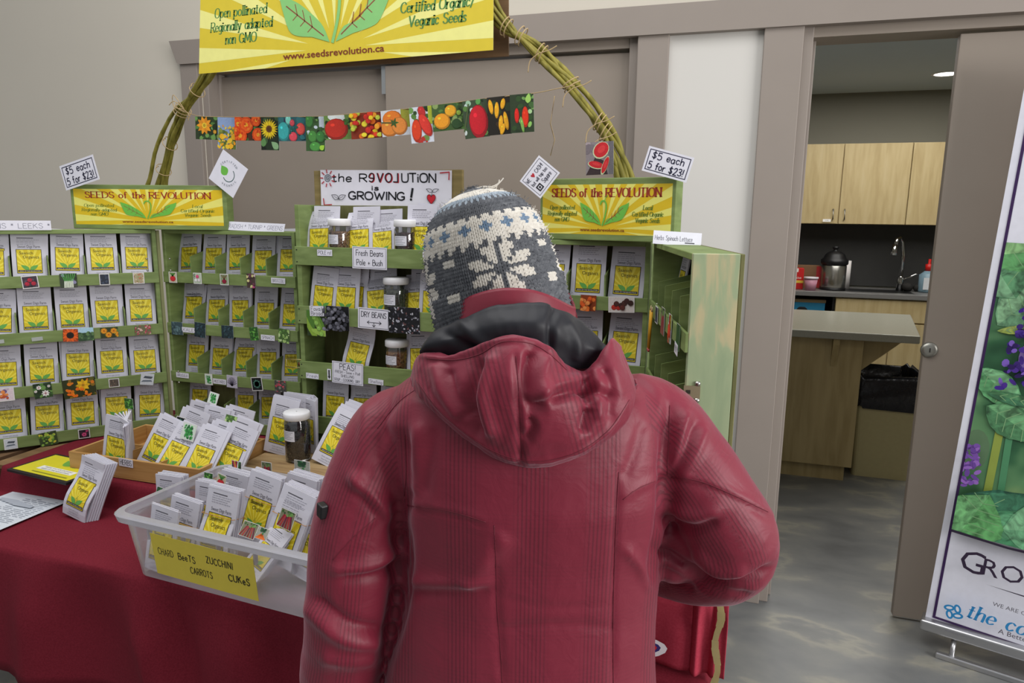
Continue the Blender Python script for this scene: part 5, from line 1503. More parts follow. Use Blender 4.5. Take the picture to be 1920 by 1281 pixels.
def near(side, px, py):
    best = None
    for i, q in enumerate(PATHS[side][1:-1]):
        v = q - CAM; z = v.dot(FWD)
        d = math.hypot(960 + FPX * v.dot(RGT) / z - px, 640.5 - FPX * v.dot(UPV) / z - py)
        if best is None or d < best[0]: best = (d, q, (PATHS[side][i + 2] - PATHS[side][i]).normalized())
    return best[1], best[2]
wrap(near(0, 336, 206)[0], dirL, .027, 2.5, tails=([T_(345, 204, fy), T_(325, 178, fy), T_(326, 200, fy), T_(345, 205, fy)], [T_(345, 205, fy), T_(327, 190, fy), T_(317, 197, fy)], [T_(344, 205, fy), T_(354, 215, fy), T_(353, 226, fy)]))
a0 = T_(385, 150, 2.0)
wrap(near(0, 362, 168)[0], dirL + V((.3, 0, 0)), .025, 1.2)
wrap(near(0, 322, 270)[0], dirL + V((.4, 0, 0)), .026, 1.2)
wrap(near(0, 312, 318)[0], dirL, .026, 1.2)
for px, py, tl in ((952, 45, 0), (978, 68, 0), (1010, 100, 1), (1075, 165, 1), (1118, 232, 1), (1122, 262, 1)):
    q = near(1, px, py)[0]
    f2 = 1.912
    tails = ([T_(px, py, f2), T_(px - 16, py + 14, f2), T_(px - 20, py + 36, f2)], [T_(px, py, f2), T_(px + 20, py - 6, f2), T_(px + 34, py - 14, f2)]) if tl else ()
    wrap(q, dirR + V((0, 0, .5 if px % 2 else -.3)), .025, 1.6, tails=tails)
mb = MB(TWINE); mb.smooth = True
mb.tube([q - AO for q in [T_(1040, 180, 1.9), T_(1032, 232, 1.9), T_(1040, 262, 1.9), T_(1032, 292, 1.9)]], .0013, 5); mb.build('loose_twine', arch)
# hanging banner
pBL, pBR, pTL = atY(373, 133, 1.905), atY(925, 90, 1.905), atY(381, 0, 1.905)
bw = pBR.x - pBL.x
t = thing('hanging_banner', 'big yellow printed banner hanging from the top of the willow arch', 'banner', ((pBL.x + pBR.x) / 2, 1.905, pBL.z))
bh = .312
a = Art(bw, bh, .0008, 'D8D2B0', .45)
sunprint(a, bw, bh, -bw / 2, 0, title=False, g='4F8446', leafc='86C476')
a.hand('SEEDS of the REVOLUTION', 0, bh * .80, .17 * bh, .0075, '8A3A24', width=bw * .84, serif=True)
for i in range(len(a.v)):
    p = a.v[i]
    e = max(0, (-p.x / bw * 2) - .72)
    a.v[i] = V((p.x + e * .12 * (p.z / bh), p.y, p.z + .018 * (p.x / bw)))
o = a.build('printed_sheet', t)
mb = MB(ramp_mat('kraft_board', [(.3, (100, 74, 48)), (.7, (120, 92, 62))], (1, 1, 12), 5))
c1 = atY(420, 138, 1.965); c2 = atY(953, 105, 1.965)
mb.prism([(c1.x - t.location.x, c1.z - t.location.z), (c2.x - t.location.x, c2.z - t.location.z), (c2.x - t.location.x - .005, bh + .04), (c1.x - t.location.x, bh + .02)], .006)
mb.v = [p + V((0, .062, 0)) for p in mb.v]
mb.build('cardboard_backing', t)
# garland
mb = MB(TWINE); mb.smooth = True
sp = [lt + V((.02, -.03, 0))] + [atY(px, py, 2.03 - .1 * (px - 369) / 640 - .002) for px, py in ((369, 217), (411, 219), (470, 219.5), (525, 219.5), (610, 218), (660, 213), (716, 209), (772, 203), (812, 198), (872, 190), (917, 184), (1000, 175), (1046, 166), (1078, 160))]
mb.tube(catmull([tuple(p) for p in sp], 3), .0012, 5)
tag(mb.build('garland_string'), 'thin twine string strung between the sides of the willow arch', 'string')
for i, (x0, x1, y0, y1, yb, kind, what) in enumerate(((369, 411, 219, 220, 262, 'orange_flower', 'one orange flower on dark grass'), (411, 444, 220, 221, 280, 'yellow_meadow', 'a yellow meadow under sky'), (443, 493, 220, 220, 264, 'marigold', 'orange marigolds'), (492, 525, 220, 220, 282, 'sunflower', 'a sunflower'),
        (524, 577, 220, 219, 265, 'teal_red', 'teal and red tomatoes'), (576, 611, 219, 219, 284, 'tomatillo', 'green tomatillos'), (610, 661, 218, 215, 262, 'red_tomato', 'a single big red tomato'), (660, 718, 214, 209, 260, 'mixed_tomatoes', 'many mixed small tomatoes'), (717, 771, 209, 203, 255, 'orange_tomato', 'striped orange tomatoes'),
        (771, 813, 203, 198, 268, 'long_red', 'long red tomatoes'), (812, 872, 198, 191, 245, 'yellow_tomatoes', 'ribbed yellow tomatoes'), (871, 917, 191, 184, 259, 'red_pepper', 'a red sweet pepper'), (916, 959, 184, 179, 253, 'yellow_chillies', 'yellow chillies'), (958, 1002, 179, 175, 249, 'red_chillies', 'red chillies among leaves'))):
    Y = 2.03 - .1 * ((x0 + x1) / 2 - 369) / 640
    p0, p1, pb = atY(x0, y0, Y), atY(x1, y1, Y), atY((x0 + x1) / 2, yb, Y)
    w_ = (p1 - p0).length; h_ = (p0.z + p1.z) / 2 - pb.z
    photo(kind, 'garland photo card of %s' % what, (((p0.x + p1.x) / 2 + pb.x) / 2, Y - .004 - .0012 * (i % 2), (p0.z + p1.z) / 2 - h_ / 2), w_, h_, R(2), 0, math.asin((p0.z - p1.z) / w_), 0, name='garland_photo', group='photo cards on the garland')
c = atY(1121, 297, 1.815)
photo('watermelon', 'photo card of cut red watermelon standing on the right case sign', (c.x, 1.84, c.z + .002), .073, .082, R(-6), 0, R(-2), 0)

# ================================================================== things on the table
# herb box
hb = thing('herb_box', 'shallow pine divided box labelled herbs, full of packets', 'box', (-1.605, 1.66, RZ0 + .003))
PINE = ramp_mat('honey_pine', [(.3, (164, 120, 66)), (.55, (184, 142, 86)), (.75, (196, 156, 98))], (1.2, 14, 14), 4, 5, .5, None, .6, .06)
hw, hd, hh = .235, .146, .06
PINE2 = ramp_mat('honey_pine_b', [(.3, (164, 120, 66)), (.55, (184, 142, 86)), (.75, (196, 156, 98))], (14, 1.2, 14), 4, 5, .5, None, .6, .06)
boxpart('floor_board', (-hw, -hd, 0), (hw, hd, .004), PINE, hb)
boxpart('side_board', (-hw, -hd, .004), (hw, -hd + .009, hh), PINE, hb, .001)
boxpart('side_board', (-hw, hd - .009, .004), (hw, hd, hh), PINE, hb, .001)
boxpart('side_board', (-hw, -hd + .009, .004), (-hw + .009, hd - .009, hh), PINE2, hb, .001)
boxpart('side_board', (hw - .009, -hd + .009, .004), (hw, hd - .009, hh), PINE2, hb, .001)
for x in (-.085, .07): boxpart('divider', (x, -hd + .009, .004), (x + .005, hd - .009, .052), PINE2, hb)
boxpart('divider', (-hw + .009, -.01, .004), (-.085, -.005, .05), PINE, hb)
p = atY(236, 868, 1.512); slip('HERBS', 'white slip lettered herbs on the front of the pine box', (p.x, 1.5125, p.z), .05, .024, R(2), col='34343C', sz=.62)
def pk(px, py, Y, Z, label, rz=0, lean=.25, roll=0, var=0, sc=1.0, group=None):
    q = atY(px, py, Y)
    return packet((q.x, Y, Z), rz, lean, roll, var, label, group, None, sc)
hz = RZ0 + .008
G = 'packets in the herb box'
pk(211, 850, 1.535, hz, 'front packet of the upright bundle at the left end of the herb box', 0, .1, R(7), 0, group=G)
for i in range(6):
    pk(224 + i * 4.5, 850, 1.545 + i * .009, hz, 'one of the packets seen edge-on behind the front herb packet', R(-22 - i * 7), .06, R(6 + i * 2), 0, group='edge-on packets behind the herb bundle')
photo('greens', 'small green herb photo sticking up behind the upright herb bundle', atY(242, 757, 1.6), .032, .032, border=.0)
for i, (px, Y, lean, roll, var, rz, lab) in enumerate(((300, 1.545, .62, R(14), 0, R(4), 'front left of the middle compartment'), (272, 1.575, .45, R(16), 0, R(4), 'behind the front left one, half seen'), (352, 1.535, .55, R(11), 0, R(3), 'front centre of the box'), (380, 1.575, .45, R(10), 1, R(4), 'behind the front centre one'), (408, 1.57, .40, R(14), 1, R(6), 'right of the front centre one'),
                                                  (418, 1.63, .42, R(15), 0, R(8), 'right end behind the front row'), (330, 1.66, .34, R(12), 1, R(4), 'middle row left'), (384, 1.70, .3, R(8), 0, R(4), 'back row centre'), (362, 1.735, .2, R(9), 0, R(2), 'back row left'), (425, 1.72, .24, R(8), 1, R(4), 'back row right'))):
    pk(px, 850, Y, hz, 'reclining white seed packet in the herb box, %s' % lab, rz, lean, roll, var, group=G)
    pk(px + 5, 850, Y + .006, hz + .001, 'packet pressed behind another in the herb box, %s' % lab, rz, lean * .96, roll + .05, 0, group=G)
for px, py, Y, kind, roll, lab, s_ in ((354, 810, 1.615, 'herb', 8, 'bright green herb photo lying among the herb box packets', .05), (338, 793, 1.68, 'dark_rosette', 8, 'dark sprig photo behind the herb packets', .036), (400, 747, 1.76, 'herb', 10, 'green framed photo sticking up at the back of the herb box', .036), (432, 792, 1.66, 'lettuce', 8, 'pale leaf photo among the right herb packets', .04)):
    photo(kind, lab, atY(px, py, Y), s_, s_, 0, .3, R(roll), .002 if kind != 'lettuce' else 0)
# packets around the black bean jar
bz_ = RZ0 + .026
for i, (px, Y, lean, roll, var, lab) in enumerate(((520, 1.785, .14, R(8), 1, 'front packet left of the black bean jar'), (528, 1.80, .13, R(6), 0, 'second packet left of the black bean jar'), (552, 1.84, .08, R(4), 0, 'blank-topped packet behind the black bean jar'), (562, 1.855, .06, R(2), 0, 'rear packet behind the black bean jar'),
                                              (608, 1.745, .42, R(17), 4, 'reclining packet right of the black bean jar'), (618, 1.765, .40, R(16), 1, 'second reclining packet right of the black bean jar'), (630, 1.79, .38, R(15), 1, 'third reclining packet beside the red sleeve'), (642, 1.815, .34, R(13), 1, 'rear reclining packet beside the red sleeve'))):
    pk(px, 850, Y, bz_, lab, 0, lean, roll, var, 1.06)
for i in range(5):
    pk(582 + i * 3, 850, 1.835 + i * .007, bz_, 'one of the packets seen edge-on right behind the black bean jar', R(-30 - 5 * i), .04, R(-3 - i), 0, 1.0, 'edge-on packets behind the bean jar')
# packet stack leaning on the riser
p = atZ(140, 971, .756)
for i in range(6):
    packet((p.x + .004 * i, p.y + .0045 * i, .756), R(-4), .30, R(10), 3 if i == 0 else 1, 'front packet of the curled stack leaning on the red riser' if i == 0 else 'packet within the curled stack leaning on the red riser', None if i == 0 else 'packets inside the leaning stack')
mb = MB(M((120, 96, 60), .7)); mb.smooth = True
# price list sheet
p0, p1, p2 = atZ(40, 918, .7545), atZ(111, 941, .7545), atZ(0, 1010, .7545)
a = Art(.22, .262, .0006, 'CDD2DA', .55)
for i in range(23):
    y = .24 - i * .009; a.up(); x = -.095
    while x < .09:
        l = rn.uniform(.01, .04)
        if rn.random() < .8 and (i > 9 or x > -.06): a.rect(x, y, min(.095, x + l), y + (.0022 if i > 2 else .004), 'A6ACB6' if i > 3 else '868C98', up=False)
        x += l + .006
for i in range(5): a.rect(-.09 + .02 * i, .2 - .004 * i, -.02 + .02 * i, .215 - .004 * i, 'A8AEB8')
o = a.build('price_list'); d_ = (p1 - p0)
ang = math.atan2(d_.y, d_.x)
o.matrix_world = Matrix.Translation((-1.925, 1.212, .7565)) @ Matrix.Rotation(R(-1), 4, 'Z') @ Matrix.Rotation(R(-90), 4, 'X')
tag(o, 'white printed sheet lying on the left of the red table', 'paper sheet')
# black framed yellow sign
pa, pb_ = atZ(40, 880, RZ0 + .01), atZ(112, 888, RZ0 + .01)
t = thing('framed_sign', 'black-framed yellow leaf sign lying flat left of the herb box', 'sign', (pa.x + .10, pa.y + .045, RZ0 + .004), R(-6))
boxpart('frame', (-.13, -.075, 0), (.13, .075, .008), M((30, 26, 26), .5), t, .001)
a = Art(.24, .13, 0, None, .35)
a.rect(-.119, .005, .119, .135, 'D6CC2C')
for sg in (1, -1): a.poly(leafshape(.02, .085, .06, .018, R(30 if sg > 0 else 150)), '6EAA46')
a.rect(-.06, .035, .09, .06, 'E8E8E4'); a.text('THANK YOU FOR GROWING', .015, .05, .009, '4A4A40', width=.12); a.text('SEEDS OF THE REVOLUTION', .015, .039, .008, '4A4A40', width=.12)
a.rect(-.05, .015, .1, .02, '8A8A2A'); a.rect(.04, .1, .11, .13, 'E0DED0')
o = a.build('yellow_print', t); o.matrix_local = Matrix.Translation((0, -.07, .0082)) @ Matrix.Rotation(R(-90), 4, 'X')
# cardboard box under the far left case
t = thing('cardboard_box', 'brown cardboard box propping the far left end of the green case', 'box', (-2.345, 1.60, .753))
KRAFT = M((112, 84, 58), .8, n=.1)
boxpart('body', (-.14, -.12, 0), (.165, .1, .068), KRAFT, t, .002)
boxpart('flap', (.164, -.11, .0), (.168, .09, .068), M((96, 70, 48), .8), t)
# translucent bin
BIN = clear_mat('milky_plastic', (248, 248, 252), (222, 220, 228), .25, .28, .30)
BINR = clear_mat('milky_rim_plastic', (244, 244, 250), (226, 224, 232), .3, .25, .50)
BRZ = R(-4.5)
bn = thing('plastic_bin', 'translucent plastic bin full of packets with a yellow sign on its front', 'bin', (-1.003, 1.323, .754), BRZ)
L, D, Hb = .295, .165, .165
def rr2(l, d, z, r=.03, n=5): return rr(l, d, z, r, n)
mb = MB(BIN); mb.smooth = True
mb.loft([rr2(L - .025, D - .028, .001), rr2(L - .02, D - .022, .004), rr2(L - .004, D - .004, Hb - .02)], False)
mb.add(rr2(L - .025, D - .028, .001), [tuple(range(24))])
mb.build('tub', bn)
mb = MB(BINR); mb.smooth = False
mb.loft([rr2(L - .004, D - .004, Hb - .018, .03), rr2(L + .012, D + .012, Hb - .019, .04), rr2(L + .016, D + .016, Hb - .004, .042), rr2(L + .012, D + .012, Hb, .04), rr2(L - .003, D - .003, Hb, .03), rr2(L - .005, D - .005, Hb - .02, .03)], False)
mb.build('rim', bn)
for x in (-.2, -.1, 0, .1, .2):
    boxpart('rib', (x, D - .006, Hb - .05), (x + .004, D + .004, Hb - .022), BINR, bn); boxpart('rib', (x, -D - .004, Hb - .05), (x + .004, -D + .006, Hb - .022), BINR, bn)
sg = atY(390, 1069, 1.178)
a = Art(.288, .104, .0006, 'D8C448', .6)
I = '1A1A16'
for s_, x, y, wf in (('CHARD', -.106, .054, .044), ('BeeTS', -.045, .054, .048), ('ZUCCHINI', .049, .064, .072), ('CARROTS', -.008, .026, .062), ('CUKeS', .098, .034, .056)):
    a.hand(s_, x, y, .016, .0023, I, width=wf, jit=.05, rnd=rn, gap=.3)
o = a.build('bin_sign'); place(o, (sg.x + .004, 1.166, .785), BRZ, R(-7), R(1.0))
tag(o, 'yellow paper sign lettered chard, beets, zucchini, carrots, cukes taped to the bin', 'sign')
def bpk(px, py, Y, label, n=5, lean=.2, roll=0, rz=0, var=0, sc=1.0, band=True, extra=None):
    """rubber-banded bundle: top edge seen at pixel (px, py) on the plane Y"""
    q = atY(px, py, Y)
    Hh = PH * sc
    b = V((q.x - Hh * math.sin(roll), Y - Hh * math.sin(lean), q.z - Hh * math.cos(lean)))
    b.z = max(b.z, .7595)
    for i in range(n):
        off = Matrix.Rotation(rz, 3, 'Z') @ V((.0015 * math.sin(i * 2.1), .0046 * i, 0))
        packet(b + off + V((0, 0, .0006 * (i % 3))), rz, lean, roll + .012 * math.sin(i * 1.7), var if i == 0 else 0, ('front packet of the bin bundle %s' if i == 0 else 'packet inside the bin bundle %s') % label, None if i == 0 else 'packets of the bin bundle %s' % label, None, sc)
    if band:
        t_ = n * .0046
        w2 = PW * sc / 2 + .001
        mb = MB(M((190, 140, 90), .6)); mb.smooth = True
        z = Hh * .62
        mb.tube([(-w2, -.006, z), (w2, -.0062, z + .002), (w2, t_ + .002, z), (-w2, t_ + .002, z), (-w2, -.006, z)], .0009, 5)
        o = mb.build('rubber_band'); o.matrix_world = Matrix.Translation(b) @ Matrix.Rotation(rz, 4, 'Z') @ Matrix.Rotation(-lean, 4, 'X') @ Matrix.Rotation(roll, 4, 'Y')
        tag(o, 'tan rubber band round the bin bundle %s' % label, 'rubber band')
bpk(306, 952, 1.235, 'in the front left corner', 3, .12, R(4), R(-6), 4, .92, False)
bpk(350, 935, 1.285, 'second from the left with the touchstone heading', 4, .16, R(6), R(-4), 0, .95)
bpk(320, 938, 1.40, 'at the back left below the dark green photo', 6, .05, R(-2), R(-4), 0, .95, False)
bpk(417, 918, 1.29, 'in the centre with an orange band', 7, .2, R(4), R(-3), 3, .98)
bpk(392, 905, 1.38, 'behind the centre bundle', 5, .1, R(0), R(-5), 0, .95)
bpk(442, 886, 1.45, 'at the back centre', 7, .08, R(5), R(-4), 0, .95)
bpk(497, 890, 1.38, 'standing tall right of centre', 7, .2, R(9), R(-3), 4, 1.0)
bpk(560, 918, 1.32, 'with a red root photo on its label', 8, .3, R(12), R(-4), 1, 1.02)
bpk(568, 893, 1.45, 'at the back right below the carrot photo', 8, .12, R(6), R(-5), 0, 1.0)
bpk(606, 955, 1.33, 'at the far right beside the red sleeve', 4, .3, R(14), R(-4), 1, .95, False)
bpk(528, 985, 1.30, 'lying low at the front', 7, .75, R(16), R(-8), 0, .72, False)
for px, py, Y, kind, w_, h_, roll, lab, lean in ((303, 925, 1.385, 'dark_leaf', .038, .028, 8, 'dark leaf photo sticking up at the back left of the bin', .3), (391, 897, 1.42, 'greens', .030, .030, 2, 'small green stalk photo sticking up in the bin', .1), (415, 902, 1.36, 'radish', .028, .034, 12, 'small red root photo leaning in the bin', .1),
        (444, 878, 1.475, 'chard', .032, .040, 3, 'coloured chard stem photo at the back of the bin', 0), (500.5, 881, 1.475, 'red_roots', .032, .042, 0, 'dark beet photo at the back of the bin', 0), (567, 880, 1.485, 'carrots', .048, .046, 0, 'orange carrot photo standing at the back of the bin', 0),
        (537, 974, 1.272, 'red_roots', .042, .042, 12, 'red carrot photo stuck on the right bundle in the bin', .3), (467, 994, 1.225, 'red_roots', .044, .034, 6, 'red root photo lying at the front of the bin', .6), (492, 1001, 1.222, 'carrots', .032, .026, 6, 'small dark root photo lying at the front of the bin', .6)):
    photo(kind, lab, atY(px, py, Y), w_, h_, R(-4), lean, R(roll), .001)
# ================================================================== the shopper seen from behind
import numpy as np
PD, PX = 1.06, .015
PO = HF * PD + HR * PX
PO = V((PO.x, PO.y, 0))
person = thing('person', 'person from behind in a red hooded jacket and grey knitted hat, browsing the stall', 'person', PO, YAW)
PMI = (Matrix.Translation(PO) @ Matrix.Rotation(YAW, 4, 'Z')).inverted()
def L(px, py, d):
    return PMI @ atD(px, py, d)
def vox(mb, size, smooth=4):
    """union of the collected shapes as one continuous skin"""
    o = mb.build('tmp')
    r = o.modifiers.new('r', 'REMESH'); r.mode = 'VOXEL'; r.voxel_size = size; r.use_smooth_shade = True
    dg = bpy.context.evaluated_depsgraph_get()
    me = bpy.data.meshes.new_from_object(o.evaluated_get(dg))
    bpy.data.objects.remove(o)
    bm = bmesh.new(); bm.from_mesh(me)
    for _ in range(smooth): bmesh.ops.smooth_vert(bm, verts=bm.verts, factor=.5, use_axis_x=True, use_axis_y=True, use_axis_z=True)
    bm.to_mesh(me); bm.free()
    me.materials.clear()
    return me
def finish(me, name, mat, parent=person):
    me.materials.append(mat)
    me.polygons.foreach_set('use_smooth', [True] * len(me.polygons))
    o = bpy.data.objects.new(name, me); COL.objects.link(o); o.parent = parent
    return o
# --- key points
wr_r, wr_l = L(1212, 1062, 1.25), V((-.235, .235, .865))
ARM_R = [(L(1150, 765, 1.06), .055), (L(1215, 790, 1.055), .072), (L(1280, 862, 1.04), .071), (L(1332, 935, 1.03), .071), (L(1372, 1005, 1.03), .073), (L(1362, 1050, 1.06), .069), (L(1310, 1066, 1.13), .062), (L(1255, 1066, 1.2), .054), (wr_r, .047)]
ARM_L = [(L(800, 785, 1.06), .055), (L(744, 812, 1.055), .070), (L(698, 895, 1.04), .069), (L(668, 1000, 1.03), .070), (L(658, 1100, 1.03), .069), (L(648, 1200, 1.04), .068), (L(644, 1270, 1.07), .066), (V((-.245, .13, .905)), .054), (wr_l, .046)]
ROWS_T = [(648, 880, 1068, .075, 1.05), (668, 842, 1102, .095, 1.05), (695, 792, 1158, .112, 1.05), (725, 748, 1212, .126, 1.05), (770, 725, 1240, .138, 1.05), (830, 738, 1250, .146, 1.05), (900, 748, 1254, .148, 1.05), (1000, 753, 1246, .145, 1.05), (1100, 748, 1230, .140, 1.05), (1200, 734, 1226, .142, 1.05), (1290, 722, 1230, .148, 1.05), (1400, 712, 1238, .152, 1.05), (1500, 712, 1240, .152, 1.05)]
def sring(c, rx, ry, n=40, e=2.5):
    out = []
    for i in range(n):
        a = 2 * PI * i / n
        ca, sa = math.cos(a), math.sin(a)
        out.append(V((c.x + rx * math.copysign(abs(ca) ** (2 / e), ca), c.y + ry * math.copysign(abs(sa) ** (2 / e), sa), c.z)))
    return out
def dense(ch):
    p = catmull([tuple(q) + (r_,) for q, r_ in ch], 5)
    return [V(q[:3]) for q in p], [q[3] for q in p]
# --- body: one continuous skin with head, face, hands, legs
SKIN = M((196, 150, 128), .55, n=.06, scale=30)
hc = L(948, 525, 1.075)
mb = MB(SKIN); mb.smooth = True
mb.ball(hc + V((-.008, .005, .0)), (.070, .088, .108), 24)
mb.ball(hc + V((-.004, .055, -.06)), (.048, .036, .045), 16)
fc = hc + V((-.006, .09, -.012))
mb.tube([fc + V((0, -.012, .03)), fc + V((0, .012, -.012)), fc + V((0, .004, -.02))], [.011, .016, .012], 10)
for s_ in (-1, 1):
    mb.ball(hc + V((-.006 + s_ * .072, -.005, -.008)), (.012, .020, .032), 12)
    mb.ball(fc + V((s_ * .03, -.012, .036)), (.022, .010, .008), 10)
    mb.ball(fc + V((s_ * .034, -.022, -.012)), (.022, .018, .024), 12)
    mb.ball(fc + V((s_ * .03, -.0135, .009)), (.017, .008, .006), 10)
mb.ball(fc + V((0, -.006, -.046)), (.022, .011, .006), 12)
mb.ball(fc + V((0, -.008, -.054)), (.018, .011, .006), 12)
nk = L(958, 660, 1.06)
mb.tube([nk + V((0, 0, -.06)), nk, hc + V((0, -.012, -.08)), hc], [.07, .056, .053, .05], 16)
for ch in (ARM_R, ARM_L):
    pts, rs = dense(ch)
    mb.tube(pts, [max(.024, r_ - .028) for r_ in rs], 12)
mb.loft([sring(V((.0, .0, z)), rx, ry, 24, 2.2) for z, rx, ry in ((.84, .15, .095), (.95, .145, .095), (1.1, .15, .10), (1.25, .16, .10), (1.34, .14, .085))])
for s_ in (-1, 1):
    mb.tube([(s_ * .085, .0, .92), (s_ * .09, .005, .75), (s_ * .088, .012, .5), (s_ * .088, -.005, .3), (s_ * .09, -.015, .09)], [.085, .078, .055, .052, .036], 14)
    mb.tube([(s_ * .09, -.035, .045), (s_ * .092, .04, .045), (s_ * .1, .15, .03)], [.036, .036, .026], 12)
def hand(w_, d, up, thumb):
    d = d.normalized(); side = d.cross(up).normalized(); up = side.cross(d)
    c = w_ + d * .045
    for k in (-1, 0, 1): mb.ball(c + side * .022 * k, (.023, .02 + .012, .016), 10)
    mb.tube([w_ - d * .01, c], [.026, .028], 12)
    for k, (o_, ln) in enumerate(((-.034, .058), (-.012, .070), (.012, .065), (.033, .05))):
        b = c + d * .03 + side * o_
        mb.tube([b - d * .02, b, b + d * ln * .45 - up * .006, b + d * ln * .8 - up * .02, b + d * ln - up * .034], [.0095, .0095, .009, .0085, .0075], 8)
    b = c - d * .015 + side * thumb * .032
    mb.tube([b, b + d * .02 + side * thumb * .022 - up * .006, b + d * .045 + side * thumb * .03 - up * .012], [.011, .0105, .009], 8)
hand(wr_l, V((.04, 1, -.55)), V((0, .4, 1)), 1)
hand(wr_r, V((-1, .45, -.05)), V((0, -.3, 1)), 1)
body = finish(vox(mb, .006, 3), 'body', SKIN)
for s_ in (-1, 1):
    mb = MB(M((236, 234, 230), .25)); mb.smooth = True; e = fc + V((s_ * .030, -.0165, .020)); mb.ball(e, .0115, 14); mb.m = M((70, 60, 50), .2); mb.ball(e + V((0, .0088, 0)), (.0048, .0036, .0048), 10)
    mb.build('eye', person)
# --- trousers and boots
DEN = M((44, 46, 56), .8, n=.12, scale=120, bump=.1)
mb = MB(DEN); mb.smooth = True
mb.loft([sring(V((0, 0, z)), rx, ry, 28, 2.3) for z, rx, ry in ((.80, .172, .118), (.9, .17, .116), (1.0, .168, .113))])
for s_ in (-1, 1): mb.tube([(s_ * .085, .0, .9), (s_ * .092, .005, .74), (s_ * .093, .012, .5), (s_ * .094, -.003, .3), (s_ * .096, -.01, .1)], [.1, .1, .08, .076, .072], 16)
finish(vox(mb, .009, 4), 'trousers', DEN)
for s_ in (-1, 1):
    mb = MB(M((38, 34, 32), .5, n=.1)); mb.smooth = True
    mb.tube([(s_ * .092, -.02, .18), (s_ * .092, -.02, .05)], [.058, .055], 16)
    mb.tube([(s_ * .092, -.06, .045), (s_ * .094, .05, .05), (s_ * .102, .17, .036), (s_ * .103, .2, .032)], [.045, .048, .04, .028], 14)
    me = vox(mb, .008, 3)
    for v in me.vertices: v.co.z = max(v.co.z, .002)
    finish(me, 'boot', M((38, 34, 32), .5, n=.1))
# --- jacket
def jacket_mat():
    m = bpy.data.materials.new('red_ripstop'); m.use_nodes = True
    t = m.node_tree; N = t.nodes; K = t.links
    b = N['Principled BSDF']; b.inputs['Roughness'].default_value = .5; b.inputs['Specular IOR Level'].default_value = .38
    b.inputs['Sheen Weight'].default_value = .22; b.inputs['Sheen Roughness'].default_value = .4; b.inputs['Sheen Tint'].default_value = (1, .75, .85, 1)
    uv = N.new('ShaderNodeUVMap'); uv.uv_map = 'weave'
    sp = N.new('ShaderNodeSeparateXYZ'); K.new(uv.outputs[0], sp.inputs[0])
    def mth(op, a, b_=None, c=None, clamp=False):
        n = N.new('ShaderNodeMath'); n.operation = op; n.use_clamp = clamp
        for i, v in enumerate((a, b_, c)):
            if v is None: continue
            if isinstance(v, (int, float)): n.inputs[i].default_value = v
            else: K.new(v, n.inputs[i])
        return n.outputs[0]
    def lines(s, p, q, ph):
        f = mth('MULTIPLY_ADD', mth('SINE', mth('MULTIPLY', s, 2 * PI / p)), 1.6, .1, True)
        g = mth('MULTIPLY_ADD', mth('SINE', mth('MULTIPLY_ADD', s, 2 * PI / q, ph)), 1.4, .35, True)
        return mth('MULTIPLY', f, g)
    lx = lines(sp.outputs[0], .0058, .098, .6); lz = lines(sp.outputs[1], .0064, .085, 1.9)
    d = mth('ADD', mth('MULTIPLY', lx, .46), mth('MULTIPLY', lz, .07), clamp=True)
    mx = N.new('ShaderNodeMix'); mx.data_type = 'RGBA'
    mx.inputs[6].default_value = rgb((122, 31, 51)); mx.inputs[7].default_value = rgb((72, 16, 31))
    K.new(d, mx.inputs[0]); K.new(mx.outputs[2], b.inputs['Base Color'])
    K.new(mth('MULTIPLY_ADD', d, .14, .5), b.inputs['Roughness'])
    tc = N.new('ShaderNodeTexCoord'); nz = N.new('ShaderNodeTexNoise'); nz.inputs['Scale'].default_value = 30; nz.inputs['Detail'].default_value = 5; nz.inputs['Distortion'].default_value = 1.2
    K.new(tc.outputs['Object'], nz.inputs['Vector'])
    bp_ = N.new('ShaderNodeBump'); bp_.inputs['Strength'].default_value = .35; bp_.inputs['Distance'].default_value = .004
    K.new(mth('ADD', nz.outputs['Fac'], mth('MULTIPLY', d, .12)), bp_.inputs['Height']); K.new(bp_.outputs[0], b.inputs['Normal'])
    return m
JM = jacket_mat()
JPL = M((120, 30, 48), .5, n=.06, scale=60, bump=.1)
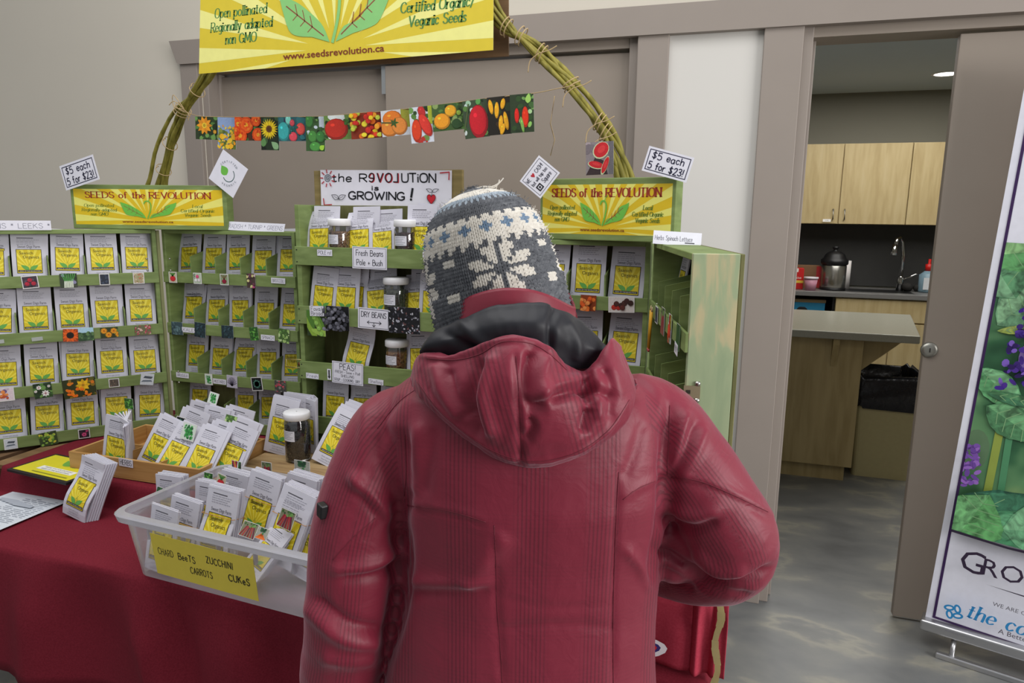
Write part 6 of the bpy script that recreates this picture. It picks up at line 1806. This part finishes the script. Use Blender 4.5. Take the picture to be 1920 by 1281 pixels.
def folds(me, fl, noise_amp=.003, noise_sc=9, face=True):
    """presses creases and ridges into a cloth surface along drawn lines"""
    n = len(me.vertices)
    co = np.empty(n * 3); me.vertices.foreach_get('co', co); co = co.reshape(n, 3)
    nr = np.empty(n * 3); me.vertex_normals.foreach_get('vector', nr); nr = nr.reshape(n, 3)
    Wm = np.array(Matrix.Translation(PO) @ Matrix.Rotation(YAW, 4, 'Z'))
    w_ = co @ Wm[:3, :3].T + Wm[:3, 3] - np.array(CAM)
    z = w_ @ np.array(FWD)
    px = 960 + FPX * (w_ @ np.array(RGT)) / z
    py = 640.5 - FPX * (w_ @ np.array(UPV)) / z
    vd = -w_ / np.linalg.norm(w_, axis=1)[:, None]
    wn = nr @ Wm[:3, :3].T
    fac = np.clip((wn * vd).sum(1) * 2.2 + .25, 0, 1) if face else np.ones(n)
    D_ = np.zeros(n)
    for amp, wd, pts in fl:
        pts = catmull(pts, 4) if len(pts) > 2 else pts
        best = np.full(n, 1e9); tt = np.zeros(n)
        m_ = len(pts) - 1
        for i in range(m_):
            a, b = np.array(pts[i]), np.array(pts[i + 1])
            ab = b - a
            t_ = np.clip(((px - a[0]) * ab[0] + (py - a[1]) * ab[1]) / max(1e-6, ab @ ab), 0, 1)
            d = np.hypot(px - a[0] - t_ * ab[0], py - a[1] - t_ * ab[1])
            k = d < best
            best[k] = d[k]; tt[k] = (i + t_[k]) / m_
        D_ += amp * np.exp(-(best / wd) ** 2) * np.clip(np.minimum(tt, 1 - tt) * 6 + .25, 0, 1)
    nn = np.array([noise.noise(V((c[0] * noise_sc, c[1] * noise_sc, c[2] * noise_sc * .6))) + .45 * noise.noise(V((c[0] * noise_sc * 2.6, c[1] * noise_sc * 2.6, c[2] * noise_sc * 1.7))) + .35 * (.4 - abs(noise.noise(V((c[0] * noise_sc * 4 + 3, c[1] * noise_sc * 4, c[2] * noise_sc * 2.5))))) for c in co])
    co = co + nr * (D_ * fac + nn * noise_amp)[:, None]
    me.vertices.foreach_set('co', co.ravel()); me.update()
    return co
def weave_uv(me, fn):
    uvl = me.uv_layers.new(name='weave')
    d = np.empty(len(me.loops) * 2)
    vi = np.empty(len(me.loops), dtype=int); me.loops.foreach_get('vertex_index', vi)
    uv = fn()
    uvl.data.foreach_set('uv', uv[vi].ravel())
mb = MB(JM); mb.smooth = True
rings = []
for py, xl, xr, ry, d in ROWS_T[::-1]:
    a, b = L(xl, py, d), L(xr, py, d)
    c = (a + b) / 2
    rings.append(sring(V((c.x, -.005 - (.012 if 700 < py < 1000 else 0), c.z)), (b.x - a.x) / 2, ry, 48, 2.35))
mb.loft(rings)
for ch in (ARM_R, ARM_L):
    pts, rs = dense(ch)
    mb.tube(pts, rs, 20)
mb.ball(L(1268, 1010, 1.07), (.06, .06, .075), 16)
me = vox(mb, .0050, 4)
FOLDS = [(-.015, 16, [(757, 800), (759, 842), (762, 909), (751, 950), (746, 981), (754, 1033), (751, 1110), (738, 1177), (722, 1240)]),
 (.010, 13, [(655, 885), (695, 930), (740, 985)]), (-.007, 9, [(660, 915), (690, 945), (728, 985)]), (.0045, 5, [(622, 1053), (660, 1010), (705, 971)]), (.004, 5, [(762, 945), (840, 955), (911, 976)]), (-.003, 6, [(762, 953), (840, 963), (911, 984)]),
 (.012, 15, [(571, 1130), (643, 1196), (712, 1206)]), (-.010, 10, [(590, 1120), (650, 1168), (715, 1180)]), (.009, 12, [(617, 1068), (695, 1062), (751, 1033)]), (-.008, 9, [(640, 1085), (695, 1080), (745, 1060)]),
 (.008, 14, [(600, 1230), (650, 1240), (705, 1235)]), (-.004, 6, [(927, 985), (932, 1136), (942, 1290)]), (-.006, 12, [(760, 1112), (829, 1112), (922, 1104)]), (.006, 10, [(760, 1092), (829, 1094), (922, 1092)]),
 (.010, 24, [(948, 996), (905, 1050), (866, 1100)]), (-.004, 6, [(705, 806), (746, 754), (785, 728)]), (.007, 12, [(690, 760), (680, 850), (668, 930)]), (-.006, 9, [(720, 800), (712, 860), (735, 930)]),
 (.008, 16, [(790, 790), (770, 870), (768, 930)]), (-.006, 14, [(815, 800), (800, 880), (796, 930)]),
 (-.015, 15, [(1256, 744), (1254, 826), (1251, 909), (1248, 971), (1238, 1033), (1222, 1105)]), (.009, 10, [(1289, 770), (1269, 837), (1257, 895)]), (-.008, 8, [(1305, 790), (1284, 850), (1262, 900)]), (.006, 8, [(1325, 800), (1305, 850), (1275, 890)]),
 (.0045, 5, [(1253, 893), (1310, 899), (1372, 924), (1455, 966)]), (-.003, 6, [(1253, 901), (1310, 908), (1372, 933), (1450, 975)]), (-.010, 9, [(1248, 976), (1300, 992), (1345, 976)]), (.008, 12, [(1255, 955), (1305, 970), (1350, 955)]),
 (-.018, 10, [(1238, 1030), (1284, 1062), (1336, 1095), (1408, 1092), (1455, 1062)]), (-.008, 7, [(1300, 1085), (1350, 1112), (1410, 1118)]), (.008, 12, [(1300, 1030), (1345, 1075), (1400, 1075)]), (-.008, 8, [(1240, 1070), (1280, 1090), (1300, 1110)]),
 (-.004, 6, [(1160, 878), (1155, 981), (1150, 1136), (1150, 1290)]), (.007, 10, [(1172, 1028), (1205, 1069), (1222, 1110)]), (.004, 5, [(1166, 935), (1197, 914), (1248, 893)]), (.006, 14, [(1190, 700), (1230, 740), (1245, 800)]), (-.005, 10, [(1205, 790), (1190, 850), (1170, 900)]),
 (-.003, 7, [(935, 1180), (1040, 1172), (1150, 1178)]), (-.002, 5, [(935, 1120), (1040, 1140), (1140, 1135)])]
co = folds(me, FOLDS, .0022, 9)
bm = bmesh.new(); bm.from_mesh(me)
for _ in range(2): bmesh.ops.smooth_vert(bm, verts=bm.verts, factor=.5, use_axis_x=True, use_axis_y=True, use_axis_z=True)
bm.to_mesh(me); bm.free()
pr, rr_ = dense(ARM_R); pl, rl = dense(ARM_L)
def jacket_uv():
    best = np.full(len(co), 1e9); U = np.stack([co[:, 0], co[:, 2]], 1)
    inside = np.hypot(np.clip(np.abs(co[:, 0]) - .15, 0, None), 0) > .028
    for pts in (pr, pl):
        s0 = 0.0
        for i in range(6, len(pts) - 1):
            a, b = np.array(pts[i]), np.array(pts[i + 1]); ab = b - a; ln = np.linalg.norm(ab)
            t_ = np.clip(((co - a) @ ab) / (ln * ln), 0, 1)
            q = co - a - t_[:, None] * ab; d = np.linalg.norm(q, axis=1)
            k = (d < best) & (d < .1) & inside
            if k.any():
                ax = ab / ln; e1 = np.cross(ax, [0, 1, 0]); e1 /= np.linalg.norm(e1); e2 = np.cross(ax, e1)
                best[k] = d[k]
                U[k, 0] = np.arctan2(q[k] @ e1, -(q[k] @ e2)) * .07; U[k, 1] = s0 + t_[k] * ln
            s0 += ln
    return U
weave_uv(me, jacket_uv)
jacket = finish(me, 'jacket', JM)
q = L(602, 958, .98)
mb = MB(BLK); mb.T = Matrix.Translation(q) @ Matrix.Rotation(R(-50), 4, 'Z') @ Matrix.Rotation(R(8), 4, 'Y'); mb.box((-.008, -.004, -.011), (.008, .008, .011)); mb.build('sleeve_tab', jacket, .002)
from mathutils.bvhtree import BVHTree
SEAMM = M((104, 26, 43), .6, n=.1, scale=90)
def seam(me, parent, pts, r=.0006, name='seam'):
    bv = BVHTree.FromPolygons([v.co for v in me.vertices], [tuple(p.vertices) for p in me.polygons])
    o_ = PMI @ CAM
    out = []
    for q in catmull(pts, 10):
        d_ = (L(q[0], q[1], 1.0) - o_).normalized()
        h = bv.ray_cast(o_, d_)
        if h[0] is not None: out.append(h[0] + h[1] * r * .3)
    if len(out) > 3:
        mb = MB(SEAMM); mb.smooth = True; mb.tube(out, r, 5); mb.build(name, parent)
for pts in ([(764, 948), (840, 958), (911, 979)], [(927, 985), (930, 1060), (932, 1136), (938, 1210), (942, 1281)], [(1160, 885), (1155, 981), (1150, 1136), (1150, 1281)], [(1168, 937), (1197, 916), (1244, 896)], [(1258, 895), (1310, 902), (1372, 927), (1440, 960)],
            [(624, 1050), (660, 1010), (703, 972)], [(708, 803), (746, 756), (780, 730)], [(1256, 760), (1254, 826), (1251, 890)], [(759, 815), (762, 880), (758, 930)]):
    seam(me, jacket, pts)
bvf = BVHTree.FromPolygons([v.co for v in me.vertices], [tuple(p.vertices) for p in me.polygons])
zp = [bvf.ray_cast(V((.005, .6, .72 + .022 * i)), V((0, -1, 0)))[0] for i in range(31)]
zp = [q + V((0, .001, 0)) for q in zp if q is not None]
if len(zp) > 3:
    mb = MB(M((60, 20, 32), .5)); mb.smooth = True; mb.tube(zp, .004, 6); mb.build('zip', jacket)
# --- grids between drawn edges
def grid(rows, nu, nv, bulge=0.0, mat=None):
    """rows: control curves [(px, py, depth)...] from top to bottom, resampled and joined"""
    rs = []
    for r_ in rows:
        p = catmull([tuple(L(*q)) for q in r_], 12)
        seg = [0.0]
        for i in range(1, len(p)): seg.append(seg[-1] + (V(p[i]) - V(p[i - 1])).length)
        out = []
        for i in range(nu + 1):
            s_ = seg[-1] * i / nu; k = 0
            while k < len(seg) - 2 and seg[k + 1] < s_: k += 1
            f = (s_ - seg[k]) / max(1e-9, seg[k + 1] - seg[k])
            out.append(V(p[k]).lerp(V(p[k + 1]), f))
        rs.append(out)
    cols = []
    for i in range(nu + 1):
        c = catmull([tuple(r_[i]) for r_ in rs], max(1, nv // max(1, len(rs) - 1))) if len(rs) > 2 else [tuple(rs[0][i].lerp(rs[1][i], j / nv)) for j in range(nv + 1)]
        cols.append([V(q_) for q_ in c])
    m_ = len(cols[0])
    vs = [cols[i][j] for j in range(m_) for i in range(nu + 1)]
    fs = [(j * (nu + 1) + i, (j + 1) * (nu + 1) + i, (j + 1) * (nu + 1) + i + 1, j * (nu + 1) + i + 1) for j in range(m_ - 1) for i in range(nu)]
    me = bpy.data.meshes.new('g'); me.from_pydata([tuple(v) for v in vs], [], fs); me.update()
    return me
def toward(r_, dd): return [(x, y, d + dd) for x, y, d in r_]
RIM = [(775, 690, .985), (788, 664, .955), (820, 659, .94), (855, 666, .92), (896, 651, .90), (936, 632, .885), (968, 629, .88), (1005, 637, .885), (1035, 656, .895), (1065, 686, .91), (1092, 698, .925), (1118, 680, .93), (1136, 652, .935), (1149, 634, .95), (1166, 652, .975)]
BOT = [(772, 705, .975), (778, 730, .95), (800, 758, .925), (835, 793, .912), (875, 827, .905), (915, 852, .902), (955, 868, .90), (994, 877, .90), (1035, 873, .90), (1075, 862, .902), (1114, 842, .908), (1155, 811, .918), (1184, 772, .93), (1193, 735, .95), (1190, 715, .975)]
mixr = lambda f, dd: [(a[0] * (1 - f) + b[0] * f, a[1] * (1 - f) + b[1] * f, a[2] * (1 - f) + b[2] * f + dd * min(1, 3 * min(i, len(RIM) - 1 - i) / len(RIM))) for i, (a, b) in enumerate(zip(RIM, BOT))]
me = grid([toward(RIM, .012), RIM, mixr(.12, -.022), mixr(.4, -.042), mixr(.7, -.040), mixr(.92, -.024), BOT, mixr(.95, .03)], 150, 84)
HF_ = [(-.006, 7, [(966, 660), (972, 760), (978, 872)]), (-.014, 12, [(902, 668), (884, 730), (884, 775), (902, 826)]), (.010, 12, [(925, 660), (905, 740), (925, 820)]), (-.012, 11, [(1000, 655), (985, 700), (992, 765)]), (.010, 12, [(1025, 665), (1012, 720), (1030, 760)]),
 (-.011, 9, [(985, 772), (1045, 742), (1095, 730), (1152, 745)]), (-.010, 8, [(1096, 708), (1100, 730), (1104, 756)]), (-.012, 9, [(1105, 765), (1098, 790), (1092, 812)]), (.010, 14, [(985, 750), (1040, 722), (1090, 716)]), (-.008, 10, [(840, 690), (850, 740), (880, 790)]), (.008, 14, [(815, 680), (830, 730), (865, 785)]),
 (-.009, 8, [(990, 785), (1000, 800), (985, 830)]), (.004, 5, [(780, 712), (835, 778), (915, 838), (994, 862), (1075, 848), (1140, 805), (1182, 745)]), (.006, 5, [(790, 668), (855, 672), (936, 640), (1005, 644), (1060, 688)]), (-.006, 9, [(1130, 690), (1148, 730), (1140, 790)]), (.006, 10, [(1115, 690), (1122, 730), (1118, 790)])]
co = folds(me, HF_, .004, 14)
weave_uv(me, lambda: np.stack([co[:, 0] * .9 + co[:, 2] * .25, co[:, 2]], 1))
hood = finish(me, 'hood', JM)
for pts in ([(783, 716), (835, 781), (915, 841), (994, 865), (1075, 851), (1140, 808), (1180, 750)], [(968, 668), (974, 760), (979, 860)], [(800, 672), (855, 675), (900, 664), (936, 643), (968, 640), (1003, 647), (1035, 668), (1062, 694)]):
    seam(hood.data, hood, pts, .0006)
s_ = hood.modifiers.new('thick', 'SOLIDIFY'); s_.thickness = .003; s_.offset = -1
# black lining seen over the rim
LIN = M((24, 24, 31), .55, n=.25, scale=26, bump=.25)
CRE = [(796, 657, .985), (806, 638, .975), (835, 612, .96), (880, 592, .942), (940, 577, .932), (1000, 572, .932), (1050, 583, .94), (1085, 599, .955), (1112, 622, .965), (1128, 645, .972), (1138, 655, .975)]
BCK = [(x * .85 + 955 * .15, y + 45, d + .03) for x, y, d in CRE]
RIMB = [(788, 672, .98), (800, 668, .965), (835, 672, .945), (875, 668, .93), (925, 650, .91), (968, 644, .90), (1010, 652, .905), (1050, 680, .92), (1090, 692, .94), (1120, 680, .955), (1140, 655, .965)]
mid = [((a[0] + b[0]) / 2 + (a[0] - 960) * .02, (a[1] + b[1]) / 2 - 6, (a[2] + b[2]) / 2 - .018) for a, b in zip(CRE, RIMB)]
me = grid([BCK, CRE, mid, RIMB], 90, 36)
folds(me, [(-.006, 7, [(1040, 575), (1032, 610), (1030, 660)]), (.006, 10, [(860, 600), (900, 640), (930, 650)]), (-.006, 10, [(830, 620), (870, 650), (900, 660)]), (.005, 9, [(1060, 600), (1085, 640), (1080, 680)]), (.004, 4, [(870, 590), (940, 577), (1000, 572), (1040, 580)])], .004, 16)
finish(me, 'hood_lining', LIN)
# stand-up collar around the neck
cc = L(957, 640, 1.065)
mb = MB(JPL); mb.smooth = True
top_z = L(960, 546, 1.0).z; low_z = L(960, 640, 1.0).z
top_z = L(960, 543, .945).z; low_z = L(960, 640, .945).z
prof = [(.092, low_z - .02), (.090, low_z + .02), (.088, top_z - .03), (.087, top_z - .004), (.085, top_z), (.082, top_z - .003), (.081, top_z - .03), (.086, low_z)]
rg = []
for r_, z in prof:
    ring = []
    for i in range(56):
        a = 2 * PI * i / 56
        x, y = r_ * 1.12 * math.cos(a), r_ * (1.02 if math.sin(a) > 0 else 1.40) * math.sin(a)
        zz = z + .006 * math.sin(3 * a) * .4 + (.02 * max(0, math.sin(a))) - .034 * (abs(math.cos(a)) ** 2.2) * (z > low_z + .03)
        ring.append((cc.x + x + .003 * (zz - low_z) / .1, cc.y + y, zz))
    rg.append(ring)
mb.loft(rg, False)
mb.build('collar', jacket)
# --- knitted hat, stitch by stitch
KC = {'d': ramp_mat('yarn_charcoal', [(.3, (84, 86, 91)), (.5, (98, 100, 105)), (.7, (118, 120, 124))], (1, 1, 1), 120, 4, .95, None, .4, .12, spec=.1), 'w': ramp_mat('yarn_cream', [(.3, (204, 198, 188)), (.7, (222, 217, 208))], (1, 1, 1), 120, 4, .95, None, .4, .12, spec=.1),
      'b': ramp_mat('yarn_pale_blue', [(.3, (138, 150, 162)), (.7, (168, 178, 188))], (1, 1, 1), 90, 4, .95, None, .4, .35, spec=.1), 's': ramp_mat('yarn_sky', [(.3, (104, 126, 150)), (.7, (126, 146, 168))], (1, 1, 1), 90, 4, .95, None, .4, .35, spec=.1)}
hb0, ht0 = L(947, 606, 1.075), L(882, 353, 1.075)
axis = (ht0 - hb0); HL = axis.length; axis.normalize()
axis = (axis + V((0, .10, 0))).normalized()
ex = V((1, 0, 0)) - axis * axis.x; ex.normalize(); ey = axis.cross(ex)
NC, NR = 88, 42
def hat_r(t):
    pts = [(-.1, .099), (0, .101), (.2, .102), (.42, .1005), (.58, .096), (.72, .087), (.84, .070), (.92, .050), (.97, .028), (1.0, .006)]
    for i in range(len(pts) - 1):
        if t <= pts[i + 1][0]:
            f = (t - pts[i][0]) / (pts[i + 1][0] - pts[i][0]); return pts[i][1] + (pts[i + 1][1] - pts[i][1]) * f
    return .006
def chart(r_, c):
    c = c % NC
    if r_ >= 40: return 'd'
    if r_ >= 38: return 'w'
    if r_ >= 36: return 'b' if (r_ > 36 or c % 2) else 'd'
    if r_ >= 32: return 'd'
    if r_ == 31: return 'w' if c % 3 else 'd'
    if r_ >= 25:
        if (r_ in (27, 29) and c % 5 == 2) or (r_ == 28 and c % 5 in (1, 2, 3)): return 's'
        return 'w'
    if r_ == 24: return 'w' if c % 3 else 'd'
    if r_ == 23: return 'w' if c % 3 == 1 else 'd'
    fx = ((c + 9) % 22) - 11; fy = (r_ - 16) * .92
    rad = math.hypot(fx, fy); an = (math.degrees(math.atan2(fy, fx)) + 360) % 45 - 22.5
    if r_ < 23 and 1.5 < rad < 7.2 and abs(math.radians(an)) * rad < (.2 + .22 * rad if rad < 4.5 else 1.25 if rad < 6.2 else .7) and abs(an) < 19: return 'w'
    if abs(abs(fx) - 10.5) < 1.1 and (abs(fy - 4.5) < 1.0 or abs(fy + 4.5) < 1.0): return 'w'
    return 'd'
rows_h = NR * 2
vs, fs, ks = [], [], []
names = ['d', 'w', 'b', 's']
vecs = {}
for j in range(rows_h + 1):
    for i in range(NC * 4):
        k = i % 4
        lo = (0, .5, 1.0, .5)[k]
        t = (j - lo) / rows_h * 1.04 - .02
        tf = .50 * min(1, max(0, (math.sin(2 * PI * i / (NC * 4)) - .25) / .45))
        t = tf + t * (1 - tf)
        r_ = hat_r(t)
        bump_ = ((-.0034, .0020, -.0022, .0020)[k] + (-.0016 if j % 2 == 0 else .0010)) * min(1, r_ / .06)
        a = 2 * PI * i / (NC * 4)
        wob = .003 * noise.noise(V((math.cos(a) * 1.7, math.sin(a) * 1.7, t * 3)))
        r_ = max(.002, r_ + bump_ + wob)
        fl = 0.0
        flap = max(0, 1 - t / .35) * (.030 * max(0, math.cos(a)) ** 2 + .022 * max(0, -math.cos(a)) ** 2) if t < .35 else 0
        p = hb0 + axis * (t * HL - flap) + ex * (r_ * 1.0 * math.cos(a) * (1 + .03 * (t < .3))) + ey * (r_ * 1.1 * math.sin(a))
        vs.append(p)
nn = NC * 4
mb = MB(KC['d']); mb.smooth = True
bym = {n_: [] for n_ in names}
for j in range(rows_h):
    for i in range(nn):
        bym[chart(j // 2, i // 4)].append((j * nn + i, j * nn + (i + 1) % nn, (j + 1) * nn + (i + 1) % nn, (j + 1) * nn + i))
mb.v = list(vs)
for n_ in names:
    mb.m = KC[n_]; k_ = mb.mi()
    for f in bym[n_]: mb.f.append(list(f)); mb.k.append(k_); mb.sm.append(True)
mb.m = KC['d']; mb.f.append(list(range(rows_h * nn, rows_h * nn + nn))); mb.k.append(mb.mi()); mb.sm.append(True)
hat = mb.build('knitted_hat', person)
# woolly halo and the loose yarn end
rn3 = random.Random(9)
mb = MB(KC['w'])
for i in range(2600):
    j = rn3.randint(2, rows_h - 1); k = rn3.randint(0, nn - 1)
    p = vs[j * nn + k]; c = chart(j // 2, k // 4)
    out = (p - (hb0 + axis * (p - hb0).dot(axis))); out.normalize()
    out = (out + axis * .25).normalized()
    tng = axis.cross(out)
    d = (out * rn3.uniform(.3, 1) + tng * rn3.uniform(-1, 1) + axis * rn3.uniform(-.8, .8)).normalized() * rn3.uniform(.004, .010)
    w_ = tng * .00018
    mb.m = KC[c]
    mb.add([p - w_, p + w_, p + d * .6 + out * .001 + w_ * .8, p + d + out * -.0005], [(0, 1, 2, 3)])
o = mb.build('wool_fuzz', hat); o['kind'] = 'stuff'
mb = MB(KC['w']); mb.smooth = True
tp = hb0 + axis * HL
for pts in ([(885, 356), (905, 350), (922, 350), (934, 344), (936, 337)], [(905, 352), (925, 352), (938, 341), (944, 334)], [(880, 358), (895, 352), (912, 356), (925, 349)]):
    mb.tube(catmull([tuple(L(x, y, 1.09)) for x, y in pts], 5), .0009, 5)
mb.build('loose_yarn', hat)
